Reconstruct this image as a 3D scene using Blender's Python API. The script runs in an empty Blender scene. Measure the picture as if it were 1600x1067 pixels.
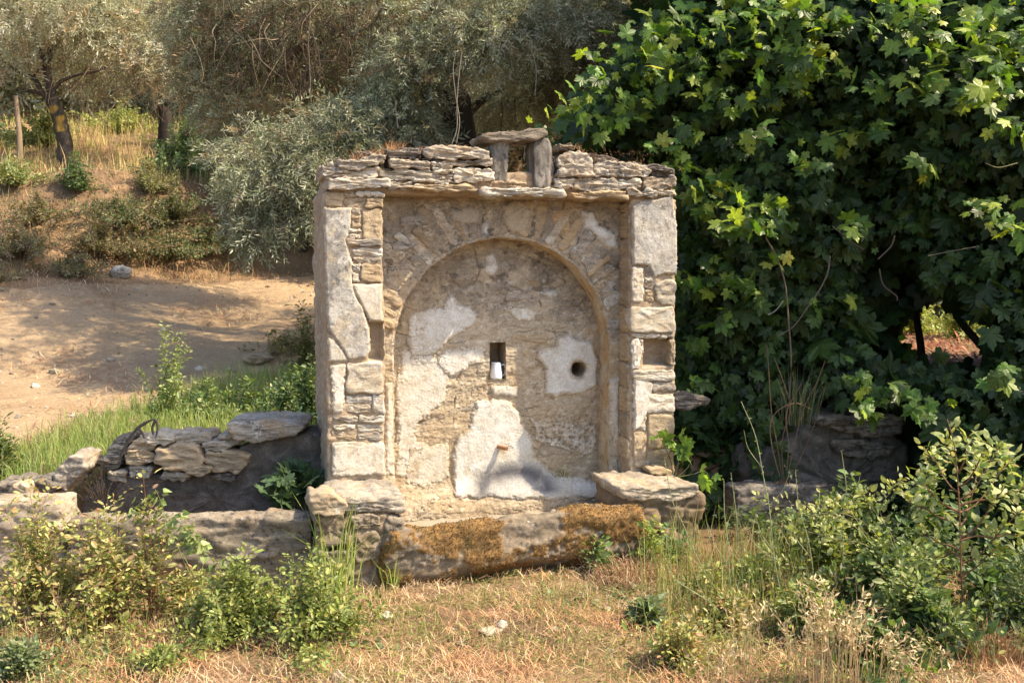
import bpy, math, random
import numpy as np
from mathutils import Matrix, Vector
rad = math.radians
RNG = np.random.default_rng(7)
SC = bpy.context.scene
COL = SC.collection

# ------------------------------------------------------------------ camera, sky, sun, exposure
CAM_Z = 1.6
PITCH = rad(4.17)
FPX = 1555.6
cam = bpy.data.cameras.new('camera')
cam.lens = 35.0
cam.sensor_width = 36.0
cam.clip_start = 0.05
cam.clip_end = 600.0
cam.dof.use_dof = True
cam.dof.focus_distance = 5.6
cam.dof.aperture_fstop = 7.0
camo = bpy.data.objects.new('camera', cam)
COL.objects.link(camo)
camo.location = (0, 0, CAM_Z)
camo.rotation_euler = (rad(90) - PITCH, 0, 0)
SC.camera = camo

SUN_AZ = rad(80)      # measured from -Y towards +X
SUN_EL = rad(50)
world = bpy.data.worlds.new('World')
SC.world = world
world.use_nodes = True
wn = world.node_tree
sky = wn.nodes.new('ShaderNodeTexSky')
sky.sky_type = 'NISHITA'
sky.sun_disc = False
sky.sun_elevation = SUN_EL
sky.sun_rotation = rad(180) - SUN_AZ
sky.air_density = 1.0
sky.dust_density = 2.5
sky.ozone_density = 0.8
bg = wn.nodes['Background']
bg.inputs['Strength'].default_value = 0.15
wn.links.new(sky.outputs[0], bg.inputs['Color'])
sun = bpy.data.lights.new('sun', 'SUN')
sun.energy = 4.1
sun.angle = rad(0.6)
sun.color = (1.0, 0.84, 0.60)
suno = bpy.data.objects.new('sun', sun)
COL.objects.link(suno)
sdir = Vector((math.sin(SUN_AZ) * math.cos(SUN_EL), -math.cos(SUN_AZ) * math.cos(SUN_EL), math.sin(SUN_EL)))
suno.rotation_euler = sdir.to_track_quat('Z', 'Y').to_euler()
suno.location = (8, -2, 9)
SC.view_settings.view_transform = 'Standard'
SC.view_settings.look = 'None'
SC.view_settings.exposure = 1.2
SC.view_settings.gamma = 1.0
SC.view_settings.use_curve_mapping = False
SC.cycles.use_denoising = True
SC.cycles.max_bounces = 8
SC.cycles.transparent_max_bounces = 8
SC.cycles.sample_clamp_indirect = 6.0

# ------------------------------------------------------------------ pixel helpers (photo pixels, 1600x1067)
YAW = rad(17)
cY, sY = math.cos(YAW), math.sin(YAW)
OX, OY = 0.0, 5.5
UX = np.array([cY, sY, 0.0]); WX = np.array([-sY, cY, 0.0])
def set_frame(deg, ox, oy):
    """local frame in which the masonry is laid out"""
    global YAW, cY, sY, OX, OY, UX, WX
    YAW = rad(deg); cY, sY = math.cos(YAW), math.sin(YAW); OX, OY = ox, oy
    UX = np.array([cY, sY, 0.0]); WX = np.array([-sY, cY, 0.0])

def ray(px, py):
    dx = (px - 800) / FPX; dy = (533.5 - py) / FPX
    return np.array([dx, math.cos(PITCH) + dy * math.sin(PITCH), -math.sin(PITCH) + dy * math.cos(PITCH)])

def G(px, py, d):
    r = ray(px, py); t = d / r[1]
    return np.array([0, 0, CAM_Z]) + r * t

def Fw(px, py, w):
    """pixel -> fountain-local (u, w, z) on the plane at depth w"""
    r = ray(px, py)
    o = np.array([0 - OX, 0 - OY, 0])
    a = (w - o @ WX) / (r @ WX)
    p = np.array([0, 0, CAM_Z]) + r * a
    q = p - np.array([OX, OY, 0])
    return np.array([q @ UX, w, p[2]])

def UZ(px, py, w):
    q = Fw(px, py, w)
    return (q[0], q[2])

def L2W(p):
    p = np.atleast_2d(p)
    return np.array([OX, OY, 0]) + p[:, :1] * UX + p[:, 1:2] * WX + p[:, 2:3] * np.array([0, 0, 1.0])

def to_px(P):
    P = np.atleast_2d(P)
    r = P - np.array([0, 0, CAM_Z])
    f = r[:, 1] * math.cos(PITCH) - r[:, 2] * math.sin(PITCH)
    u = r[:, 1] * math.sin(PITCH) + r[:, 2] * math.cos(PITCH)
    f = np.maximum(f, 1e-3)
    return 800 + FPX * r[:, 0] / f, 533.5 - FPX * u / f

# ------------------------------------------------------------------ noise
_perm = np.random.default_rng(3).permutation(256)
_perm = np.concatenate([_perm, _perm, _perm])
_g3 = np.random.default_rng(4).normal(size=(256, 3)); _g3 /= np.linalg.norm(_g3, axis=1)[:, None]

def perlin(P):
    P = np.asarray(P, dtype=np.float64)
    i = np.floor(P).astype(np.int64); f = P - i
    i &= 255
    u = f * f * f * (f * (f * 6 - 15) + 10)
    out = 0
    for dx in (0, 1):
        a = _perm[(i[:, 0] + dx) & 255]
        wx = u[:, 0] if dx else 1 - u[:, 0]
        for dy in (0, 1):
            b = _perm[a + ((i[:, 1] + dy) & 255)]
            wy = u[:, 1] if dy else 1 - u[:, 1]
            for dz in (0, 1):
                h = _perm[b + ((i[:, 2] + dz) & 255)]
                g = _g3[h]
                wz = u[:, 2] if dz else 1 - u[:, 2]
                d = g[:, 0] * (f[:, 0] - dx) + g[:, 1] * (f[:, 1] - dy) + g[:, 2] * (f[:, 2] - dz)
                out = out + wx * wy * wz * d
    return out * 1.5

def fbm(P, octv=4, gain=0.5, lac=2.03):
    P = np.asarray(P, dtype=np.float64)
    s = 0; a = 1.0; n = 0
    for k in range(octv):
        s = s + a * perlin(P + 17.3 * k)
        n += a; a *= gain; P = P * lac
    return s / n * 1.4

def P3(*a):
    a = np.broadcast_arrays(*[np.asarray(x, dtype=np.float64) for x in a])
    return np.stack([x.ravel() for x in a], axis=1)

def voro(U, Z, seed=0):
    """jittered-cell voronoi: returns F1, F2-F1, cell random"""
    U = np.asarray(U).ravel(); Z = np.asarray(Z).ravel()
    iu = np.floor(U).astype(np.int64); iz = np.floor(Z).astype(np.int64)
    f1 = np.full(U.shape, 9.0); f2 = np.full(U.shape, 9.0); cid = np.zeros(U.shape)
    for a in (-1, 0, 1):
        for b in (-1, 0, 1):
            cu = iu + a; cz = iz + b
            h = _perm[_perm[(cu + seed) & 255] + (cz & 255)]
            h2 = _perm[h + 37]
            d = np.hypot(cu + 0.15 + 0.7 * h / 255 - U, cz + 0.15 + 0.7 * h2 / 255 - Z)
            m = d < f1
            f2 = np.where(m, f1, np.minimum(f2, d))
            cid = np.where(m, h / 255.0, cid)
            f1 = np.where(m, d, f1)
    return f1, f2 - f1, cid

def sstep(a, b, x):
    t = np.clip((x - a) / (b - a), 0, 1)
    return t * t * (3 - 2 * t)

def mix(a, b, t):
    t = np.asarray(t)
    if t.ndim == 1: t = t[:, None]
    return np.asarray(a) * (1 - t) + np.asarray(b) * t

# ------------------------------------------------------------------ mesh building
def mesh_np(name, V, F, mat, cols=None, smooth=True, mats=None, midx=None):
    """F: one (n,k) array or a list of them"""
    if not isinstance(F, list): F = [F]
    F = [np.asarray(f, dtype=np.int32) for f in F if len(f)]
    me = bpy.data.meshes.new(name)
    nv = len(V); nl = sum(f.size for f in F); nf = sum(len(f) for f in F)
    me.vertices.add(nv); me.vertices.foreach_set('co', np.asarray(V, dtype=np.float32).ravel())
    me.loops.add(nl); me.loops.foreach_set('vertex_index', np.concatenate([f.ravel() for f in F]))
    me.polygons.add(nf)
    tot = np.concatenate([np.full(len(f), f.shape[1], dtype=np.int32) for f in F])
    st = np.concatenate([[0], np.cumsum(tot)[:-1]]).astype(np.int32)
    me.polygons.foreach_set('loop_start', st)
    me.polygons.foreach_set('loop_total', tot)
    me.polygons.foreach_set('use_smooth', np.full(nf, smooth))
    if mats:
        for m in mats: me.materials.append(m)
        if midx is not None: me.polygons.foreach_set('material_index', np.asarray(midx, dtype=np.int32))
    else:
        me.materials.append(mat)
    me.update(calc_edges=True)
    if cols is not None:
        cols = np.asarray(cols, dtype=np.float32)
        if cols.shape[1] == 3: cols = np.hstack([cols, np.ones((len(cols), 1), dtype=np.float32)])
        at = me.color_attributes.new('Col', 'FLOAT_COLOR', 'POINT')
        at.data.foreach_set('color', cols.ravel())
    return me

def link(name, me, parent=None, loc=None, rz=0):
    o = bpy.data.objects.new(name, me)
    COL.objects.link(o)
    if parent is not None: o.parent = parent
    if loc is not None: o.location = loc
    if rz: o.rotation_euler = (0, 0, rz)
    return o

def part(name, V, F, mat, parent, cols=None, smooth=True, stuff=False, label=None):
    o = link(name, mesh_np(name, V, F, mat, cols, smooth), parent)
    if stuff: o['kind'] = 'stuff'
    if label: o['label'] = label
    return o

def thing(name, label, cat, loc=(0, 0, 0), rz=0, group=None):
    o = bpy.data.objects.new(name, None); COL.objects.link(o)
    o.empty_display_size = 0.1
    o.location = loc; o.rotation_euler = (0, 0, rz)
    o['label'] = label; o['category'] = cat
    if group: o['group'] = group
    return o

def tag(o, label=None, cat=None, group=None, kind=None):
    if label: o['label'] = label
    if cat: o['category'] = cat
    if group: o['group'] = group
    if kind: o['kind'] = kind
    return o

def grid_faces(nr, nc, closed=False):
    r = np.arange(nr - 1)[:, None]; c = np.arange(nc if closed else nc - 1)[None, :]
    c2 = (c + 1) % nc
    return np.stack([r * nc + c, r * nc + c2, (r + 1) * nc + c2, (r + 1) * nc + c], axis=-1).reshape(-1, 4)

def vnormals(V, F):
    N = np.zeros_like(V)
    a, b, c, d = (V[F[:, k]] for k in range(4))
    n = np.cross(c - a, d - b)
    for k in range(4): np.add.at(N, F[:, k], n)
    return N / (np.linalg.norm(N, axis=1)[:, None] + 1e-12)

def tube(pts, radii, sides=6, cap=True):
    """returns V, quads"""
    pts = np.asarray(pts, dtype=float); n = len(pts)
    radii = np.broadcast_to(np.asarray(radii, dtype=float), (n,)) if np.ndim(radii) else np.full(n, radii)
    T = np.gradient(pts, axis=0); T /= np.linalg.norm(T, axis=1)[:, None] + 1e-9
    ref = np.array([0, 0, 1.0]) if abs(T[0, 2]) < 0.9 else np.array([1.0, 0, 0])
    A = np.cross(T, ref); A /= np.linalg.norm(A, axis=1)[:, None] + 1e-9
    B = np.cross(T, A)
    th = np.arange(sides) * 2 * math.pi / sides
    V = pts[:, None, :] + radii[:, None, None] * (np.cos(th)[None, :, None] * A[:, None, :] + np.sin(th)[None, :, None] * B[:, None, :])
    V = V.reshape(-1, 3)
    return V, grid_faces(n, sides, True)

class Acc:
    """collects geometry into one mesh"""
    def __init__(s): s.V = []; s.F = {}; s.C = []; s.n = 0
    def add(s, V, F, col=None):
        V = np.asarray(V)
        Fs = F if isinstance(F, list) else [F]
        for f in Fs:
            f = np.asarray(f)
            if len(f): s.F.setdefault(f.shape[1], []).append(f + s.n)
        s.V.append(V); s.n += len(V)
        if col is not None:
            col = np.asarray(col, dtype=float)
            if col.ndim == 1: col = np.tile(col, (len(V), 1))
            if col.shape[1] == 3: col = np.hstack([col, np.ones((len(col), 1))])
            s.C.append(col)
    def build(s, name, mat, parent=None, smooth=True, stuff=False):
        V = np.concatenate(s.V); F = [np.concatenate(f) for f in s.F.values()]
        C = np.concatenate(s.C) if s.C else None
        o = link(name, mesh_np(name, V, F, mat, C, smooth), parent)
        if stuff: o['kind'] = 'stuff'
        return o

def smooth_path(P, k=6):
    """Catmull-Rom resample"""
    P = np.asarray(P, dtype=float)
    Q = np.vstack([2 * P[0] - P[1], P, 2 * P[-1] - P[-2]])
    out = []
    for i in range(1, len(Q) - 2):
        for t in np.arange(k) / k:
            out.append(0.5 * (2 * Q[i] + (Q[i + 1] - Q[i - 1]) * t + (2 * Q[i - 1] - 5 * Q[i] + 4 * Q[i + 1] - Q[i + 2]) * t * t
                              + (3 * Q[i] - Q[i - 1] - 3 * Q[i + 1] + Q[i + 2]) * t ** 3))
    out.append(P[-1])
    return np.array(out)

# ------------------------------------------------------------------ materials
def new_mat(name):
    m = bpy.data.materials.new(name); m.use_nodes = True
    nt = m.node_tree
    return m, nt, nt.nodes['Principled BSDF']

def nd(nt, t, **kw):
    n = nt.nodes.new(t)
    for k, v in kw.items():
        if k in n.inputs: n.inputs[k].default_value = v
        else: setattr(n, k, v)
    return n

def ramp(nt, src, stops, interp='LINEAR'):
    r = nt.nodes.new('ShaderNodeValToRGB'); r.color_ramp.interpolation = interp
    el = r.color_ramp.elements
    while len(el) > 1: el.remove(el[-1])
    el[0].position = stops[0][0]; el[0].color = (*stops[0][1], 1)
    for p, c in stops[1:]:
        e = el.new(p); e.color = (*c, 1)
    nt.links.new(src, r.inputs[0])
    return r.outputs[0]

def mixc(nt, fac, a, b, mode='MIX'):
    n = nt.nodes.new('ShaderNodeMix'); n.data_type = 'RGBA'; n.blend_type = mode; n.clamp_factor = True
    for sock, v in ((n.inputs[0], fac), (n.inputs[6], a), (n.inputs[7], b)):
        if hasattr(v, 'is_output') or isinstance(v, bpy.types.NodeSocket): nt.links.new(v, sock)
        elif isinstance(v, (int, float)): sock.default_value = v
        else: sock.default_value = (*v, 1)
    return n.outputs[2]

def bw(nt, src, lo, hi):
    return ramp(nt, src, [(lo, (0, 0, 0)), (hi, (1, 1, 1))])

def rock_mat(name, c1, c2, c3, dark=(0.05, 0.045, 0.04), dark_amt=0.5, white=(0.55, 0.52, 0.46), white_amt=0.0,
             ochre=(0.42, 0.25, 0.1), ochre_amt=0.3, strata=4.0, scale=1.0, bump=0.5, var=0.25, attr=False, rough=0.95):
    """weathered mineral surface; attr: the Col attribute (alpha = weight) tints it"""
    m, nt, b = new_mat(name)
    geo = nt.nodes.new('ShaderNodeNewGeometry')
    mp = nd(nt, 'ShaderNodeMapping'); mp.inputs['Scale'].default_value = (1, 1, strata)
    nt.links.new(geo.outputs['Position'], mp.inputs[0])
    n1 = nd(nt, 'ShaderNodeTexNoise', Scale=5 * scale, Detail=10.0, Roughness=0.65)
    nt.links.new(geo.outputs['Position'], n1.inputs['Vector'])
    n2 = nd(nt, 'ShaderNodeTexNoise', Scale=9 * scale, Detail=8.0, Roughness=0.7, Distortion=0.6)
    nt.links.new(mp.outputs[0], n2.inputs['Vector'])
    n3 = nd(nt, 'ShaderNodeTexNoise', Scale=38 * scale, Detail=8.0, Roughness=0.75)
    nt.links.new(geo.outputs['Position'], n3.inputs['Vector'])
    n4 = nd(nt, 'ShaderNodeTexNoise', Scale=14 * scale, Detail=10.0, Roughness=0.75)
    nt.links.new(geo.outputs['Position'], n4.inputs['Vector'])
    col = ramp(nt, n2.outputs[0], [(0.32, c2), (0.5, c1), (0.68, c3)])
    col = mixc(nt, bw(nt, n1.outputs[0], 0.53, 0.68), col, ochre) if ochre_amt <= 0 else mixc(nt, ramp(nt, n1.outputs[0], [(0.5, (0, 0, 0)), (0.72, (ochre_amt,) * 3)]), col, ochre)
    if white_amt > 0:
        col = mixc(nt, ramp(nt, n4.outputs[0], [(0.62 - 0.2 * white_amt, (0, 0, 0)), (0.68 - 0.2 * white_amt, (1, 1, 1))]), col, white)
    nsub = nt.nodes.new('ShaderNodeMath'); nsub.operation = 'MULTIPLY'
    nt.links.new(n3.outputs[0], nsub.inputs[0]); nt.links.new(n4.outputs[0], nsub.inputs[1])
    if dark_amt > 0:
        lo = 0.36 - 0.12 * dark_amt
        col = mixc(nt, ramp(nt, nsub.outputs[0], [(lo, (0, 0, 0)), (lo + 0.07, (0.85,) * 3)]), col, dark)
    # fine value grain
    n5 = nd(nt, 'ShaderNodeTexNoise', Scale=150 * scale, Detail=4.0, Roughness=0.7)
    nt.links.new(geo.outputs['Position'], n5.inputs['Vector'])
    gr = ramp(nt, n5.outputs[0], [(0.3, (0.68,) * 3), (0.7, (1.25,) * 3)])
    col = mixc(nt, 1.0, col, gr, 'MULTIPLY')
    if var > 0:
        oi = nt.nodes.new('ShaderNodeObjectInfo')
        vr = ramp(nt, oi.outputs['Random'], [(0.0, (1 - var, 1 - var, 1 - var)), (0.35, (1, 0.96, 0.9)), (0.7, (1 - var * .5, 1 - var * .5, 1 - var * .45)), (1.0, (1 + var * .5, 1 + var * .4, 1 + var * .25))])
        col = mixc(nt, 1.0, col, vr, 'MULTIPLY')
    if attr:
        at = nt.nodes.new('ShaderNodeAttribute'); at.attribute_name = 'Col'
        tint = mixc(nt, 1.0, at.outputs['Color'], gr, 'MULTIPLY')
        col = mixc(nt, at.outputs['Alpha'], col, tint)
    nt.links.new(col, b.inputs['Base Color'])
    b.inputs['Roughness'].default_value = rough
    b.inputs['Specular IOR Level'].default_value = 0.2
    b1 = nd(nt, 'ShaderNodeBump', Strength=bump, Distance=0.012)
    nt.links.new(n2.outputs[0], b1.inputs['Height'])
    b2 = nd(nt, 'ShaderNodeBump', Strength=bump * 0.9, Distance=0.006)
    nt.links.new(n3.outputs[0], b2.inputs['Height']); nt.links.new(b1.outputs[0], b2.inputs['Normal'])
    nt.links.new(b2.outputs[0], b.inputs['Normal'])
    return m

def leaf_mat(name, trans=0.35, rough=0.5, tcol=(1.15, 1.2, 0.45), spec=0.35):
    m, nt, b = new_mat(name)
    at = nt.nodes.new('ShaderNodeAttribute'); at.attribute_name = 'Col'
    n = nd(nt, 'ShaderNodeTexNoise', Scale=60.0, Detail=3.0)
    geo = nt.nodes.new('ShaderNodeNewGeometry'); nt.links.new(geo.outputs['Position'], n.inputs['Vector'])
    g = ramp(nt, n.outputs[0], [(0.3, (0.75,) * 3), (0.7, (1.2,) * 3)])
    col = mixc(nt, 1.0, at.outputs['Color'], g, 'MULTIPLY')
    nt.links.new(col, b.inputs['Base Color'])
    b.inputs['Roughness'].default_value = rough
    b.inputs['Specular IOR Level'].default_value = spec
    if trans > 0:
        tr = nt.nodes.new('ShaderNodeBsdfTranslucent')
        nt.links.new(mixc(nt, 1.0, col, tcol, 'MULTIPLY'), tr.inputs[0])
        mx = nt.nodes.new('ShaderNodeMixShader'); mx.inputs[0].default_value = trans
        nt.links.new(b.outputs[0], mx.inputs[1]); nt.links.new(tr.outputs[0], mx.inputs[2])
        nt.links.new(mx.outputs[0], nt.nodes['Material Output'].inputs[0])
    return m

M = {}
M['rock'] = rock_mat('schist', (0.33, 0.29, 0.235), (0.15, 0.13, 0.11), (0.5, 0.44, 0.35), dark_amt=0.55, white_amt=0.35, ochre_amt=0.5)
M['rock_lit'] = rock_mat('pale_stone', (0.44, 0.39, 0.31), (0.28, 0.235, 0.18), (0.56, 0.5, 0.4), dark_amt=0.2, white_amt=0.6, ochre_amt=0.4)
M['rock_tan'] = rock_mat('tan_stone', (0.38, 0.3, 0.2), (0.25, 0.19, 0.13), (0.48, 0.39, 0.27), dark_amt=0.15, white_amt=0.15, ochre_amt=0.6)
M['rock_dark'] = rock_mat('lichened_stone', (0.17, 0.15, 0.13), (0.07, 0.06, 0.055), (0.3, 0.27, 0.23), dark_amt=0.9, white_amt=0.1, ochre_amt=0.2)
M['upright'] = rock_mat('grey_schist', (0.17, 0.155, 0.135), (0.06, 0.053, 0.046), (0.36, 0.33, 0.29), dark_amt=0.8, white_amt=0.15, ochre_amt=0.2, strata=0.3, var=0)
M['slate'] = rock_mat('slate_cap', (0.18, 0.155, 0.125), (0.09, 0.075, 0.06), (0.28, 0.24, 0.2), dark_amt=0.7, ochre_amt=0.2, var=0.1)
M['wall'] = rock_mat('mortared_rubble', (0.36, 0.29, 0.2), (0.27, 0.205, 0.135), (0.44, 0.365, 0.265), dark_amt=0.1, white_amt=0.05, ochre_amt=0.5, attr=True, var=0, strata=3)
M['plaster_white'] = rock_mat('white_plaster', (0.59, 0.56, 0.50), (0.5, 0.46, 0.385), (0.66, 0.64, 0.59), dark_amt=0.05, white_amt=0.4, white=(0.62, 0.605, 0.56), ochre=(0.42, 0.35, 0.25), ochre_amt=0.35, strata=1, bump=0.3, var=0, attr=True)
M['plaster_grey'] = rock_mat('grey_plaster', (0.42, 0.4, 0.36), (0.3, 0.28, 0.25), (0.54, 0.52, 0.47), dark=(0.09, 0.085, 0.08), dark_amt=0.7, white_amt=0.3, ochre_amt=0.15, strata=1, bump=0.5, var=0, attr=True)
M['render_dark'] = rock_mat('blackened_render', (0.115, 0.1, 0.085), (0.055, 0.047, 0.04), (0.2, 0.18, 0.155), dark_amt=0.6, white_amt=0.05, white=(0.2, 0.19, 0.17), ochre=(0.12, 0.09, 0.06), ochre_amt=0.3, strata=1, var=0.1)
M['trough'] = rock_mat('mossy_stone', (0.2, 0.16, 0.115), (0.1, 0.08, 0.058), (0.31, 0.255, 0.19), dark_amt=0.6, white_amt=0.1, ochre_amt=0.3, attr=True, var=0, strata=2)
M['basin'] = rock_mat('basin_stone', (0.22, 0.185, 0.14), (0.11, 0.09, 0.07), (0.33, 0.28, 0.22), dark_amt=0.8, white_amt=0.05, ochre_amt=0.3, var=0.1, strata=3)
M['pale_rock'] = rock_mat('pale_rock', (0.46, 0.43, 0.37), (0.36, 0.33, 0.27), (0.56, 0.53, 0.47), dark_amt=0.1, white_amt=0.3, ochre_amt=0.2)
M['bark'] = rock_mat('bark', (0.1, 0.08, 0.06), (0.04, 0.032, 0.026), (0.17, 0.14, 0.11), dark_amt=0.6, ochre_amt=0.0, ochre=(0.1, 0.08, 0.06), strata=0.15, scale=1.5, bump=0.9, var=0.15, attr=True)
M['leaf'] = leaf_mat('leaf', 0.35)
M['vine_leaf'] = leaf_mat('vine_leaf', 0.42, rough=0.42, spec=0.35, tcol=(1.25, 1.35, 0.4))
M['olive_leaf'] = leaf_mat('olive_leaf', 0.3, rough=0.45, tcol=(1.0, 1.0, 0.6))
M['grass'] = leaf_mat('grass_blade', 0.3, rough=0.6)
M['straw'] = leaf_mat('straw', 0.2, rough=0.7, tcol=(1, 0.9, 0.7), spec=0.2)
# ------------------------------------------------------------------ terrain
_yd = np.array([-20, 5.0, 6.0, 7.0, 8.0, 9.0, 11.0, 13.0, 14.0, 14.7, 15.6, 18.5, 22.0, 30.0, 45.0, 80.0, 200.0])
_yh = np.array([0.0, 0.0, 0.32, 0.52, 0.62, 0.78, 1.12, 1.45, 1.60, 2.1, 2.72, 3.55, 4.6, 6.6, 9.5, 15.0, 30.0]) 

def ground_h(x, y):
    x = np.asarray(x, dtype=float); y = np.asarray(y, dtype=float)
    sh = x.shape
    x = x.ravel(); y = y.ravel()
    wob = fbm(P3(x * 0.35, y * 0.35, 2.0), 3)
    w = -(x - OX) * sY + (y - OY) * cY          # depth behind the fountain front
    kl = sstep(-0.9, -1.25, x)
    w = w * (1 - kl) + kl * (y - 5.28 - 0.052 * x)
    yy = y + wob * 0.9 * sstep(10, 13, y) + 3.0 * sstep(-2.4, -6.0, x) * sstep(8.0, 10.5, y) * (1 - sstep(13.0, 16.3, y))
    h = np.interp(yy, _yd, _yh)
    right = sstep(0.5, 4.5, x)
    h = h * (1 - right * 0.5 * sstep(6.5, 14, y))
    # bank of the terrace that the fountain is built against
    step = sstep(0.30, 0.52, w + wob * 0.03)
    near = 0.5 * step
    low = 0.0 + 0.05 * sstep(-1.5, 0, w)
    k = sstep(-3.4, -2.2, x) * (1 - sstep(3.0, 4.0, x))
    hh = np.where(y < 7.6, np.maximum(h * step, near) + low * (1 - step), h)
    hh = hh * k + h * (1 - k)
    hh = np.where(y < 7.6, hh, h)
    hh = hh * (1 - sstep(6.9, 7.6, y)) + h * sstep(6.9, 7.6, y)
    hh = hh + 0.045 * fbm(P3(x * 1.1, y * 1.1, 5.0), 3) + 0.012 * fbm(P3(x * 6, y * 6, 9.0), 3) + 0.25 * fbm(P3(x * 0.3, y * 0.3, 1.0), 2) * sstep(14, 18, y)
    return hh.reshape(sh)

def GP(px, py, lo=3.0, hi=60.0):
    """pixel -> point on the ground"""
    t = np.concatenate([np.linspace(lo, 15, 500), np.linspace(15, hi, 300)])
    r = ray(px, py)
    P = np.array([0, 0, CAM_Z]) + r[None, :] * (t / r[1])[:, None]
    g = ground_h(P[:, 0], P[:, 1])
    i = np.argmax(P[:, 2] < g)
    if i == 0: i = len(t) - 1
    p = P[i].copy(); p[2] = g[i]
    return p

def HZ(x, y): return float(ground_h(np.array([x]), np.array([y]))[0])

def path_mask(x, y):
    """1 on the dirt track"""
    n = fbm(P3(x * 0.7, y * 0.7, 11.0), 4)
    px, py = to_px(np.stack([x, y, ground_h(x, y)], axis=1))
    # near edge of the track (runs away to the right) and far edge along the bank, in metres
    near = np.interp(x, [-9, -3.6, -2.6, -1.9, -1.0, 0.0, 3.0], [5.6, 6.4, 7.2, 7.9, 8.6, 9.2, 10.5])
    far = np.interp(x, [-12, -7, -5, -3.5, -2.2, 0, 4], [8.8, 9.4, 10.4, 12.3, 13.7, 14.1, 14.5])
    return np.minimum((y - near), (far - y)) + n * 0.35 - 3 * sstep(1.0, 2.5, x)

def build_ground():
    sx = np.sinh(np.linspace(-4.6, 4.6, 520)); xs = sx / np.sinh(4.6) * 90
    xs = np.sort(np.concatenate([xs]))
    ys = np.concatenate([np.linspace(-12, 3.2, 30)[:-1], np.linspace(3.2, 9, 190)[:-1], np.linspace(9, 17, 150)[:-1],
                         np.geomspace(17, 160, 120)])
    # denser x near the middle
    xs = np.concatenate([-np.geomspace(5, 90, 60)[::-1][:-1], np.linspace(-5, 5, 300)[:], np.geomspace(5, 90, 60)[1:]])
    X, Y = np.meshgrid(xs, ys)
    Z = ground_h(X, Y)
    V = np.stack([X.ravel(), Y.ravel(), Z.ravel()], axis=1)
    F = grid_faces(len(ys), len(xs))
    C = V[F].mean(axis=1)
    pm = path_mask(C[:, 0], C[:, 1]) > 0
    px = path_mask(V[:, 0], V[:, 1])
    # ruts and little washes on the track
    on = sstep(-0.1, 0.3, px)
    V[:, 2] += on * (0.015 * fbm(P3(V[:, 0] * 1.5 - V[:, 1], V[:, 1] * 2.2, 4.0), 4))
    for nm, sel, mat in (('ground', ~pm, M['soil']), ('path', pm, M['path'])):
        f = F[sel]
        idx = np.unique(f); mp = np.zeros(len(V), dtype=np.int64); mp[idx] = np.arange(len(idx))
        o = link(nm, mesh_np(nm, V[idx], mp[f], mat))
        o['kind'] = 'structure'

def soil_mat(name, c1, c2, c3, bump=0.5, sc=1.0):
    m, nt, b = new_mat(name)
    geo = nt.nodes.new('ShaderNodeNewGeometry')
    def N(s, d=8.0, r=0.65):
        n = nd(nt, 'ShaderNodeTexNoise', Scale=s * sc, Detail=d, Roughness=r)
        nt.links.new(geo.outputs['Position'], n.inputs['Vector']); return n.outputs[0]
    a = N(1.3); f = N(30, 8, 0.75); g = N(160, 4); 
    col = ramp(nt, a, [(0.35, c1), (0.5, c2), (0.65, c3)])
    col = mixc(nt, 1.0, col, ramp(nt, f, [(0.3, (0.7,) * 3), (0.7, (1.2,) * 3)]), 'MULTIPLY')
    col = mixc(nt, 1.0, col, ramp(nt, g, [(0.35, (0.7,) * 3), (0.65, (1.2,) * 3)]), 'MULTIPLY')
    nt.links.new(col, b.inputs['Base Color']); b.inputs['Roughness'].default_value = 1.0
    b.inputs['Specular IOR Level'].default_value = 0.1
    bp = nd(nt, 'ShaderNodeBump', Strength=bump, Distance=0.03)
    nt.links.new(f, bp.inputs['Height'])
    bp2 = nd(nt, 'ShaderNodeBump', Strength=bump, Distance=0.006)
    nt.links.new(g, bp2.inputs['Height']); nt.links.new(bp.outputs[0], bp2.inputs['Normal'])
    nt.links.new(bp2.outputs[0], b.inputs['Normal'])
    return m
M['soil'] = soil_mat('dry_soil', (0.17, 0.11, 0.065), (0.25, 0.165, 0.095), (0.33, 0.22, 0.13))
M['path'] = soil_mat('trodden_earth', (0.35, 0.25, 0.155), (0.42, 0.305, 0.19), (0.33, 0.23, 0.14), 0.6)
build_ground()
def build_sky_hills():
    # far wooded rise that closes the view behind the olive grove
    xs = np.linspace(-160, 160, 60); ys = np.linspace(70, 190, 24)
    X, Y = np.meshgrid(xs, ys)
    Z = -6 + 60 * sstep(70, 180, Y) + 4 * fbm(P3(X * 0.03, Y * 0.03, 3.0), 3).reshape(X.shape)
    o = link('hill', mesh_np('hill', np.stack([X.ravel(), Y.ravel(), Z.ravel()], axis=1), grid_faces(24, 60), M['hill']))
    o['kind'] = 'structure'
M['hill'] = soil_mat('wooded_hill', (0.07, 0.08, 0.045), (0.1, 0.11, 0.06), (0.16, 0.14, 0.08), 0.8, 0.15)
build_sky_hills()

# ------------------------------------------------------------------ the fountain
FN = thing('fountain', 'old rubble stone wayside fountain with round arched recess and mossy trough', 'fountain', (OX, OY, 0), YAW)

def poly_local(pts, w): return np.array([UZ(x, y, w) for x, y in pts])

def chaikin(P, n=2):
    for _ in range(n):
        Q = np.roll(P, -1, axis=0)
        P = np.stack([0.78 * P + 0.22 * Q, 0.22 * P + 0.78 * Q], axis=1).reshape(-1, 2)
    return P

def resample(P, n):
    Q = np.vstack([P, P[:1]]); d = np.r_[0, np.cumsum(np.hypot(*np.diff(Q, axis=0).T))]
    t = np.linspace(0, d[-1], n, endpoint=False)
    return np.stack([np.interp(t, d, Q[:, 0]), np.interp(t, d, Q[:, 1])], axis=1)

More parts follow.
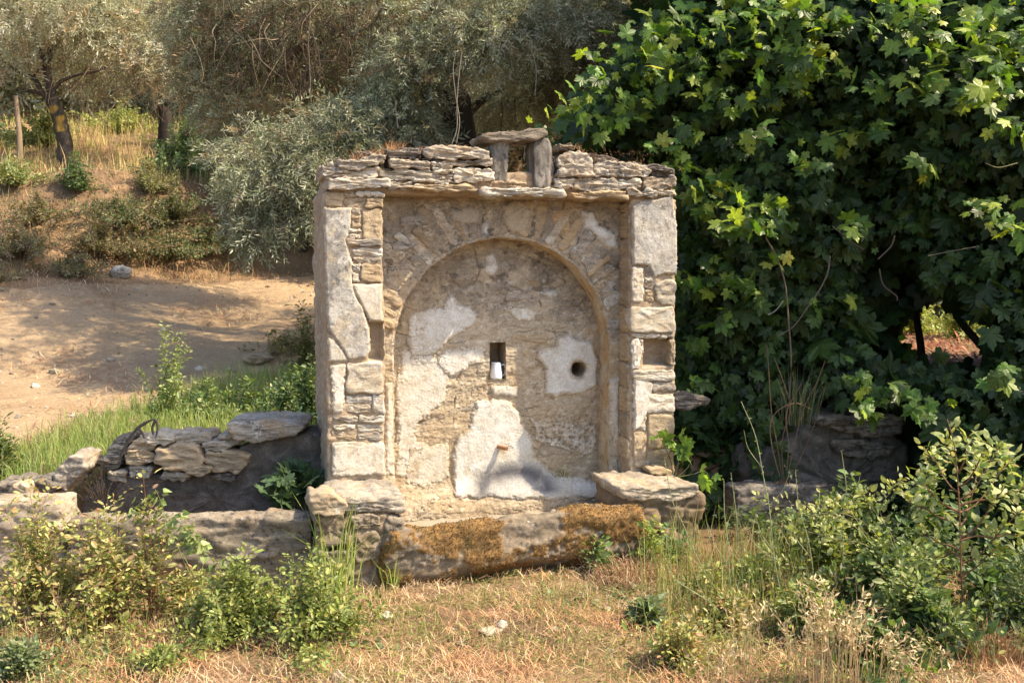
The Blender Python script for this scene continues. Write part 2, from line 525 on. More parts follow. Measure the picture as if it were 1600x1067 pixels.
def stone_geo(P, w0, depth, bev=0.012, amp=0.008, strata=3.0, seed=0, n=44, tilt=0.0, bulge=0.0, taper=0.0):
    """closed stone whose front outline is polygon P (u,z), front at w0, going back by depth"""
    P = resample(chaikin(np.asarray(P, dtype=float), 2), n)
    c = P.mean(axis=0)
    # true inset direction
    T = np.roll(P, -1, axis=0) - np.roll(P, 1, axis=0)
    N = np.stack([T[:, 1], -T[:, 0]], axis=1); N /= np.linalg.norm(N, axis=1)[:, None] + 1e-9
    if np.sum((P - c) * N) < 0: N = -N
    mn = min(np.ptp(P[:, 0]), np.ptp(P[:, 1])); bev = min(bev, mn * 0.28)
    rings = []
    def ring(shape, w): rings.append(np.stack([shape[:, 0], np.full(n, w), shape[:, 1]], axis=1))
    nb = max(2, int(depth / 0.02)) if depth < 0.15 else 8
    ring(c + (P - c) * 0.6 * (1 - taper), w0 + depth)
    for k in range(nb):
        t = k / nb
        ring(c + (P - c) * (1 - taper * (1 - t)) - N * (bev if k == 0 else 0), w0 + depth * (1 - t) + bev * t)
    for a in (0.35, 0.75, 1.2):
        ring(P - N * bev * (1 - math.cos(a)), w0 + bev * (1 - math.sin(a)))
    base = P - N * bev
    for s in (0.94, 0.84, 0.7, 0.55, 0.38, 0.2, 0.08):
        ring(c + (base - c) * s, w0 - bulge * (1 - s * s))
    V = np.concatenate(rings)
    F = grid_faces(len(rings), n, True)
    V = np.vstack([V, [[c[0], w0 - bulge, c[1]]], [[c[0], w0 + depth, c[1]]]])
    lr = (len(rings) - 1) * n
    j = np.arange(n); j2 = (j + 1) % n
    T1 = np.stack([lr + j, lr + j2, np.full(n, len(V) - 2)], axis=1)
    T2 = np.stack([j2, j, np.full(n, len(V) - 1)], axis=1)
    Nn = vnormals(V, F)
    # make normals outward
    if np.sum(Nn * (V - V.mean(axis=0))) < 0:
        F = F[:, ::-1]; T1 = T1[:, ::-1]; T2 = T2[:, ::-1]; Nn = -Nn
    Nn[-2] = (0, -1, 0); Nn[-1] = (0, 1, 0)
    o = seed * 7.13
    a1 = fbm(P3(V[:, 0] * 9 + o, V[:, 1] * 9, V[:, 2] * 9 * strata), 3)
    a2 = fbm(P3(V[:, 0] * 30, V[:, 1] * 30 + o, V[:, 2] * 30 * strata), 3)
    a3 = fbm(P3(V[:, 0] * 75, V[:, 1] * 75 + o, V[:, 2] * 75 * min(2.0, strata)), 2)
    V = V + Nn * (amp * (a1 * 1.3 + a2 * 0.75 + a3 * 0.3))[:, None]
    if tilt: V[:, 1] += (V[:, 2] - c[1]) * tilt
    return V, [F, T1, T2]

_seed = [1]
def stone(pts, w0=0.0, depth=0.12, mat='rock', parent=None, name='stone', label=None, px=True, jit=0.0035, **kw):
    _seed[0] += 1
    P = poly_local(pts, w0) if px else np.asarray(pts, dtype=float)
    if len(P) == 2:
        (a, b), (c, d) = P
        P = np.array([(a, b), (c, b), (c, d), (a, d)])
    r = np.random.default_rng(_seed[0])
    P = resample(P, 18) + r.normal(size=(18, 2)) * jit * 1.25
    V, F = stone_geo(P, w0, depth, seed=_seed[0], **kw)
    return part(name, V, F, M[mat], parent if parent is not None else FN, label=label,
                cols=np.tile([0.4, 0.35, 0.27, 0.0], (len(V), 1)) if mat in ('bark', 'wall', 'trough') else None)

def R(x0, y0, x1, y1, k=0.0):
    """pixel rectangle; k shears the right side down by k px"""
    return [(x0, y0), ((x0 + x1) / 2, y0 + k / 2), (x1, y0 + k), (x1, y1 + k), ((x0 + x1) / 2, y1 + k / 2), (x0, y1)]

def rough_box(lo, hi, step=0.012, rnd=0.02, amp=0.01, freq=8.0, seed=0, mod=None, strata=1.5, skip=()):
    lo = np.array(lo, dtype=float); hi = np.array(hi, dtype=float)
    n = np.maximum(1, np.round((hi - lo) / step).astype(int))
    Vs = []; Fs = []; off = 0
    for ax in range(3):
        for side in (0, 1):
            if (ax, side) in skip: continue
            b, c = [k for k in range(3) if k != ax]
            g1 = np.linspace(lo[b], hi[b], n[b] + 1); g2 = np.linspace(lo[c], hi[c], n[c] + 1)
            A, B = np.meshgrid(g1, g2, indexing='ij')
            V = np.zeros((A.size, 3)); V[:, b] = A.ravel(); V[:, c] = B.ravel(); V[:, ax] = hi[ax] if side else lo[ax]
            F = grid_faces(n[b] + 1, n[c] + 1)
            flip = (side == 1) ^ (ax == 1)
            if not flip: F = F[:, ::-1]
            Vs.append(V); Fs.append(F + off); off += len(V)
    V = np.concatenate(Vs); F = np.concatenate(Fs)
    key = np.round(V / 1e-5).astype(np.int64)
    _, ui, inv = np.unique(key, axis=0, return_index=True, return_inverse=True)
    V = V[ui]; F = inv.ravel()[F]
    r = min(rnd, (hi - lo).min() * 0.45)
    q = np.clip(V, lo + r, hi - r); d = V - q; L = np.linalg.norm(d, axis=1)[:, None] + 1e-9
    N = d / L
    V = q + N * np.minimum(r, L * 1.0)
    V = V + N * (amp * fbm(P3(V[:, 0] * freq + seed, V[:, 1] * freq, V[:, 2] * freq * strata), 5, 0.6))[:, None]
    if mod is not None: V = mod(V, N)
    return V, F

# --- shared surface relief of the two recessed walls
W_PAN, W_BACK = 0.15, 0.30
ARC_R = (UZ(951, 650, W_PAN)[0] - UZ(616, 650, W_PAN)[0]) / 2
ARC_U = (UZ(951, 650, W_PAN)[0] + UZ(616, 650, W_PAN)[0]) / 2
ARC_ZS = UZ(785, 372, W_PAN)[1] - ARC_R
Z_TOP = 2.02
U_L, U_R = UZ(600, 500, 0)[0], UZ(985, 500, 0)[0]

def relief(u, z, plane):
    o = 30.0 * plane
    a = fbm(P3(u * 3, z * 3, o), 3) * 0.012
    f1, e, cid = voro(u * 3.6 + 0.3 * fbm(P3(u * 6, z * 6, 1 + o), 3), z * 8 + 0.5 * fbm(P3(u * 5, z * 5, 4 + o), 3), int(plane * 100))
    mask = sstep(0.0, 0.45, fbm(P3(u * 2.5, z * 2.5, 7 + o), 3) + 0.15 * sstep(1.1, 1.7, z))
    crack = np.exp(-(e / 0.07) ** 2) * mask
    st = (cid - 0.5) * 0.016 * mask
    lay = fbm(P3(u * 6, z * 20, 3 + o), 4) * 0.007
    fine = fbm(P3(u * 45, z * 60, 5 + o), 4, 0.6) * 0.006
    rg = 1 - np.abs(fbm(P3(u * 9 + 3, z * 22, 6 + o), 4, 0.55))          # thin open bedding seams
    fine = fine + 0.007 * sstep(0.95, 0.995, rg) * sstep(-0.2, 0.25, fbm(P3(u * 4, z * 4, 8 + o), 2)) + 0.004 * fbm(P3(u * 20, z * 28, 15 + o), 3)
    return a + crack * 0.006 + st * 0.6 + lay * 0.9 + fine * 0.75, crack, cid, mask

CRACKS = {W_PAN: [[(884, 306), (880, 330), (893, 350), (905, 372), (900, 388)], [(752, 312), (760, 330), (750, 352)], [(962, 640), (958, 690), (966, 735)]],
          W_BACK: [[(742, 392), (749, 430), (738, 446), (716, 440)], [(690, 450), (745, 431)], [(775, 440), (812, 452), (842, 470), (850, 492)], [(800, 395), (850, 410), (884, 442)],
                   [(810, 520), (850, 516), (890, 520)], [(640, 664), (672, 655)], [(712, 620), (706, 668)], [(820, 640), (850, 632)], [(690, 742), (706, 748)]]}
_crk = {}
def crack_d(u, z, plane):
    if plane not in _crk: _crk[plane] = [poly_local(q, plane) for q in CRACKS[plane]]
    uu = u + 0.014 * fbm(P3(u * 16, z * 16, 3.0), 4, 0.6); zz = z + 0.014 * fbm(P3(u * 16, z * 16, 33.0), 4, 0.6)
    d = np.full(np.shape(u), 1.0)
    for P in _crk[plane]:
        for (a, b), (c, e) in zip(P[:-1], P[1:]):
            vx, vz = c - a, e - b
            t = np.clip(((uu - a) * vx + (zz - b) * vz) / (vx * vx + vz * vz), 0, 1)
            d = np.minimum(d, np.hypot(uu - a - t * vx, zz - b - t * vz))
    return d * (1 + 0.8 * fbm(P3(u * 25, z * 25, 44.0), 2)) + 0.006 * sstep(-0.1, 0.35, fbm(P3(u * 9, z * 9, 45.0), 3))

def w_back(u, z):
    r, *_ = relief(u, z, W_BACK)
    r = r + 0.009 * np.exp(-(crack_d(u, z, W_BACK) / 0.0042) ** 2)
    return W_BACK + r - 0.07 * sstep(0.40, 0.2, z)

def w_panel(u, z):
    r, *_ = relief(u, z, W_PAN)
    r = r + 0.011 * np.exp(-(crack_d(u, z, W_PAN) / 0.0045) ** 2)
    return W_PAN + r * 0.9 - 0.05 * sstep(0.5, 0.35, z)

def arc_n(t, seed=0.0): return 0.012 * fbm(P3(t * 6, 0 * t + seed, 0 * t), 4, 0.6)

def arc_sd(u, z):
    """>0 inside the arch opening"""
    dz = np.maximum(z - ARC_ZS, 0); th = np.arctan2(dz, u - ARC_U)
    t = np.where(z >= ARC_ZS, th * ARC_R, np.where(u > ARC_U, z - ARC_ZS, math.pi * ARC_R + (ARC_ZS - z)))
    return ARC_R + arc_n(t) - np.hypot(u - ARC_U, dz)

def poly_sd(P, u, z):
    """signed distance, >0 inside"""
    u = np.asarray(u); z = np.asarray(z)
    d = np.full(u.shape, 1e9); ins = np.zeros(u.shape, dtype=bool)
    for (a, b), (c, e) in zip(P, np.roll(P, -1, axis=0)):
        vx, vz = c - a, e - b
        t = np.clip(((u - a) * vx + (z - b) * vz) / (vx * vx + vz * vz + 1e-12), 0, 1)
        d = np.minimum(d, np.hypot(u - a - t * vx, z - b - t * vz))
        cond = ((b > z) != (e > z)) & (u < vx * (z - b) / (vz + 1e-12 * (vz == 0)) + a)
        ins ^= cond
    return np.where(ins, d, -d)

NICHE = [UZ(764, 533, W_BACK)[0], UZ(790, 533, W_BACK)[0], UZ(777, 593, W_BACK)[1], UZ(777, 534, W_BACK)[1]]
HOLE_C = UZ(903, 577, W_BACK); HOLE_R = 0.044
SPOUT = UZ(789, 698, W_BACK)

def surf(name, u0, u1, z0, z1, step, wf, keep, colf, mat):
    us = np.arange(u0, u1 + step, step); zs = np.arange(z0, z1 + step, step)
    U, Z = np.meshgrid(us, zs); U = U.ravel(); Z = Z.ravel()
    sd, snap = keep(U, Z)
    if snap is not None: U, Z = snap(U, Z, sd)
    W = wf(U, Z)
    V = np.stack([U, W, Z], axis=1)
    F = grid_faces(len(zs), len(us))
    ok = sd[F].min(axis=1) > -step * 0.75
    F = F[ok]
    idx = np.unique(F); mp = np.zeros(len(V), dtype=np.int64); mp[idx] = np.arange(len(idx))
    return part(name, V[idx], mp[F], M[mat], FN, cols=colf(U[idx], Z[idx]))

def wall_cols(u, z, plane):
    r, crack, cid, mask = relief(u, z, plane)
    A = np.array
    n1 = fbm(P3(u * 2.2, z * 2.2, 21 + plane * 9), 4); n2 = fbm(P3(u * 6, z * 6, 31.0), 5, 0.6); n3 = fbm(P3(u * 18, z * 26, 41.0), 5, 0.65)
    c = mix(A([0.385, 0.295, 0.19]), A([0.44, 0.365, 0.265]), sstep(-0.3, 0.3, n1))
    c = mix(c, A([0.31, 0.27, 0.215]), mask * sstep(0.3, 0.8, cid) * 0.8)
    c = mix(c, A([0.42, 0.285, 0.16]), sstep(0.15, 0.45, n2) * 0.6)
    c = mix(c, A([0.52, 0.48, 0.4]), sstep(0.22, 0.4, n3) * 0.5)
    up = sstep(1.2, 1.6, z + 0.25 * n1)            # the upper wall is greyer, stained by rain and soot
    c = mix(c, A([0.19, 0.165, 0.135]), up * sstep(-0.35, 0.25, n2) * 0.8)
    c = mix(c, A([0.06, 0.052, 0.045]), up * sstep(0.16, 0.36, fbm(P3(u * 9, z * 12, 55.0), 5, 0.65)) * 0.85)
    c = mix(c, A([0.12, 0.09, 0.065]), crack * 0.4)
    rg = 1 - np.abs(fbm(P3(u * 9 + 3, z * 22, 6 + 30.0 * plane), 4, 0.55))
    c = mix(c, A([0.09, 0.07, 0.05]), 0.55 * sstep(0.955, 0.995, rg) * sstep(-0.2, 0.25, fbm(P3(u * 4, z * 4, 8 + 30.0 * plane), 2)))
    spk = fbm(P3(u * 55, z * 70, 61.0), 3) + 0.5 * fbm(P3(u * 5, z * 5, 63.0), 3)
    c = mix(c, A([0.11, 0.09, 0.07]), 0.7 * sstep(0.4, 0.62, spk + 0.12 * up))
    c = mix(c, A([0.58, 0.53, 0.44]), 0.45 * sstep(0.38, 0.55, fbm(P3(u * 30, z * 38, 71.0), 4, 0.65) + 0.35 * fbm(P3(u * 3, z * 3, 73.0), 2)))
    c = mix(c, A([0.06, 0.045, 0.03]), 0.6 * np.exp(-(crack_d(u, z, plane) / 0.004) ** 2))
    c = c * (0.82 + 0.36 * sstep(-0.5, 0.5, n3))[:, None]
    return np.hstack([c, np.full((len(c), 1), 0.82)])

# panel around the arch
def keep_pan(U, Z):
    return -arc_sd(U, Z), snap_pan
def snap_pan(U, Z, sd):
    m = np.abs(sd) < 0.0045
    dz = np.maximum(Z - ARC_ZS, 0); L = np.hypot(U - ARC_U, dz) + 1e-9
    U = np.where(m, U + (-sd) * (U - ARC_U) / L, U); Z = np.where(m, Z + (-sd) * dz / L, Z)
    return U, Z
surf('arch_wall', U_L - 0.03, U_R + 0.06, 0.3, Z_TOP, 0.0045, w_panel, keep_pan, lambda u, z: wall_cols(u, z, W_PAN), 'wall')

def keep_back(U, Z):
    sn = -np.minimum(np.minimum(U - NICHE[0], NICHE[1] - U), np.minimum(Z - NICHE[2], NICHE[3] - Z))
    sh = np.hypot(U - HOLE_C[0], Z - HOLE_C[1]) - HOLE_R * (1 + 0.12 * fbm(P3(U * 20, Z * 20, 0), 2))
    return np.minimum(sn, sh), None
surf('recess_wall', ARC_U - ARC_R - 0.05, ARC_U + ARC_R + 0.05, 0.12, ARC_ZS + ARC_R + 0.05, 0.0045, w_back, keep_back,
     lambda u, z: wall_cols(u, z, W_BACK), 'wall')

# soffit of the arch and its jambs
def soffit():
    t = np.arange(-(ARC_ZS - 0.25), math.pi * ARC_R + (ARC_ZS - 0.25), 0.006)
    rows = []
    for j, w in enumerate(np.linspace(-0.004, 1.0, 26)):
        Rr = ARC_R + arc_n(t) - 0.0 + (0 if j else 0.012)
        th = np.clip(t / ARC_R, 0, math.pi)
        u = ARC_U + Rr * np.cos(th); z = ARC_ZS + Rr * np.sin(th)
        z = np.where(t < 0, ARC_ZS + t, np.where(t > math.pi * ARC_R, ARC_ZS - (t - math.pi * ARC_R), z))
        wf = w_panel(u, z); wb = w_back(u, z) + 0.012
        W = wf + (wb - wf) * w - (0.004 if j == 1 else 0)
        Nu = -np.cos(th); Nz = -np.sin(th)
        dn = 0.012 * fbm(P3(t * 9, w * 1.2 + 0 * t, 0 * t + 3), 5, 0.62) * math.sin(math.pi * min(1, max(0, w))) * 1.6
        rows.append(np.stack([u + Nu * dn, W, z + Nz * dn], axis=1))
    V = np.concatenate(rows); F = grid_faces(len(rows), len(t))
    n = fbm(P3(V[:, 0] * 7, V[:, 1] * 12, V[:, 2] * 7), 4)
    c = mix([0.44, 0.3, 0.16], [0.5, 0.42, 0.3], sstep(-0.25, 0.25, n))
    c = mix(c, [0.14, 0.1, 0.07], sstep(0.2, 0.5, fbm(P3(V[:, 0] * 15, V[:, 1] * 20, V[:, 2] * 15 + 9), 4)) * 0.6)
    part('arch_soffit', V, F, M['wall'], FN, cols=np.hstack([c, np.full((len(c), 1), 0.8)]))
soffit()

# niche box and round hole
def open_box(name, u0, u1, z0, z1, w0, w1, mat='wall'):
    V, F = rough_box((u0, w0, z0), (u1, w1, z1), step=0.008, rnd=0.001, amp=0.0, skip=((1, 0),))
    V[:, 0] += 0.004 * fbm(P3(V[:, 1] * 25, V[:, 2] * 25, V[:, 0]), 3); V[:, 1] += 0.006 * fbm(P3(V[:, 0] * 25, V[:, 2] * 25, V[:, 1]), 3)
    n = fbm(V * 14, 3)
    c = mix([0.33, 0.25, 0.16], [0.42, 0.34, 0.24], sstep(-0.2, 0.2, n))
    part(name, V, F[:, ::-1], M[mat], FN, cols=np.hstack([c, np.full((len(c), 1), 0.8)]))
open_box('niche', NICHE[0] - .001, NICHE[1] + .001, NICHE[2] - .001, NICHE[3] + .001, W_BACK - 0.004, W_BACK + 0.17)
def hole():
    rows = []
    th = np.linspace(0, 2 * math.pi, 32, endpoint=False)
    for k, w in enumerate([-0.004, 0.01, 0.04, 0.08, 0.13, 0.19]):
        Rr = (HOLE_R + 0.004 - 0.004 * k) * (1 + 0.06 * np.sin(3 * th + k))
        rows.append(np.stack([HOLE_C[0] + Rr * np.cos(th), W_BACK + w + 0 * th, HOLE_C[1] + Rr * np.sin(th)], axis=1))
    rows.append(np.tile([[HOLE_C[0], W_BACK + 0.19, HOLE_C[1]]], (32, 1)))
    V = np.concatenate(rows)
    part('drain_hole', V, grid_faces(len(rows), 32, True), M['wall'], FN, cols=np.tile([0.22, 0.16, 0.1, 0.9], (len(V), 1)))
hole()

# plaster patches: thin crusts with broken edges
def plaster(pts, w_plane, wf, thk, mat, seed, pit=0.0, col=None, rag=0.02, label=None, extra=None, lift=0.003, blotch=0.6, over=None):
    P = poly_local(pts, w_plane)
    st = 0.004 if w_plane != 0.0 else 0.005
    lo = P.min(axis=0) - 0.04; hi = P.max(axis=0) + 0.04
    us = np.arange(lo[0], hi[0], st); zs = np.arange(lo[1], hi[1], st)
    U, Z = np.meshgrid(us, zs); U = U.ravel(); Z = Z.ravel()
    sd = poly_sd(P, U, Z) + rag * fbm(P3(U * 11, Z * 11, seed), 5, 0.62) + 0.3 * rag * fbm(P3(U * 50, Z * 50, seed), 3)
    if w_plane == W_PAN: sd = np.minimum(sd, -arc_sd(U, Z) - 0.004)
    if w_plane == W_BACK:
        k, _ = keep_back(U, Z); sd = np.minimum(sd, np.minimum(k, arc_sd(U, Z) + 0.01) - 0.003)
    if pit:
        f1, e, cid = voro(U * 28 + seed, Z * 28, int(seed))
        pn = fbm(P3(U * 6, Z * 6, seed + 3), 4)
        wob = 0.35 * fbm(P3(U * 70, Z * 70, seed + 5), 3)
        sd = np.minimum(sd, (f1 * (1 + wob) - 0.9 * pit * np.clip(cid - 0.72 + 0.6 * pn, 0, 1)) * 0.03)
        small = fbm(P3(U * 55, Z * 55, seed + 13), 3)
        sd = np.minimum(sd, (1.0 - 0.2 * pit - small - 0.5 * pn) * 0.02)
        big = fbm(P3(U * 9, Z * 12, seed + 9), 5, 0.65)
        sd = np.minimum(sd, (0.62 - 0.25 * pit - big) * 0.06)
    h = thk * sstep(-0.001, 0.008, sd) + 0.003 * fbm(P3(U * 14, Z * 14, seed + 1), 4, 0.6) + 0.0012 * fbm(P3(U * 80, Z * 80, seed), 3) - 0.003
    W = wf(U, Z)
    if w_plane > 0.1:
        W0 = w_back(U, Z) if w_plane == W_BACK else w_panel(U, Z)
        k = sstep(0.0, 0.025, sd)
        W = (W0 - 0.001) * (1 - k) + np.minimum(W - lift, W0 - 0.001) * k
    Ws = W
    V = np.stack([U, Ws - h, Z], axis=1)
    F = grid_faces(len(zs), len(us)); F = F[sd[F].max(axis=1) > 0]
    F = F[sd[F].min(axis=1) > -0.004]
    idx = np.unique(F); mp = np.zeros(len(V), dtype=np.int64); mp[idx] = np.arange(len(idx))
    c = np.zeros((len(idx), 4))
    if extra is not None: c = extra(U[idx], Z[idx])
    elif col is not None: c[:, :3] = col[:3]; c[:, 3] = col[3]
    # the crust thins out to the wall's own colour at its edge and in worn blotches
    u_, z_, e_ = U[idx], Z[idx], sd[idx]
    if w_plane > 0.1:
        wc = wall_cols(u_, z_, w_plane); reach = 0.035
    else:
        wc = np.tile([0.4, 0.33, 0.235, 1.0], (len(idx), 1)); reach = 0.012
        wc[:, :3] *= (0.8 + 0.5 * sstep(-.4, .4, fbm(P3(u_ * 20, z_ * 26, 2.0), 4)))[:, None]
    nb = fbm(P3(u_ * 10, z_ * 10, seed + 20.0), 5, 0.62); nf = fbm(P3(u_ * 45, z_ * 55, seed + 21.0), 3)
    f = np.clip(1 - sstep(0, 1, e_ / reach + 0.55 * nb + 0.35 * nf), 0, 1) * 0.9
    f = np.maximum(f, blotch * sstep(0.12, 0.34, nb + 0.3 * nf + 0.1))
    a = c[:, 3:]; fa = f[:, None]
    na = fa + a * (1 - fa)
    c = np.hstack([np.where(na > 0, (wc[:, :3] * fa + c[:, :3] * a * (1 - fa)) / np.maximum(na, 1e-6), 0.4), na])
    if over is not None:
        ov = over(u_, z_); oa = ov[:, 3:]; a = c[:, 3:]; na = oa + a * (1 - oa)
        c = np.hstack([np.where(na > 0, (ov[:, :3] * oa + c[:, :3] * a * (1 - oa)) / np.maximum(na, 1e-6), 0.4), na])
    return part('plaster_patch', V[idx], mp[F], M[mat], FN, cols=c, label=label)

def smooth_of(wf, plane, k=0.35):
    return lambda u, z: plane + (wf(u, z) - plane) * k - 0.006
wb_s = lambda u, z: W_BACK + (w_back(u, z) - W_BACK + 0.07 * sstep(0.40, 0.2, z)) * 0.12 - 0.07 * sstep(0.40, 0.2, z) - 0.002

plaster([(633, 530), (638, 495), (660, 482), (690, 480), (699, 460), (708, 452), (716, 472), (735, 478), (747, 492), (742, 506), (722, 520), (700, 532), (672, 556), (640, 560)], W_BACK, wb_s, 0.010, 'plaster_white', 3, blotch=0.3)
plaster([(618, 740), (618, 620), (626, 550), (660, 545), (700, 570), (706, 600), (690, 636), (662, 652), (645, 680), (690, 705), (690, 740), (650, 760)], W_BACK, wb_s, 0.005, 'plaster_white', 4, rag=0.035, col=(0.54, 0.48, 0.38, 0.3), blotch=0.45)
plaster([(680, 566), (697, 546), (735, 541), (757, 545), (757, 566), (735, 572), (718, 582), (702, 594), (690, 578)], W_BACK, wb_s, 0.010, 'plaster_white', 5, rag=0.03, blotch=0.3)
def soot(u, z):
    cu, cz = UZ(803, 775, W_BACK - 0.05)
    r = np.hypot((u - cu) / 0.27, (z - cz) / 0.19)
    t = np.exp(-((r - 0.8) / 0.27) ** 2) * sstep(-1.0, 0.1, fbm(P3(u * 8, z * 8, 3.0), 4)) * sstep(cz - 0.02, cz + 0.03, z)
    d = sstep(0.9, 0.4, r) * 0.35 * (z > cz - 0.05)
    cc = np.tile([0.12, 0.115, 0.12, 1.0], (len(u), 1)); cc[:, 3] = np.clip(t * 0.95 + d, 0, 1)
    og = sstep(0.28, 0.06, np.abs(u - cu)) * sstep(cz + 0.34, cz + 0.15, z) * 0.45 * (0.6 + 0.8 * fbm(P3(u * 9, z * 5, 5.0), 4))
    mo = og > cc[:, 3]; cc[mo, :3] = (0.5, 0.41, 0.27); cc[:, 3] = np.maximum(cc[:, 3], og)
    pu, pz = SPOUT
    rust = sstep(0.05, 0.0, np.abs(u - pu + 0.02) + 0.03 * fbm(P3(u * 10, z * 10, 8), 3)) * sstep(pz + 0.02, pz - 0.02, z) * sstep(pz - 0.25, pz, z) * 0.5
    m = rust > cc[:, 3]
    cc[m, :3] = (0.5, 0.36, 0.2); cc[:, 3] = np.maximum(cc[:, 3], rust)
    return cc
plaster([(738, 640), (742, 628), (770, 624), (795, 626), (812, 645), (818, 665), (835, 690), (838, 715), (868, 738), (905, 745), (950, 755), (955, 775), (860, 778), (705, 775), (706, 740), (708, 700), (715, 680), (733, 668)], W_BACK, wb_s, 0.007, 'plaster_white', 6, rag=0.024, over=soot, lift=0.008, blotch=0.3)
plaster([(840, 548), (866, 541), (870, 527), (890, 522), (926, 534), (933, 560), (932, 603), (905, 616), (882, 617), (868, 621), (850, 615), (850, 575), (836, 560)], W_BACK, wb_s, 0.014, 'plaster_white', 7, rag=0.012, lift=0.006, blotch=0.3)
plaster([(828, 652), (850, 663), (880, 658), (900, 666), (930, 662), (932, 702), (908, 718), (880, 700), (850, 696), (836, 684)], W_BACK, wb_s, 0.012, 'plaster_white', 8, pit=1.0)
plaster([(795, 478), (818, 475), (838, 488), (833, 501), (808, 503), (797, 492)], W_BACK, wb_s, 0.008, 'plaster_white', 9)
plaster([(756, 398), (776, 392), (780, 420), (770, 434), (758, 425)], W_BACK, wb_s, 0.006, 'plaster_white', 10, rag=0.03)
plaster([(765, 600), (790, 603), (812, 600), (808, 622), (790, 620), (770, 618)], W_BACK, wb_s, 0.006, 'plaster_white', 11)
plaster([(640, 700), (700, 690), (704, 745), (660, 762), (630, 755)], W_BACK, wb_s, 0.007, 'plaster_white', 12, rag=0.03, col=(0.5, 0.42, 0.3, 0.5))
plaster([(838, 455), (862, 452), (880, 460), (868, 466), (846, 463)], W_BACK, wb_s, 0.006, 'plaster_white', 13, rag=0.02)
wp_s = smooth_of(w_panel, W_PAN)
plaster([(905, 328), (928, 330), (936, 350), (966, 365), (968, 390), (952, 394), (940, 380), (926, 368), (908, 358)], W_PAN, wp_s, 0.009, 'plaster_white', 14, rag=0.015)
plaster([(952, 592), (969, 588), (969, 690), (957, 690), (952, 650)], W_PAN, wp_s, 0.008, 'plaster_white', 15, rag=0.01)
plaster([(600, 600), (614, 596), (616, 742), (598, 742)], W_PAN, wp_s, 0.008, 'plaster_white', 16, rag=0.01)
plaster([(752, 350), (762, 345), (766, 372), (754, 374)], W_PAN, wp_s, 0.006, 'plaster_white', 17, rag=0.02)
plaster([(700, 330), (735, 322), (760, 330), (752, 352), (720, 356), (705, 345)], W_PAN, wp_s, 0.007, 'plaster_grey', 18, rag=0.03, col=(0.36, 0.3, 0.22, 0.8))
plaster([(780, 318), (815, 314), (836, 330), (820, 366), (796, 368), (784, 345)], W_PAN, wp_s, 0.009, 'plaster_grey', 19, rag=0.02, col=(0.4, 0.32, 0.22, 0.85))

# voussoirs of the arch and rubble showing through the mortar
def voussoirs():
    r = np.random.default_rng(5)
    a = 0.13
    while a < math.pi - 0.1:
        da = r.uniform(0.055, 0.12)
        ln = r.uniform(0.16, 0.27) * (0.75 if a < 0.6 or a > 2.5 else 1)
        g = 0.012
        r0 = ARC_R + 0.012 + r.uniform(0, 0.015); r1 = r0 + ln
        th = r.uniform(-0.06, 0.06)
        pts = []
        for rr, aa in ((r0, a + g), (r0, a + da - g), (r1, a + da - g + th), (r1, a + g + th)):
            pts.append((ARC_U + rr * math.cos(aa), ARC_ZS + rr * math.sin(aa)))
        cu = np.mean([p[0] for p in pts]); cz = np.mean([p[1] for p in pts])
        w = float(w_panel(np.array([cu]), np.array([cz]))[0]) - r.uniform(0.002, 0.010)
        if r.uniform() < 0.8 and cz < Z_TOP - 0.1 and U_L < cu < U_R:
            stone(pts, w, 0.08, r.choice(['rock_tan', 'rock_tan', 'rock', 'rock_lit']), px=False, bev=0.010, amp=0.006, strata=1.0, n=32, name='voussoir')
        a += da + r.uniform(0.0, 0.03)
voussoirs()
def embedded():
    r = np.random.default_rng(12)
    z = 0.55
    while z < ARC_ZS + ARC_R - 0.05:
        hgt = r.uniform(0.03, 0.075)
        u = ARC_U - ARC_R + r.uniform(0, 0.1)
        while u < ARC_U + ARC_R - 0.08:
            L = r.uniform(0.08, 0.24)
            cu, cz = u + L / 2, z + hgt / 2
            k, _ = keep_back(np.array([cu]), np.array([cz]))
            p = 0.5 if z > 1.2 else 0.28
            if arc_sd(np.array([cu]), np.array([cz]))[0] > L / 2 + 0.03 and k[0] > L / 2 + 0.02 and r.uniform() < p:
                w = float(w_back(np.array([cu]), np.array([cz]))[0]) - r.uniform(-0.004, 0.004)
                s = r.uniform(-0.015, 0.015)
                stone([(u, z), (u + L, z + s), (u + L - 0.01, z + hgt + s), (u + 0.01, z + hgt)], w, 0.06,
                      r.choice(['rock_tan', 'rock_tan', 'rock', 'rock_dark'] if z > 1.3 else ['rock_tan', 'rock_tan', 'rock']), px=False, bev=0.008, amp=0.006, strata=2.0, n=32)
            u += L + r.uniform(0.01, 0.1)
        z += hgt + r.uniform(0.01, 0.03)
embedded()
for q in ([(622, 340), (668, 336), (672, 352), (630, 356)], [(610, 380), (650, 372), (655, 384), (614, 396)], [(604, 420), (640, 412), (636, 430), (606, 436)],
          [(604, 330), (618, 328), (616, 344), (604, 344)], [(860, 330), (880, 326), (893, 350), (884, 378), (868, 356)], [(905, 400), (940, 398), (944, 425), (920, 428)],
          [(604, 452), (628, 446), (622, 470), (604, 476)], [(936, 440), (966, 438), (966, 462), (945, 466)], [(950, 500), (968, 498), (968, 540), (953, 540)],
          [(640, 400), (676, 392), (668, 410), (648, 420)], [(660, 318), (700, 312), (706, 326), (668, 332)]):
    w = W_PAN - 0.004
    stone(q, w, 0.06, ('rock_tan', 'rock', 'rock_tan')[len(q) % 3] if q[0][0] % 3 else 'rock', bev=0.01, amp=0.007, n=36)

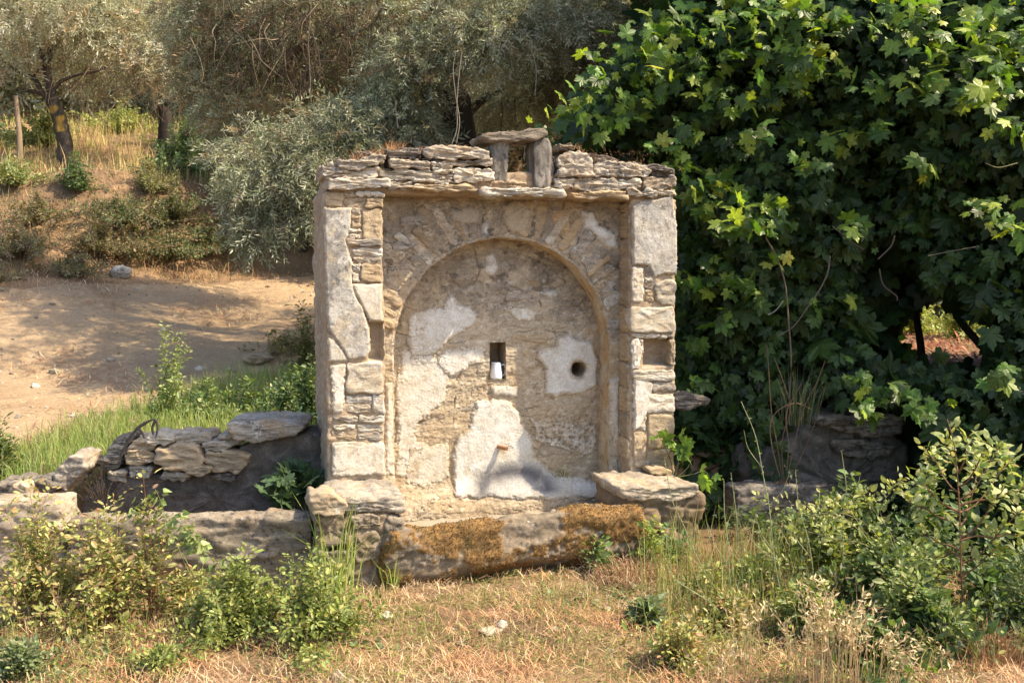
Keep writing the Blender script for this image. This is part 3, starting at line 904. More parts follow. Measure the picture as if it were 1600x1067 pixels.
# pillar cores and the wall's own mass
REC = [(*UZ(576, 563, 0), *UZ(598, 503, 0)), (*UZ(1006, 572, 0), *UZ(1049, 525, 0))]
def pillar_mod(V, N):
    f = sstep(0.25, 0.02, V[:, 1])
    for i, (u0, z0, u1, z1) in enumerate(REC):
        d = np.minimum(np.minimum(V[:, 0] - u0, u1 - V[:, 0]), np.minimum(V[:, 2] - z0, z1 - V[:, 2]))
        front = V[:, 1] < 0.1
        V[:, 1] += np.where(front, sstep(-0.004, 0.006, d) * (0.09 if i else 0.055), 0)
    V[:, 1] += 0.01 * fbm(P3(V[:, 0] * 12, V[:, 2] * 20, 3.0), 4, 0.6) * f
    side = np.abs(N[:, 0]) > 0.7
    fl = fbm(P3(V[:, 1] * 7, V[:, 2] * 3.5, 8.0), 5, 0.6); f2 = fbm(P3(V[:, 1] * 18, V[:, 2] * 30, 18.0), 4, 0.6)
    V[:, 0] += np.where(side, (0.018 * fl + 0.008 * f2), 0)
    return V
def mass_cols(V):
    n = fbm(V * [5, 5, 5], 4); n2 = fbm(V * [14, 14, 20], 4)
    c = mix([0.36, 0.27, 0.18], [0.27, 0.2, 0.14], sstep(-0.3, 0.3, n))
    c = mix(c, [0.48, 0.42, 0.33], sstep(0.15, 0.4, n2) * 0.6)
    return np.hstack([c, np.full((len(c), 1), 0.7)])
uL0 = UZ(508, 500, 0)[0]; uR1 = UZ(1057, 500, 0)[0]
for nm, a, b in (('left_pier', uL0, U_L + 0.0), ('right_pier', U_R, uR1 - 0.006)):
    V, F = rough_box((a, 0.006, 0.02), (b, 0.5, Z_TOP - 0.02), step=0.0085, rnd=0.012, amp=0.010, freq=9, mod=pillar_mod, seed=len(nm))
    part('pier', V, F, M['wall'], FN, cols=mass_cols(V), label='%s of the arch, mortared rubble' % nm.replace('_', ' '))
V, F = rough_box((U_L - 0.01, 0.48, 0.0), (U_R + 0.01, 0.54, Z_TOP - 0.03), step=0.03, rnd=0.01, amp=0.01)
part('back_wall', V, F, M['wall'], FN, cols=mass_cols(V))
V, F = rough_box((uL0 + 0.02, 0.2, Z_TOP - 0.06), (uR1 - 0.02, 0.5, UZ(780, 292, 0)[1]), step=0.02, rnd=0.02, amp=0.012)
part('wall_head', V, F, M['wall'], FN, cols=mass_cols(V))
V, F = rough_box((uL0 + 0.03, 0.006, Z_TOP - 0.03), (uR1 - 0.04, 0.46, UZ(780, 268, 0)[1]), step=0.02, rnd=0.02, amp=0.015)
part('wall_core', V, F, M['wall'], FN, cols=mass_cols(V) * [0.75, 0.7, 0.65, 1])

# pier facing stones
pw = -0.002
LP = [
 (R(508, 300, 536, 323), 'rock_tan', 0.0), (R(537, 296, 556, 308), 'rock_tan', 0), (R(556, 299, 600, 308, 1), 'rock_lit', -.012), (R(538, 310, 572, 322), 'rock_tan', 0.003), (R(572, 310, 599, 325), 'rock_tan', -.008),
 (R(549, 325, 565, 335), 'rock', 0), (R(547, 337, 563, 357), 'rock_tan', 0), (R(566, 328, 598, 380), 'rock_tan', -0.004), (R(543, 358, 564, 364), 'rock_lit', -.004), (R(545, 366, 564, 373), 'rock_lit', 0),
 (R(542, 374, 598, 387, -2), 'rock', -.010), (R(550, 389, 598, 400), 'rock_lit', 0), (R(552, 401, 597, 410), 'rock', 0.002), (R(564, 412, 596, 441), 'rock_tan', -.004), (R(549, 413, 563, 425), 'rock_lit', 0), (R(549, 427, 562, 441), 'rock_lit', .003),
 (R(541, 566, 598, 615), 'rock_lit', -.008), (R(516, 571, 540, 590), 'rock_lit', 0), (R(518, 592, 534, 618), 'rock_lit', -0.002), (R(517, 620, 538, 646), 'rock_lit', 0.003), (R(582, 617, 600, 646), 'plaster_grey2', -.004), (R(540, 618, 580, 630), 'rock_lit', 0.002), (R(540, 632, 580, 646), 'rock', 0.002),
 (R(520, 650, 560, 660), 'rock', -.003), (R(562, 649, 599, 661), 'rock_lit', -.006), (R(520, 663, 556, 672), 'rock_lit', 0), (R(558, 664, 599, 675), 'rock_lit', 0.004), (R(519, 675, 556, 687), 'rock_tan', 0.003), (R(558, 677, 598, 688), 'rock', 0.0),
 (R(519, 690, 572, 742), 'rock_lit', -.004), (R(574, 690, 600, 716), 'rock_lit', 0.003), (R(574, 718, 600, 742), 'rock_tan', 0.0),
]
for q, m_, dw in LP: stone(q, pw + dw, 0.09, m_ if m_ != 'plaster_grey2' else 'rock_lit', bev=0.008, amp=0.006, n=40)
RP = [
 (R(987, 418, 1006, 472), 'rock_lit', -.004), ([(1022, 444), (1040, 437), (1056, 436), (1056, 480), (1028, 474)], 'rock_lit', -.008), (R(1008, 418, 1024, 432), 'rock', 0.004), (R(1008, 434, 1021, 442), 'rock_lit', 0), (R(1007, 444, 1020, 452), 'rock_dark', 0.006), (R(1008, 453, 1020, 471), 'rock_tan', 0),
 (R(985, 480, 1055, 519), 'rock_lit', -.012), (R(987, 522, 1030, 528), 'rock_lit', -.004), (R(1032, 521, 1055, 527), 'rock', -.002), (R(987, 530, 998, 576), 'rock_lit', -.006), (R(999, 530, 1006, 552), 'rock_lit', 0), (R(1047, 529, 1056, 572), 'rock_tan', -.002),
 (R(988, 578, 1055, 594, 1), 'rock_lit', -.012), (R(988, 597, 1016, 610), 'rock_lit', -.002), (R(1018, 597, 1055, 612), 'rock', -.004), (R(989, 612, 1008, 640), 'rock_lit', 0), (R(1010, 614, 1055, 645), 'rock_lit', -.005),
 (R(989, 642, 1010, 672), 'rock_lit', 0.0), (R(1012, 648, 1054, 700), 'rock_tan', -.004), (R(990, 675, 1010, 730), 'rock_tan', 0.0), (R(1012, 703, 1054, 738), 'rock_tan', 0.002),
]
for q, m_, dw in RP: stone(q, pw + dw, 0.09, m_, bev=0.008, amp=0.006, n=40)
# facing stones of the two reveals (the side faces of the piers)
flat0 = lambda u, z: pw - 0.002 + 0.004 * fbm(P3(u * 6, z * 6, 2.0), 3)
def stains(u, z):
    n = fbm(P3(u * 5, z * 9, 23.0), 5, 0.65); sp = fbm(P3(u * 40, z * 40, 24.0), 3) + 0.6 * fbm(P3(u * 6, z * 6, 25.0), 3)
    t = np.maximum(sstep(0.05, 0.5, n) * 0.55, sstep(0.42, 0.6, sp) * 0.8)
    t = np.maximum(t, sstep(1.88, 2.0, z + 0.06 * n) * 0.5)
    c = np.tile([0.17, 0.16, 0.15, 0.0], (len(u), 1)); c[:, 3] = t
    return c
def lich(u, z):
    n = fbm(P3(u * 7, z * 7, 13.0), 5, 0.65)
    t = sstep(-0.05, 0.25, n + 0.3 * sstep(1.6, 2.0, z))
    c = np.tile([0.12, 0.115, 0.11, 0.0], (len(u), 1)); c[:, 3] = t * 0.7
    return c
plaster([(506, 325), (549, 325), (547, 356), (541, 374), (544, 392), (550, 410), (549, 442), (556, 462), (566, 480), (577, 512), (579, 548), (571, 558), (545, 563), (537, 548), (520, 525), (512, 512), (508, 420)], 0.0, flat0, 0.010, 'plaster_grey', 21, rag=0.008, extra=lich,
        label='grey lichened plaster on the left pier')
plaster([(549, 444), (597, 443), (598, 502), (577, 502), (566, 478), (556, 460)], 0.0, flat0, 0.010, 'plaster_white', 22, rag=0.008, col=(0.5, 0.43, 0.32, 0.5))
plaster([(513, 528), (521, 530), (537, 550), (543, 563), (514, 565)], 0.0, flat0, 0.006, 'plaster_grey', 23, rag=0.005, col=(0.5, 0.46, 0.38, 0.8))
plaster([(987, 322), (1000, 316), (1050, 306), (1057, 350), (1057, 430), (1040, 427), (1022, 434), (1012, 416), (988, 414)], 0.0, flat0, 0.013, 'plaster_grey', 24, rag=0.007, extra=stains, blotch=0.25,
        label='pale plaster slab on the right pier')
plaster([(520, 694), (600, 692), (601, 742), (520, 742)], 0.0, flat0, 0.009, 'plaster_white', 25, rag=0.02, col=(0.48, 0.41, 0.31, 0.5))
plaster([(990, 586), (1012, 590), (1020, 602), (1012, 640), (1000, 668), (990, 672)], 0.0, flat0, 0.010, 'plaster_white', 26, rag=0.012)
plaster([(988, 530), (998, 528), (1004, 545), (999, 574), (988, 574)], 0.0, flat0, 0.008, 'plaster_white', 27, rag=0.008)
plaster([(519, 572), (539, 570), (538, 645), (530, 648), (519, 645)], 0.0, flat0, 0.006, 'plaster_white', 28, rag=0.02)
def reveal_strips():
    # brownish mortar on the side faces of the right pier, stone by stone
    z = 0.5
    r = np.random.default_rng(8)
    u = U_R + 0.006
    while z < Z_TOP - 0.06:
        h = r.uniform(0.07, 0.22)
        _seed[0] += 1
        P = [(0.012, z), (W_PAN + 0.01, z), (W_PAN + 0.01, min(z + h, Z_TOP - 0.04)), (0.012, min(z + h, Z_TOP - 0.04))]
        V, F = stone_geo(resample(np.array(P), 14) + r.normal(size=(14, 2)) * 0.002, 0, 0.03, bev=0.007, amp=0.005, seed=_seed[0], n=32)
        # outline lies in the (w, z) plane; thickness along u
        V2 = np.stack([u - 0.014 + V[:, 1], V[:, 0], V[:, 2]], axis=1)
        part('jamb_stone', V2, [f[:, ::-1] for f in F], M['rock_tan'], FN)
        z += h + 0.008
reveal_strips()

# cornice
CORN = [
 (R(508, 279, 612, 295, -1), 'rock_lit', -.035, .2), (R(604, 284, 650, 297), 'rock', -.02, .2), (R(643, 288, 748, 298, 1), 'rock_tan', -.055, .3),
 (R(503, 258, 545, 277, 1), 'rock', -.03, .3), (R(534, 263, 594, 278), 'rock_lit', -.02, .2), (R(592, 264, 682, 281, 2), 'rock_lit', -.02, .2),
 ([(527, 254), (560, 246), (603, 240), (605, 252), (575, 262), (530, 264)], 'rock', -.045, .3), (R(606, 232, 657, 247, 0), 'rock_dark', -.01, .25), (R(608, 248, 674, 262, 2), 'rock', -.03, .2),
 (R(674, 255, 708, 269), 'rock_lit', -.02, .15), ([(709, 260), (755, 262), (768, 262), (772, 280), (766, 287), (709, 286)], 'rock_lit', -.02, .3), (R(678, 271, 708, 278), 'rock', -.01, .1), (R(676, 279, 708, 287), 'rock_lit', -.015, .1),
 ([(660, 232), (700, 227), (745, 228), (772, 238), (768, 250), (662, 248)], 'rock', -.03, .4), (R(690, 250, 770, 260), 'rock', -.015, .2), (R(657, 248, 690, 254), 'rock_dark', -.01, .1),
 (R(748, 294, 888, 306, 1), 'rock_lit', -.06, .3), (R(897, 279, 968, 298), 'rock', -.02, .3), (R(867, 278, 896, 294), 'rock_lit', -.015, .2), (R(967, 280, 1004, 295), 'rock_lit', -.02, .2), (R(1006, 277, 1056, 296), 'rock', -.02, .3),
 ([(870, 245), (885, 237), (912, 236), (926, 246), (927, 276), (872, 277)], 'rock', -.03, .3), (R(873, 225, 899, 236), 'rock', -.03, .15), (R(928, 254, 970, 277), 'rock', -.02, .25),
 ([(968, 254), (1000, 253), (1018, 262), (1016, 277), (970, 277)], 'rock', -.03, .3), ([(1009, 258), (1030, 257), (1054, 263), (1054, 269), (1012, 266)], 'rock_dark', -.02, .3), (R(892, 299, 982, 309, 2), 'rock_tan', -.05, .25), (R(981, 297, 1026, 308, -1), 'rock', -.03, .2),
 ([(926, 240), (960, 246), (968, 254), (930, 253)], 'rock_dark', .03, .3), (R(1026, 297, 1056, 305), 'rock_lit', -.015, .2), (R(560, 240, 600, 246), 'rock_dark', .06, .25),
 (R(1018, 268, 1054, 276), 'rock_dark', .01, .2), (R(772, 284, 832, 293), 'rock_tan', 0.0, .3), (R(862, 278, 868, 294), 'rock_dark', 0.01, .15),
]
for q, m_, dw, dp in CORN: stone(q, dw, dp, m_, bev=0.006, amp=0.014, strata=5.5, n=60, jit=0.004)
# small belfry-like opening on top: two uprights and a cap
stone([(772, 214), (792, 213), (796, 222), (796, 290), (772, 290), (768, 250)], 0.0, 0.14, 'upright', bev=0.02, amp=0.008, strata=0.25, n=52, name='upright_stone')
stone([(838, 214), (857, 213), (866, 222), (864, 296), (833, 296), (833, 230)], -0.02, 0.16, 'upright', bev=0.012, amp=0.008, strata=0.25, n=52, name='upright_stone')
stone([(748, 212), (775, 206), (858, 200), (861, 208), (858, 216), (790, 222), (752, 222)], -0.04, 0.28, 'slate', bev=0.012, amp=0.007, strata=4, n=60, name='cap_slab', tilt=0.15)
stone([(800, 290), (832, 288), (832, 296), (800, 298)], 0.04, 0.1, 'rock_dark', bev=0.01, amp=0.008)

# spout
def spout():
    a = np.array([SPOUT[0] - 0.045, W_BACK - 0.01, SPOUT[1] + 0.006]); b = np.array([SPOUT[0] - 0.006, W_BACK - 0.062, SPOUT[1]])
    A = Acc()
    t = np.linspace(0, 1, 8)[:, None]
    P = a + (b - a) * t
    V, F = tube(P, 0.0125, 16); A.add(V, F)
    P2 = (a + (b - a) * np.linspace(1, 0.0, 6)[:, None]); V, F = tube(P2, 0.0095, 16); A.add(V, F[:, ::-1])
    V1, _ = tube(P, 0.0125, 16); V2, _ = tube(P2, 0.0095, 16)
    ring = np.vstack([V1[-16:], V2[:16]]); A.add(ring, grid_faces(2, 16, True))
    m, nt, bs = new_mat('rusty_pipe'); bs.inputs['Base Color'].default_value = (0.3, 0.12, 0.05, 1); bs.inputs['Roughness'].default_value = 0.7
    n = nd(nt, 'ShaderNodeTexNoise', Scale=120.0, Detail=5.0); nt.links.new(ramp(nt, n.outputs[0], [(0.35, (0.12, 0.05, 0.025)), (0.6, (0.45, 0.22, 0.1))]), bs.inputs['Base Color'])
    o = A.build('spout', m, FN); 
spout()

# ledges, trough and its end blocks
def slab(name, pts, w0, depth, mat, **kw):
    return stone(pts, w0, depth, mat, name=name, **kw)
slab('ledge_slab', R(522, 776, 636, 800, 0), -0.44, 0.46, 'rock', bev=0.014, amp=0.011, strata=4, n=64)
slab('ledge_slab', [(966, 762), (1000, 758), (1096, 758), (1098, 772), (1060, 785), (970, 778)], -0.40, 0.44, 'rock', bev=0.014, amp=0.012, strata=4, n=64)
uA = UZ(598, 840, -0.48)[0]; uB = UZ(1012, 840, -0.48)[0]
ZR = UZ(800, 811, -0.48)[1]
def moss_cols(V, lo=0.0, gain=1.0):
    n = fbm(P3(V[:, 0] * 4.5, V[:, 1] * 4.5, V[:, 2] * 5), 4); n2 = fbm(V * [38, 38, 38] + 9, 3)
    m = sstep(-0.06, 0.12, n + lo + 0.45 * fbm(V * [15, 15, 19], 4, 0.65)) 
    c = mix([0.14, 0.075, 0.025], [0.25, 0.14, 0.045], sstep(-0.4, 0.4, n2))
    c = mix(c, [0.12, 0.1, 0.03], sstep(0.25, 0.5, fbm(V * 9, 3)) * 0.5)
    return np.hstack([c, (m * gain * 0.85)[:, None]]), m
def trough_mod(V, N):
    _, m = moss_cols(V, 0.16 * sstep(0.38, 0.24, V[:, 2]))
    tuft = 0.5 + 0.5 * fbm(V * [70, 70, 70], 2)
    front = (N[:, 1] < 0.3)
    V = V + N * (m * front * (0.006 + 0.012 * np.clip(tuft, 0, 1)))[:, None]
    V = V + N * (0.02 * fbm(V * [2.2, 4, 4], 3))[:, None]
    # undercut and sag
    V[:, 1] += 0.10 * sstep(0.12, 0.0, V[:, 2]) * (V[:, 1] < -0.35)
    V[:, 2] += 0.012 * np.sin(V[:, 0] * 3.2 + 1) - 0.02 * sstep(0.0, uA, V[:, 0]) + 0.014 * fbm(P3(V[:, 0] * 7, 4.0, V[:, 1] * 5), 3) * (V[:, 2] > .2)
    return V
V, F = rough_box((uA, -0.50, -0.05), (uB, -0.36, ZR), step=0.0085, rnd=0.045, amp=0.02, freq=6, mod=trough_mod, strata=1.5)
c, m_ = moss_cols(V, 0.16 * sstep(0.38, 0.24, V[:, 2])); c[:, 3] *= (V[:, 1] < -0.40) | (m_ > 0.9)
foot_dark = sstep(0.14, 0.02, V[:, 2]) * (1 - c[:, 3]); c[:, :3] = np.where((foot_dark > 0.3)[:, None], [0.09, 0.07, 0.05], c[:, :3]); c[:, 3] = np.maximum(c[:, 3], foot_dark * 0.8)  # darker towards the bottom of the block
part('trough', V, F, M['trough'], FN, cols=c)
# trough floor and inner mortar
V, F = rough_box((uA, -0.36, 0.0), (uB, 0.26, 0.17), step=0.03, rnd=0.01, amp=0.01)
part('trough_floor', V, F, M['wall'], FN, cols=np.tile([0.3, 0.27, 0.22, 0.8], (len(V), 1)))
# supports at both ends
def end_mod(s):
    def f(V, N):
        V = V + N * (0.022 * fbm(P3(V[:, 0] * 7 + s, V[:, 1] * 7, V[:, 2] * 9), 3))[:, None]
        f1, e, cid = voro(V[:, 0] * 7 + s, V[:, 2] * 10, 3)
        V = V + N * ((cid - 0.5) * 0.02 - 0.02 * np.exp(-(e / 0.1) ** 2))[:, None]
        return V
    return f
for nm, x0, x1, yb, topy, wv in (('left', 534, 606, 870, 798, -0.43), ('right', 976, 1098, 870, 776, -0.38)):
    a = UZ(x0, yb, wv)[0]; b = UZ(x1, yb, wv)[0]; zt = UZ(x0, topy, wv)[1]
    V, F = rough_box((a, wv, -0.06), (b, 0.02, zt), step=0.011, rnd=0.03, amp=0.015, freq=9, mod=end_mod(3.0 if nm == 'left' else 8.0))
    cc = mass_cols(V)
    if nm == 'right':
        mc, mm = moss_cols(V, -0.05); cc = cc * [0.34, 0.31, 0.29, 1]; cc[:, :3] = cc[:, :3] * (1 - 0.8 * mc[:, 3:]) + mc[:, :3] * 0.6 * 0.8 * mc[:, 3:]  # deep shade on this support is put into its colour, with moss over it
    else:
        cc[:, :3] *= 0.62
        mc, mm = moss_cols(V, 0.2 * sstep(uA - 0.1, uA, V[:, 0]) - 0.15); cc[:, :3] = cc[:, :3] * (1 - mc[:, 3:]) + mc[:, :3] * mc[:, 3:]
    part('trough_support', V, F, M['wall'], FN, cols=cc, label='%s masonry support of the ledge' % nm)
for q in ([(484, 778), (520, 772), (542, 782), (540, 800), (486, 800)], [(548, 806), (590, 802), (600, 822), (552, 830)], [(604, 806), (634, 808), (630, 860), (600, 850)],
          [(490, 804), (540, 802), (545, 850), (496, 860)], [(552, 834), (596, 832), (600, 872), (556, 880)], [(486, 862), (546, 856), (552, 905), (492, 908)]):
    stone(q, -0.445, 0.25, 'basin' if q[0][1] > 800 else 'rock_tan', bev=0.012, amp=0.014, strata=1.5, n=44)
# ------------------------------------------------------------------ walls of the two side basins
def rebase(t, du, dw=0.0, dz=0.0):
    """move the empty to the thing's own base (fountain-frame offset) without moving its parts"""
    for o in t.children:
        o.data.transform(Matrix.Translation((-du, -dw, -dz)))
    p = L2W([du, dw, dz])[0]
    t.location = tuple(p)

M['basin_lit'] = rock_mat('kerb', (0.3, 0.25, 0.19), (0.18, 0.15, 0.11), (0.42, 0.36, 0.28), dark_amt=0.6, ochre_amt=0.3, strata=3)
set_frame(3, 0.0, 5.28)
BW = thing('basin_wall', 'blackened low wall heaped with loose flat stones left of the fountain', 'wall', (OX, OY, 0), YAW)
WL = 0.25
stone([(128, 760), (190, 742), (240, 740), (310, 738), (350, 715), (356, 690), (480, 674), (508, 672), (508, 850), (128, 850)], WL, 0.3, 'render_dark', BW, name='rendered_face', n=150, bev=0.02, amp=0.012, strata=1.0, jit=0.006)
stone([(353, 662), (378, 657), (430, 658), (472, 662), (478, 674), (462, 682), (432, 684), (400, 694), (372, 690), (358, 678)], WL - 0.07, 0.42, 'rock', BW, name='coping_slab', n=70, bev=0.014, amp=0.012, strata=5)
LR = [((223, 680, 269, 698), 'rock_lit', -.04), ((201, 687, 243, 707), 'rock_tan', 0), ((267, 676, 332, 694), 'rock', .03), ((313, 688, 359, 705), 'rock', -.02), ((238, 697, 315, 736), 'rock_tan', -.06),
      ((192, 702, 240, 727), 'rock_tan', -.03), ((166, 697, 193, 716), 'rock', 0.04), ((318, 703, 388, 738), 'rock_tan', -.03), ((289, 726, 330, 743), 'rock_tan', -.07), ((199, 727, 239, 746), 'rock', -.02),
      ((341, 677, 379, 696), 'rock', 0.0), ((246, 738, 300, 752), 'rock', -.03), ((170, 684, 200, 699), 'rock_dark', .08), ((150, 712, 190, 735), 'rock_dark', 0.0), ((165, 735, 200, 755), 'rock', -.01), ((330, 738, 372, 752), 'rock_dark', -.01)]
rr = np.random.default_rng(31)
for (x0, y0, x1, y1), m_, dw in LR:
    cx, cy, hx, hy = (x0 + x1) / 2, (y0 + y1) / 2, (x1 - x0) / 2, (y1 - y0) / 2
    th = np.linspace(0, 2 * math.pi, 9, endpoint=False) + rr.uniform(0, 0.5)
    e = 0.72
    pts = [(cx + hx * 1.04 * abs(math.cos(t)) ** e * np.sign(math.cos(t)) * rr.uniform(0.86, 1.05), cy + hy * 1.06 * abs(math.sin(t)) ** e * np.sign(math.sin(t)) * rr.uniform(0.8, 1.05) + rr.uniform(-.06, .06) * hx * math.cos(t)) for t in th]
    stone(pts, WL + dw - 0.02, 0.26, m_, BW, bev=0.010, amp=0.014, strata=4, n=44)
rebase(BW, *Fw(320, 820, WL))

def rock_thing(name, label, cat, pts, w, depth, mat, group=None, **kw):
    t = thing(name, label, cat, (OX, OY, 0), YAW, group)
    o = stone(pts, w, depth, mat, t, name='stone', **kw)
    # a single mesh: drop the empty
    me = o.data; bpy.data.objects.remove(o); bpy.data.objects.remove(t)
    c = np.zeros(len(me.vertices) * 3); me.vertices.foreach_get('co', c); c = c.reshape(-1, 3)
    base = np.array([c[:, 0].mean(), c[:, 1].mean(), c[:, 2].min()])
    me.transform(Matrix.Translation(tuple(-base)))
    o = link(name, me, None, tuple(L2W(base)[0])); o.rotation_euler = (0, 0, YAW)
    tag(o, label, cat, group)
    return o
rock_thing('boulder', 'pale grey leaning boulder at the left end of the heaped wall', 'rock', [(81, 745), (95, 722), (110, 712), (132, 718), (133, 735), (118, 752), (100, 765), (84, 764)], 0.1, 0.3, 'rock', bev=0.014, amp=0.015, strata=2, n=60)
rock_thing('rock', 'low flat grey rock at the left edge of the picture', 'rock', [(-20, 760), (14, 752), (40, 760), (38, 774), (-20, 780)], 0.1, 0.3, 'rock_dark', bev=0.012, amp=0.015, n=50)
rock_thing('rock', 'grey rock between the leaning boulder and the orange brick', 'rock', [(46, 752), (70, 748), (84, 758), (80, 776), (44, 778)], 0.05, 0.25, 'rock_dark', bev=0.012, amp=0.015, n=50)
rock_thing('brick', 'orange broken brick lying among grey rocks at far left', 'brick', [(16, 758), (40, 755), (43, 778), (18, 781)], -0.05, 0.12, 'brick_red' if 'brick_red' in M else 'rock_tan', bev=0.012, amp=0.006, n=40)
def long_stone(x0, x1, ytop, ybot, wv, dp, mat, seed, parent=None, **kw):
    """long block: rounded, rough, uneven top (fountain-local coordinates)"""
    a = UZ(x0, ytop, wv); b = UZ(x1, ytop, wv); zb = UZ((x0 + x1) / 2, ybot, wv)[1]
    def mod(V, N):
        V = V + N * (0.02 * fbm(P3(V[:, 0] * 3 + seed, V[:, 1] * 5, V[:, 2] * 7), 4))[:, None]
        f1, e, cid = voro(V[:, 0] * 4 + seed, V[:, 2] * 9, seed)
        return V + N * ((cid - 0.5) * 0.014)[:, None] + np.array([0, 0, 1.0]) * (0.012 * fbm(P3(V[:, 0] * 4, seed, 0), 3))[:, None]
    V, F = rough_box((a[0], wv, zb), (b[0], wv + dp, a[1]), step=0.0095, rnd=0.03, amp=0.018, freq=8, mod=mod, seed=seed, strata=2.5)
    return V, F, a, b, zb
def long_thing(name, label, cat, x0, x1, yt, yb, wv, dp, mat, seed):
    V, F, a, b, zb = long_stone(x0, x1, yt, yb, wv, dp, mat, seed)
    base = np.array([(a[0] + b[0]) / 2, wv + dp / 2, zb])
    o = link(name, mesh_np(name, V - base, F, M[mat]), None, tuple(L2W(base)[0])); o.rotation_euler = (0, 0, YAW)
    tag(o, label, cat)
long_thing('kerb_stone', 'long beige kerb stone behind the bramble at far left', 'stone', -60, 98, 782, 965, -0.36, 0.22, 'basin_lit', 4)
long_thing('basin_rim', 'long weathered front rim stone of the dry left basin', 'basin', 102, 487, 811, 965, -0.42, 0.15, 'basin', 9)

set_frame(17, 0.0, 5.5)
rock_thing('stone', 'broken pale stone block at the left foot of the ledge', 'stone', [(484, 780), (490, 772), (520, 770), (530, 778), (546, 790), (540, 806), (488, 806)], -0.56, 0.14, 'rock_tan', bev=0.010, amp=0.009, strata=2, n=50)

BR = thing('rock_wall', 'shaded rough wall with a pale top slab beneath the vines on the right', 'wall', (OX, OY, 0), YAW)
stone([(1190, 720), (1262, 668), (1300, 662), (1405, 672), (1428, 700), (1432, 830), (1180, 830)], 0.05, 0.4, 'render_dark', BR, name='rendered_face', n=120, bev=0.03, amp=0.03, strata=1.2, jit=0.008)
stone([(1270, 655), (1300, 648), (1335, 652), (1400, 648), (1420, 662), (1405, 678), (1370, 686), (1330, 676), (1290, 670)], -0.02, 0.4, 'rock_dark', BR, name='coping_slab', n=70, bev=0.02, amp=0.02, strata=4)
stone([(1300, 690), (1350, 686), (1400, 696), (1396, 716), (1340, 718), (1306, 708)], 0.0, 0.2, 'rock_dark', BR, n=50, bev=0.02, amp=0.02, strata=3)
V, F, *_ = long_stone(1150, 1300, 764, 850, -0.12, 0.16, 'rock_dark', 14)
part('rim_stone', V, F, M['rock_dark'], BR)
rebase(BR, *Fw(1300, 820, 0.05))
rock_thing('stone', 'grey flat stone half hidden in leaves beside the right pier', 'stone', [(1052, 622), (1075, 616), (1108, 620), (1112, 632), (1080, 640), (1054, 640)], 0.12, 0.25, 'rock_dark', bev=0.015, amp=0.012, strata=3, n=50)
rock_thing('stone', 'small flat tan stone lying on the right ledge slab', 'stone', [(1014, 733), (1035, 729), (1053, 734), (1052, 742), (1030, 743), (1016, 740)], -0.12, 0.12, 'rock_tan', bev=0.008, amp=0.005, strata=3, n=40)

def ground_rock(name, label, cat, px, py, w, h, mat, seed, d=0.8):
    p = GP(px, py)
    k = p[1] / FPX
    hw, hh = w * k / 2, h * k
    th = np.linspace(0, 2 * math.pi, 9, endpoint=False)
    r = np.random.default_rng(seed)
    P = np.stack([hw * np.cos(th) * r.uniform(0.8, 1.1, 9), hh * 0.5 + hh * 0.6 * np.sin(th) * r.uniform(0.75, 1.1, 9)], axis=1)
    V, F = stone_geo(P, -hw * d, hw * 2 * d, bev=min(hw, hh) * 0.4, amp=hh * 0.22, strata=1.5, seed=seed, n=36)
    o = link(name, mesh_np(name, V, F, M[mat]), None, (p[0], p[1], p[2] - 0.15 * hh), 0.1 * seed)
    tag(o, label, cat)
    return o
ground_rock('rock', 'whitish crumpled rock at the foot of the bank beyond the track', 'rock', 188, 432, 36, 18, 'pale_rock', 3)
ground_rock('rock', 'flat tan rock half buried beside the track behind the left wall', 'rock', 402, 566, 46, 16, 'rock_tan', 5)
ground_rock('rock', 'small white stone lying in dry grass at the left of the clearing', 'rock', 605, 968, 20, 13, 'pale_rock', 6)
ground_rock('rock', 'pair of white stones merged on dry grass, the larger flat one', 'rock', 765, 988, 36, 8, 'rock_lit', 7)
ground_rock('rock', 'small white stone touching the larger flat one in the clearing', 'rock', 783, 983, 16, 15, 'pale_rock', 8)
ground_rock('rock', 'tiny white pebble right of the flat white stones', 'rock', 866, 985, 11, 7, 'pale_rock', 9)
ground_rock('rock', 'small pale stone under the oat grass at lower right', 'rock', 1070, 970, 18, 12, 'pale_rock', 11)

# ------------------------------------------------------------------ the enamel mug in the niche
def mug():
    u = UZ(775.5, 590, W_BACK + 0.03)[0]; z = NICHE[2] + 0.002
    prof = [(0.0, 0.0), (0.033, 0.0), (0.037, 0.003), (0.0375, 0.010), (0.037, 0.03), (0.033, 0.06), (0.029, 0.082), (0.0275, 0.092), (0.0285, 0.0945), (0.0275, 0.095), (0.0262, 0.092), (0.028, 0.08), (0.033, 0.04), (0.034, 0.012), (0.0, 0.009)]
    n = 36; th = np.linspace(0, 2 * math.pi, n, endpoint=False)
    V = np.concatenate([np.stack([r * np.cos(th), r * np.sin(th), np.full(n, h)], axis=1) for r, h in prof])
    me_m, nt, b = new_mat('white_enamel'); b.inputs['Base Color'].default_value = (0.74, 0.76, 0.78, 1); b.inputs['Roughness'].default_value = 0.35
    nn = nd(nt, 'ShaderNodeTexNoise', Scale=60.0, Detail=5.0); nt.links.new(ramp(nt, nn.outputs[0], [(0.3, (0.6, 0.6, 0.6)), (0.5, (0.76, 0.78, 0.8))]), b.inputs['Base Color'])
    t = thing('mug', 'white enamel mug with one handle standing in the wall niche', 'mug', tuple(L2W([u, W_BACK + 0.035, z])[0]), YAW)
    part('mug_body', V, grid_faces(len(prof), n, True), me_m, t)
    P = smooth_path([(0.030, -0.004, 0.080), (0.046, -0.008, 0.082), (0.054, -0.01, 0.06), (0.050, -0.008, 0.03), (0.035, -0.004, 0.014)], 6)
    V, F = tube(P, 0.0042, 10); part('handle', V, F, me_m, t)
mug()
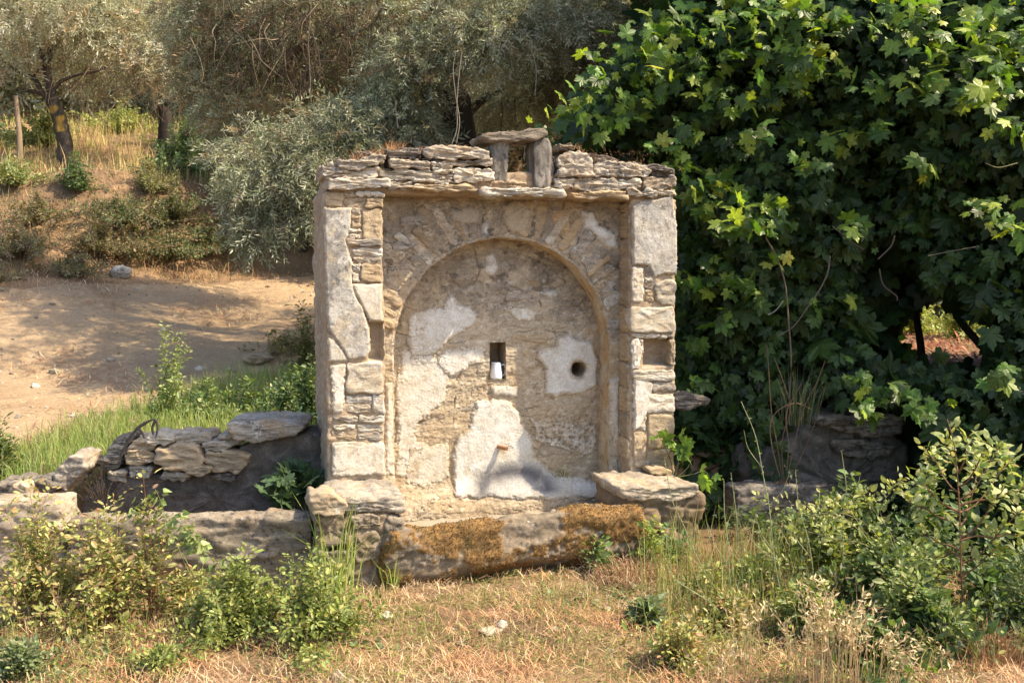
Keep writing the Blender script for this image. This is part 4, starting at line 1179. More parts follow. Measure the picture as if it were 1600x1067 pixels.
# ------------------------------------------------------------------ foliage tools
def frames(fwd, up):
    fwd = fwd / (np.linalg.norm(fwd, axis=1)[:, None] + 1e-9)
    s = np.cross(up, fwd); s /= np.linalg.norm(s, axis=1)[:, None] + 1e-9
    n = np.cross(fwd, s)
    return np.stack([fwd, s, n], axis=2)           # columns: x=forward, y=side, z=normal

def scatter(tV, tF, pos, fwd, up, scale, col, tcol=None):
    """bake template (k verts) at n places"""
    Rm = frames(fwd, up); n = len(pos); k = len(tV)
    sc = np.broadcast_to(scale, (n,)) if np.ndim(scale) < 2 else scale
    T = tV[None] * (sc[:, None, None] if np.ndim(sc) == 1 else sc[:, None, :])
    V = np.einsum('nij,nkj->nki', Rm, T) + pos[:, None, :]
    Fo = (tF[None] + (np.arange(n) * k)[:, None, None]).reshape(-1, tF.shape[1])
    C = np.repeat(col[:, None, :3], k, axis=1)
    if tcol is not None: C = C * tcol[None, :, None]
    return V.reshape(-1, 3), Fo, C.reshape(-1, 3)

def fan(outline, centre):
    n = len(outline); V = np.vstack([outline, [centre]])
    j = np.arange(n); F = np.stack([j, (j + 1) % n, np.full(n, n)], axis=1)
    return V, F

def leaf_template(kind):
    if kind == 'vine':
        h = [(0.0, 0.02), (-0.16, 0.16), (-0.1, 0.36), (0.08, 0.52), (0.2, 0.44), (0.26, 0.28), (0.5, 0.46), (0.68, 0.36), (0.66, 0.17), (0.86, 0.1), (1.0, 0.0)]
        o = [(x, y, -0.16 * (x - 0.3) ** 2 - 0.20 * y * y - 0.0) for x, y in h] + [(x, -y, -0.16 * (x - 0.3) ** 2 - 0.20 * y * y) for x, y in h[-2:0:-1]]
        return fan(np.array(o), (0.22, 0, 0.03))
    if kind == 'maple':
        hp = [(0, .76), (10, .56), (17, .55), (28, .36), (38, .50), (52, .66), (62, .50), (70, .50), (84, .33), (98, .44), (116, .52), (132, .40), (150, .40), (168, .26)]
        pts = [(0.24 + q * math.cos(rad(a)), q * math.sin(rad(a))) for a, q in hp]
        pts = pts + [(0.06, 0.0)] + [(x, -y) for x, y in pts[:0:-1]]
        o = [(x, y, -0.16 * (x - 0.3) ** 2 - 0.22 * y * y + 0.03 * math.sin(9 * x + 5 * y)) for x, y in pts]
        return fan(np.array(o), (0.22, 0, 0.03))
    if kind == 'heart':
        h = [(0.06, 0.0), (-0.08, 0.14), (-0.02, 0.32), (0.2, 0.38), (0.5, 0.26), (0.8, 0.1), (1.0, 0.0)]
        o = [(x, y, 0.25 * y) for x, y in h] + [(x, -y, 0.25 * y) for x, y in h[-2:0:-1]]
        return fan(np.array(o), (0.35, 0, -0.02))
    if kind == 'oval':
        h = [(0.0, 0.0), (0.15, 0.17), (0.42, 0.26), (0.72, 0.19), (1.0, 0.0)]
        V = np.array([(x, y, 0.35 * y) for x, y in h] + [(x, -y, 0.35 * y) for x, y in h[-2:0:-1]])
        F = np.array([(0, 1, 7), (1, 2, 7), (2, 6, 7), (2, 3, 6), (3, 5, 6), (3, 4, 5)])
        return V, F
    if kind == 'small':
        V = np.array([(0, 0, 0), (.3, .25, .07), (.72, .2, .06), (1, 0, -.03), (.72, -.2, .06), (.3, -.25, .07)], dtype=float)
        return V, np.array([(0, 1, 2, 3), (0, 3, 4, 5)])
    if kind == 'lance':
        V = np.array([(0, 0, 0), (0.45, 0.10, 0.03), (1, 0, -0.05), (0.45, -0.10, 0.03)], dtype=float)
        return V, np.array([(0, 1, 2), (0, 2, 3)])
LT = {k: leaf_template(k) for k in ('vine', 'maple', 'heart', 'oval', 'lance', 'small')}

def unit(a): return a / (np.linalg.norm(a, axis=-1, keepdims=True) + 1e-9)
def rnd(r, n, k=3): return r.normal(size=(n, k))

def spray_template(r, n_leaf=18, ll=0.22, lw=0.22, kind='quad'):
    V = []; F = []
    for i in range(n_leaf):
        x = 0.06 + 0.94 * (i // 2 + 0.5) / (n_leaf / 2)
        sgn = 1 if i % 2 else -1
        roll = (i // 2 % 2) * 1.3 + r.uniform(-0.5, 0.5)
        ang = r.uniform(0.5, 1.1)
        d = np.array([math.cos(ang), sgn * math.sin(ang) * math.cos(roll), sgn * math.sin(ang) * math.sin(roll)])
        up = unit(r.normal(size=3)); s = unit(np.cross(up, d)); nn = np.cross(d, s)
        L = ll * r.uniform(0.7, 1.15); W = L * lw * 0.5
        b = np.array([x, 0, -0.12 * x * x])
        V += [b, b + d * L * 0.5 + s * W + nn * W * .3, b + d * L - nn * L * 0.05, b + d * L * 0.5 - s * W + nn * W * .3]
        k = 4 * i; F.append((k, k + 1, k + 2, k + 3))
    return np.array(V), np.array(F)
_sr = np.random.default_rng(77)
SPR = [spray_template(_sr) for _ in range(6)]
SPR_BIG = [spray_template(_sr, 12, 0.36, 0.26) for _ in range(4)]
TWIG = (np.array([(0, 0.006, 0), (0, -0.006, 0.004), (0, 0, -0.006), (0.5, 0.004, -0.03), (0.5, -0.004, -0.027), (0.5, 0, -0.036), (1, 0, -0.12)]),
        np.array([(0, 1, 4), (0, 4, 3), (1, 2, 5), (1, 5, 4), (2, 0, 3), (2, 3, 5), (3, 4, 6), (4, 5, 6), (5, 3, 6)]))

def pal(r, n, cols, w, j=0.15):
    cols = np.array(cols); i = r.choice(len(cols), n, p=np.array(w) / sum(w))
    c = cols[i] * np.exp(r.normal(size=(n, 1)) * j) * np.exp(r.normal(size=(n, 3)) * j * 0.25)
    return np.clip(c, 0.01, 0.9)

OLIVE = [(0.33, 0.35, 0.235), (0.22, 0.245, 0.145), (0.46, 0.47, 0.34), (0.31, 0.27, 0.16), (0.34, 0.24, 0.14)]

def crown(parent, blobs, n, size, r, cols=OLIVE, w=(4, 3, 3, 1.5, 0.8), templates=None, twigs=True, droop=0.5, shell=0.45, name='foliage', mat='olive_leaf', gaps=0.0):
    """blobs: list of (centre, (rx,ry,rz))"""
    templates = templates or SPR
    B = np.array([b[0] for b in blobs]); Rr = np.array([b[1] for b in blobs])
    vol = (Rr.prod(axis=1)) ** 0.8; i = r.choice(len(B), n, p=vol / vol.sum())
    d = unit(rnd(r, n)); rad_ = r.uniform(0, 1, n) ** shell
    P = B[i] + d * Rr[i] * rad_[:, None]
    if gaps > 0:
        g = fbm(P * 4.5, 3)
        k = g > -0.4 + gaps * 0.6
        P = P[k]; d = d[k]; i = i[k]
    n = len(P)
    fwd = unit(d * 0.7 + np.array([0, 0, -droop]) + rnd(r, n) * 0.45)
    up = unit(rnd(r, n) * 0.6 + [0, 0, 1])
    L = size * r.uniform(0.7, 1.3, n)
    cl = fbm(P * 2.2, 2)
    C = pal(r, n, cols, w, 0.14) * (1 + 0.35 * cl[:, None])
    acc = Acc(); ta = Acc()
    k = r.integers(0, len(templates), n)
    for q, (tV, tF) in enumerate(templates):
        m = k == q
        if m.any():
            V, F, c = scatter(tV, tF, P[m] - fwd[m] * L[m][:, None] * 0.4, fwd[m], up[m], L[m], C[m])
            acc.add(V, F, c)
    o = acc.build(name, M[mat], parent, smooth=False, stuff=True)
    if twigs:
        V, F, c = scatter(TWIG[0], TWIG[1], P - fwd * L[:, None] * 0.5, fwd, up, L, np.tile([0.12, 0.09, 0.06], (n, 1)))
        link('twigs', mesh_np('twigs', V, F, M['straw'], c, False), parent)['kind'] = 'stuff'
    return o

def limb(parent, pts, r0, r1, name='branch', col=(0.09, 0.07, 0.055), k=5, sides=10, label=None, paint=None, wob=0.3):
    P = smooth_path(pts, k); n = len(P)
    rr_ = np.linspace(r0, r1, n)
    P = P + (rr_[:, None] * wob) * np.stack([fbm(P * 3 + 5, 2), fbm(P * 3 + 15, 2), 0 * rr_], axis=1)
    V, F = tube(P, rr_, sides)
    N = V - np.repeat(P, sides, axis=0)
    V = V + N * (0.25 * fbm(V * [14, 14, 5] / max(0.4, r0 * 8), 3))[:, None]
    c = np.tile([*col, 0.75], (len(V), 1)) * np.r_[1, 1, 1, 1]
    c[:, :3] *= (0.8 + 0.5 * sstep(-0.4, 0.4, fbm(V * [8, 8, 3], 3)))[:, None]
    if paint is not None: c = paint(V, c)
    return part(name, V, F, M['bark'], parent, cols=c, label=label)

def at_origin(t, p):
    """things whose parts were built in world space: put the empty at p"""
    for o in t.children:
        if o.data.users > 1 or o.location.length > 0: o.location = o.location - Vector(tuple(p))
        else: o.data.transform(Matrix.Translation((-p[0], -p[1], -p[2])))
    t.location = tuple(p)

def pxs(lst, d): return [G(x, y, (d if np.isscalar(d) else d[i])) for i, (x, y) in enumerate(lst)]

# ------------------------------------------------------------------ the big olive behind the fountain
r = np.random.default_rng(101)
OT = thing('olive_tree', 'large dark olive tree whose grey-green crown overhangs the fountain', 'tree')
base = GP(712, 235, 8, 12) if False else np.array([*G(712, 240, 10.0)[:2], 0]); base[2] = HZ(base[0], base[1]) - 0.05
tr = [base] + pxs([(716, 215), (706, 150), (700, 95), (690, 40), (660, -30)], 9.2)
limb(OT, tr, 0.17, 0.09, 'trunk', col=(0.045, 0.035, 0.028))
for q, a, b in (([(700, 110), (660, 85), (610, 62), (575, 52), (545, 48), (500, 62), (462, 80), (440, 120)], 0.075, 0.03), ([(575, 52), (572, 20), (580, -30)], 0.05, 0.03),
                ([(706, 150), (735, 90), (775, 40), (800, -20)], 0.06, 0.03), ([(716, 200), (750, 160), (800, 130), (850, 120)], 0.05, 0.02),
                ([(698, 90), (640, 30), (560, -10), (470, -30)], 0.06, 0.03), ([(545, 48), (500, 20), (430, 10), (380, 40)], 0.04, 0.015)):
    limb(OT, pxs(q, 9.6 if b > .02 else 9.9), a, b, col=(0.13, 0.095, 0.06) if a == 0.075 else (0.06, 0.048, 0.036))
limb(OT, pxs([(888, 110), (898, 72), (925, 45), (950, 10), (965, -20)], 9.8), 0.03, 0.02, col=(0.07, 0.055, 0.04), k=4, sides=6)
def B(px, py, d, rx, ry, rz): return (G(px, py, d), (rx, ry, rz))
blobs = [B(440, 285, 8.1, .52, .45, .42), B(400, 300, 8.2, .34, .35, .40), B(400, 370, 8.0, .2, .2, .2), B(470, 330, 8.2, .3, .3, .25), B(500, 230, 8.3, .5, .5, .4), B(560, 210, 8.6, .5, .5, .35),
         B(385, 250, 8.6, .35, .4, .35), B(620, 180, 8.8, .45, .5, .45), B(640, 110, 8.6, .45, .5, .4), B(655, 225, 8.8, .3, .4, .2),
         B(770, 70, 8.4, .5, .5, .32), B(830, 40, 8.6, .6, .5, .35), B(730, 30, 8.6, .5, .5, .35), B(900, 60, 9.4, .6, .6, .5), B(870, 140, 9.6, .55, .5, .4), B(930, 130, 9.8, .5, .5, .4), B(980, 30, 9.8, .5, .6, .5),
         B(800, 170, 9.9, .5, .4, .35), B(780, 130, 10.6, .35, .4, .35), B(660, 40, 10.8, .5, .5, .4),
         B(560, 130, 10.8, .7, .5, .4), B(480, 120, 10.9, .7, .5, .5), B(420, 60, 10.4, .7, .5, .5), B(350, 40, 10.2, .55, .6, .6), B(330, 120, 10.6, .45, .5, .5), B(380, 180, 10.2, .5, .5, .45),
         B(520, 30, 10.8, .7, .6, .5), B(300, 30, 10.6, .4, .5, .5), B(620, 20, 9.0, .5, .5, .35), B(470, 10, 9.4, .55, .5, .35)]
crown(OT, blobs[:10], 3900, 0.23, r, shell=0.5, w=(5, 2, 3, .6, .3), gaps=.35)
crown(OT, blobs[10:19], 4300, 0.22, r, shell=0.5, w=(3, 1, 6, 1, .5))  # sunlit part of the crown, its brightness put into more silvery leaf colours
crown(OT, blobs[19:], 4300, 0.25, r, shell=0.5, w=(3, 3, 1.5, 2.5, 2.5))
hi = [B(x, y, d, .9, .9, .5) for x, y, d in ((350, -90, 9.8), (470, -120, 9.5), (600, -100, 9.6), (730, -110, 9.4), (860, -100, 9.6), (980, -90, 9.8), (540, -200, 10.2), (700, -220, 10.2), (850, -200, 10.4), (420, -190, 10.6))]
hi += [(np.array([x, y, z]), (.8, .7, .35)) for x, y, z in ((-1.6, 8.6, 4.3), (-.6, 9.0, 4.6), (.2, 8.4, 4.4), (-1.9, 10.5, 5.0), (-.4, 11.2, 5.2), (.9, 9.4, 4.9), (-2.6, 12.0, 5.4), (-1.0, 12.6, 5.6))]  # unseen upper foliage added to shade the track
crown(OT, hi, 2800, 0.3, r, name='foliage', gaps=.5)
# bare brown twigs inside the crown
def twiggery(parent, cpx, n, r, L=0.6, col=(0.2, 0.15, 0.1), name='dead_twigs'):
    acc = Acc()
    for _ in range(n):
        x, y, d, sx, sy = cpx[r.integers(len(cpx))]
        p = G(x + r.normal() * sx, y + r.normal() * sy, d + r.normal() * 0.25)
        v = unit(np.array([r.normal() * 0.6, r.normal() * 0.4, -0.8 + r.normal() * 0.5])); pts = [p]
        for k in range(4):
            v = unit(v + r.normal(size=3) * 0.25 + [0, 0, -0.12]); pts.append(pts[-1] + v * L / 4 * r.uniform(.6, 1.2))
        V, F = tube(smooth_path(pts, 3), np.linspace(0.006, 0.0018, 13), 4)
        acc.add(V, F, np.array(col) * r.uniform(0.5, 1.3))
    acc.build(name, M['straw'], parent, stuff=True)
twiggery(OT, [(470, 60, 9.3, 50, 50), (520, 90, 9.6, 60, 50), (420, 40, 9.4, 40, 40), (600, 120, 9.6, 50, 60), (870, 90, 9.2, 50, 50), (500, 20, 9.0, 80, 30)], 330, r)
at_origin(OT, base)

# ------------------------------------------------------------------ the painted olive at the left
r = np.random.default_rng(102)
LTREE = thing('olive_tree', 'slender olive tree with yellow paint on its trunk, left beyond the track', 'tree')
D1 = 16.5
def yellow(V, c):
    px, py = to_px(V)
    n = fbm(V * 9, 3) * 3
    m = ((py > 181) & (py < 205) & (px < 100 + n) & (px > 89 + n)) | ((py > 165) & (py < 177) & (px > 76) & (px < 89 + n))
    m &= V[:, 1] < D1
    c[m] = (0.34, 0.22, 0.05, 1.0)
    return c
b1 = G(102, 252, D1); b1[2] = HZ(b1[0], b1[1]) - 0.1
limb(LTREE, [b1] + pxs([(99, 232), (94, 200), (88, 172), (82, 155)], D1), 0.13, 0.105, 'trunk', paint=yellow, k=10, sides=14, col=(0.05, 0.042, 0.035))
br = [([(84, 160), (76, 130), (74, 95), (85, 70), (100, 50), (125, 32), (160, 26), (200, 22)], .075, .02), ([(80, 158), (66, 145), (52, 122), (28, 112), (5, 95), (-30, 90)], .055, .02),
      ([(75, 100), (62, 82), (54, 50), (35, 20), (20, -10)], .045, .02), ([(88, 65), (92, 35), (105, 5), (110, -20)], .04, .02), ([(82, 145), (95, 128), (120, 118), (150, 112), (165, 105)], .035, .012),
      ([(66, 145), (40, 142), (15, 135), (-10, 120)], .035, .015), ([(125, 33), (150, 10), (165, -15)], .03, .015), ([(52, 120), (62, 108), (70, 112)], .02, .01), ([(100, 52), (130, 55), (170, 70), (190, 90)], .025, .01),
      ([(190, 95), (215, 85), (240, 70), (265, 60)], .022, .01)]
for q, a, b in br: limb(LTREE, pxs(q, D1 + r.uniform(-.3, .3) * 0), a, b, col=(0.07, 0.055, 0.045), k=4, sides=7)
LGAP = .3
bl = [B(x, y, D1 + dd, rx, 1.0, rz) for x, y, dd, rx, rz in ((30, 15, .9, .9, .6), (120, -5, 1.0, .9, .6), (190, 15, .8, .8, .5), (240, 60, .5, .7, .5), (262, 105, .3, .45, .3), (150, 70, 1.3, .8, .5), (-20, 60, .9, .9, .6), (40, 80, 1.6, .8, .4),
      (205, 105, .6, .6, .3), (235, 135, .6, .4, .22), (150, 130, 1.0, .5, .25), (285, 40, .8, .5, .6), (-50, 0, .6, .9, .8), (100, 90, 1.8, .9, .4), (0, 130, 1.3, .6, .25), (60, 0, -.2, .5, .25), (170, -10, -.2, .5, .25), (225, 80, -.3, .35, .25), (10, 60, -.2, .35, .3), (60, 50, -.3, .6, .35), (120, 60, -.3, .5, .3), (30, 105, -.3, .4, .22), (150, 30, -.3, .5, .3), (100, 10, -.3, .6, .3))]
LOL = [(0.42, 0.42, 0.28), (0.3, 0.31, 0.19), (0.55, 0.54, 0.4), (0.38, 0.33, 0.19), (0.4, 0.28, 0.16)]
crown(LTREE, bl, 4700, 0.36, r, cols=LOL, w=(4, 1, 4, 1.5, 1.5), droop=0.4, templates=SPR, gaps=LGAP)
bh = [B(x, y, D1, 1.4, 1.3, .9) for x, y in ((-20, -130), (100, -160), (-100, -60))]
crown(LTREE, bh, 350, 0.45, r, cols=LOL, w=(4, 1, 4, 1.5, 1.5), name='foliage')
twiggery(LTREE, [(200, 120, D1, 50, 20), (150, 100, D1, 50, 30), (240, 110, D1, 30, 25), (60, 60, D1, 60, 40)], 160, r, L=0.8, col=(0.24, 0.17, 0.11))
at_origin(LTREE, b1)

# smaller trees of the grove beyond
def grove_tree(px, py, d, trunk_r, crown_px, label, r, n=900, lean=0, tcol=(0.05, 0.04, 0.03), cols=OLIVE, w=(4, 3, 2, 1, .5), tops=None, size=0.6, name='olive_tree'):
    t = thing(name, label, 'tree', group=None)
    b = G(px, py, d); b[2] = HZ(b[0], b[1]) - 0.15
    top = G(px + lean, tops if tops is not None else crown_px[0][1], d)
    limb(t, [b, b * 0.6 + top * 0.4 + [0.05, 0, 0], top], trunk_r, trunk_r * 0.6, 'trunk', col=tcol, k=5, sides=8)
    bb = [B(x, y, d + dd, rx, rx, rz) for x, y, dd, rx, rz in crown_px]
    crown(t, bb, n, size, r, templates=SPR_BIG, twigs=False, cols=cols, w=w)
    at_origin(t, b)
    return t
r = np.random.default_rng(103)
grove_tree(25, 250, 15.5, 0.055, [(8, 150, 1.0, .35, .22), (-25, 130, 1.0, .5, .3)], 'thin tree with a pale bare trunk at the left edge of the picture', r, 110, tcol=(0.3, 0.22, 0.14), tops=150, size=.45)
grove_tree(50, 190, 24, 0.12, [(50, 120, 0, 1.8, 1.0), (-20, 100, 0, 1.8, 1.2)], 'olive tree far behind the thin pale trunk', r, 800)
grove_tree(262, 195, 26, 0.14, [(270, 130, .5, 1.2, .7), (300, 90, .6, 1.7, 1.1), (330, 160, 0, 1.3, .6)], 'dark round olive tree at the hilltop behind the black stump', r, 1300, w=(2, 5, .5, 1, .2))
grove_tree(330, 195, 24, 0.10, [(330, 140, .2, 1.1, .8), (370, 110, .6, 1.4, 1.1), (300, 150, .3, .9, .6)], 'dark olive tree between the black stump and the large crown', r, 1300, w=(2, 5, .5, 1, .2))
for k, (x, d, y, lab) in enumerate(((-60, 27, 60, 'olive tree far behind at the upper left corner'), (60, 30, 40, 'hazy olive tree showing between the limbs of the painted olive'), (160, 26, 90, 'silvery olive tree far behind the right limbs of the painted olive'), (250, 32, 40, 'distant olive tree between the painted olive and the large crown'),
                                (420, 24, 70, 'distant olive tree hidden behind the hanging crown lobe'), (540, 20, 110, 'olive tree behind the brown bare limbs above the left pier'), (680, 22, 110, 'olive tree behind the large dark trunk'), (820, 20, 120, 'olive tree seen beyond the little opening on the wall top'), (930, 24, 80, 'olive tree beyond the bare upper branch near the vine'), (1060, 30, 60, 'olive tree hidden behind the left shoulder of the vine'))):
    grove_tree(x, 200, d, 0.15, [(x, y, 0, 2.4, 1.6), (x - 60, y + 40, .4, 1.6, 1.1), (x + 60, y + 30, .3, 1.7, 1.1), (x, y - 90, .2, 2.2, 1.4), (x + 40, y + 75, -.5, 1.3, .8)], lab, r, 1500, w=(4, 1.5, 3.5, 1.2, .6), size=.7, cols=LOL)
for k, (x, y, d, s, lab) in enumerate(((470, 190, 14, 1.1, 'low olive bush under the hanging crown lobe'), (580, 200, 13.5, 1.0, 'low olive bush right of the bare limbs, behind the wall top'), (860, 190, 13, 1.0, 'low olive bush right behind the little opening'),
                             (760, 200, 14.5, 1.0, 'low olive bush left of the little opening'), (980, 190, 13, 1.2, 'low olive bush behind the vine shoulder'))):
    grove_tree(x, 300, d, 0.08, [(x, y, 0, s, s * .8), (x - 60, y + 20, .3, s * .8, s * .6), (x + 50, y + 30, -.2, s * .8, s * .6), (x, y - 60, .3, s, s * .7)], lab, r, 1300, w=(2, 5, .6, 2, 1), size=.4, name='olive_bush')
# black charred stump
ST = thing('tree_stump', 'black hollow tree stump standing in the tall grass on the slope', 'tree stump')
sb = G(256, 214, 17); sb[2] = HZ(sb[0], sb[1]) - 0.1
limb(ST, [sb, sb + [0, 0, 0.25], G(257, 185, 17), G(259, 166, 17)], 0.17, 0.10, 'trunk', col=(0.012, 0.01, 0.009), k=8, sides=14)
limb(ST, [G(258, 185, 17), G(252, 172, 17), G(254, 164, 17)], 0.07, 0.03, 'broken_limb', col=(0.015, 0.012, 0.01), sides=8)
at_origin(ST, sb)

# ------------------------------------------------------------------ the great vine on the right
r = np.random.default_rng(104)
VINE = thing('grape_vine', 'huge dark green vine mass with lobed leaves filling the right side', 'vine')
vbase = np.array([2.6, 7.2, HZ(2.6, 7.2)])
VP = np.array([(838, 222), (862, 196), (880, 190), (900, 158), (930, 128), (945, 95), (975, 60), (1000, 25), (1040, -20), (1080, -160), (2300, -160), (2300, 900), (1650, 960), (1560, 985), (1535, 900), (1450, 820), (1440, 690), (1432, 640), (1290, 632), (1250, 680), (1235, 740), (1150, 770), (1105, 790), (1085, 740), (1060, 700), (1040, 640), (1040, 240), (900, 240)], dtype=float)
def yf(x, z):
    b = 6.75 - 0.35 * sstep(1.1, 1.7, x) - 0.75 * sstep(2.2, 3.4, x) + 0.3 * (z - 1.5) * 0.35
    b = b - 0.35 * sstep(1.1, 0.5, z) * sstep(1.2, 1.6, x)
    return b - 0.38 * fbm(P3(x * 1.1, z * 1.3, 2.0), 3) - 0.14 * fbm(P3(x * 3.2, z * 3.6, 6.0), 2)
def in_vine(P, margin=0.0):
    px, py = to_px(P)
    n = 26 * fbm(P * 1.4, 3) + 14 * fbm(P * 5, 2)
    return poly_sd(VP, px, py) + n - 10 > margin
def hollow(P):
    px, py = to_px(P)
    n = 0.28 * fbm(P * 2.4, 3)
    dark = np.hypot((px - 1395) / 62, (py - 475) / 95) + n < 1
    gap = np.hypot((px - 1485) / 82, (py - 510) / 68) + n < 1
    return dark, gap
VC = [(0.038, 0.070, 0.019), (0.054, 0.094, 0.024), (0.029, 0.055, 0.018), (0.068, 0.118, 0.03)]
def vine_layer(n, t0, t1, size, cols, w, zlo=0.15):
    X = r.uniform(0.1, 5.6, n); Z = r.uniform(zlo, 4.7, n); t = r.uniform(t0, t1, n)
    P = np.stack([X, yf(X, Z) + t, Z], axis=1)
    g = HZs(P)
    k = in_vine(P) & (P[:, 2] > g + 0.05)
    k &= ~((P[:, 0] < 1.15) & (P[:, 1] < 6.45))
    dk, gp = hollow(P)
    k &= ~(dk & (t < 0.75)) & ~(gp & (r.uniform(0, 1, len(gp)) > 0.04))
    P = P[k]; n = len(P)
    nr = unit(np.array([-0.05, -0.75, 0.55]) + rnd(r, n) * 0.38)
    fw = unit(np.array([0.0, -0.25, -0.75]) + rnd(r, n) * 0.45)
    S = size * np.exp(r.normal(size=n) * 0.36)
    return P, fw, nr, S, pal(r, n, cols, w, 0.2)
def HZs(P): return ground_h(P[:, 0], P[:, 1])
tV, tF = LT['vine']
tc = np.ones(len(tV)); tc[-1] = 1.25
acc = Acc()
LAY = [vine_layer(16500, 0.0, 0.25, 0.082, VC, (4, 3, 3, 1.2)), vine_layer(14000, 0.2, 0.55, 0.095, VC, (4, 2, 5, .3)), vine_layer(8000, 0.5, 1.1, 0.15, VC, (3, 1, 6, .2))]
# roof, outer side and back so that the inside is dark
X = r.uniform(0.8, 5.8, 4500); Y = r.uniform(6.6, 9.4, 4500); P = np.stack([X, Y, 4.5 + 0.3 * fbm(P3(X, Y, 0), 2) + r.uniform(-.15, .15, 4500)], axis=1)
LAY.append((P, unit(rnd(r, 4500) * [1, 1, .3]), unit(rnd(r, 4500) * .4 + [0, 0, 1]), np.full(4500, 0.17), pal(r, 4500, VC, (4, 3, 3, 2), .2)))
Z = r.uniform(0.3, 4.6, 3000); Y = r.uniform(5.9, 9.4, 3000); P = np.stack([5.7 + r.uniform(-.2, .2, 3000), Y, Z], axis=1)
LAY.append((P, unit(rnd(r, 3000) * .4 + [0, 0, -1]), unit(rnd(r, 3000) * .4 + [1, 0, .3]), np.full(3000, 0.18), pal(r, 3000, VC, (4, 3, 3, 2), .2)))
X = r.uniform(1.2, 5.8, 5200); Z = r.uniform(0.8, 4.6, 5200); P = np.stack([X, 9.3 + r.uniform(-.3, .3, 5200), Z], axis=1)
dk, gp = hollow(P); px_, py_ = to_px(P); P = P[~(gp | (np.hypot((px_ - 1490) / 85, (py_ - 520) / 60) < 1))]
LAY.append((P, unit(rnd(r, len(P)) * .4 + [0, 0, -1]), unit(rnd(r, len(P)) * .4 + [0, -1, .3]), np.full(len(P), 0.2), pal(r, len(P), VC, (4, 3, 3, 2), .2)))
# the front leaves that show largest become parts, the rest one mass
P0, f0, n0, S0, C0 = LAY[0]
px_, py_ = to_px(P0)
front = yf(P0[:, 0], P0[:, 2]) - P0[:, 1]
vis = (px_ > 1040) & (px_ < 1610) & (py_ > -5) & (py_ < 900)
score = np.where(vis, front * 6 + S0 * 8 + np.abs((n0 * unit(np.array([0, 0, CAM_Z]) - P0)).sum(axis=1)) * 0.6, -9)
score = score + r.uniform(0, .25, len(score))
N_IND = 215
ind = np.argsort(-score)[:N_IND]
rest = np.setdiff1d(np.arange(len(P0)), ind)
LAY[0] = tuple(a[rest] for a in LAY[0])
tM, tMF = LT['maple']; tcM = np.ones(len(tM)); tcM[-1] = 1.25
for i, (P, fw, nr, S, C) in enumerate(LAY):
    if i < 2:
        q = r.integers(0, 3, len(P))
        for v in range(3):
            T = tM.copy(); T[:, 2] += (0.0, 0.35, -0.25)[v] * np.abs(T[:, 1]) ** 1.3 + (-.1, .12, -.3)[v] * T[:, 0] ** 2; T[:, 1] *= (1, .85, 1.1)[v]
            m = q == v
            V, F, c = scatter(T, tMF, P[m], fw[m], nr[m], S[m], C[m], tcM); acc.add(V, F, c)
    else:
        V, F, c = scatter(tV, tF, P, fw, nr, S, C, tc); acc.add(V, F, c)
def leaf_objs(parent, kind, P, fw, nr, S, C, mat, nvar=6, name='leaf'):
    tV, tF = LT[kind]; tcl = np.ones(len(tV)); tcl[-1] = 1.2
    key = np.argsort(np.argsort(C.sum(axis=1))) * nvar // max(1, len(C))
    mes = []
    for q in range(nvar):
        col = C[key == q].mean(axis=0) if (key == q).any() else C.mean(axis=0)
        Vq = tV.copy(); Vq[:, 2] += 0.03 * np.sin(Vq[:, 0] * 9 + q) * np.abs(Vq[:, 1]) * 3
        mes.append(mesh_np(name, Vq, tF, M[mat], col[None] * tcl[:, None], smooth=False))
    Rm = frames(fw, nr)
    for i in range(len(P)):
        o = bpy.data.objects.new(name, mes[int(min(key[i], nvar - 1))]); COL.objects.link(o); o.parent = parent
        m = np.eye(4); m[:3, :3] = Rm[i] * S[i]; m[:3, 3] = P[i]
        o.matrix_local = Matrix(m.tolist())
leaf_objs(VINE, 'maple', P0[ind], f0[ind], n0[ind], S0[ind], C0[ind], 'vine_leaf')
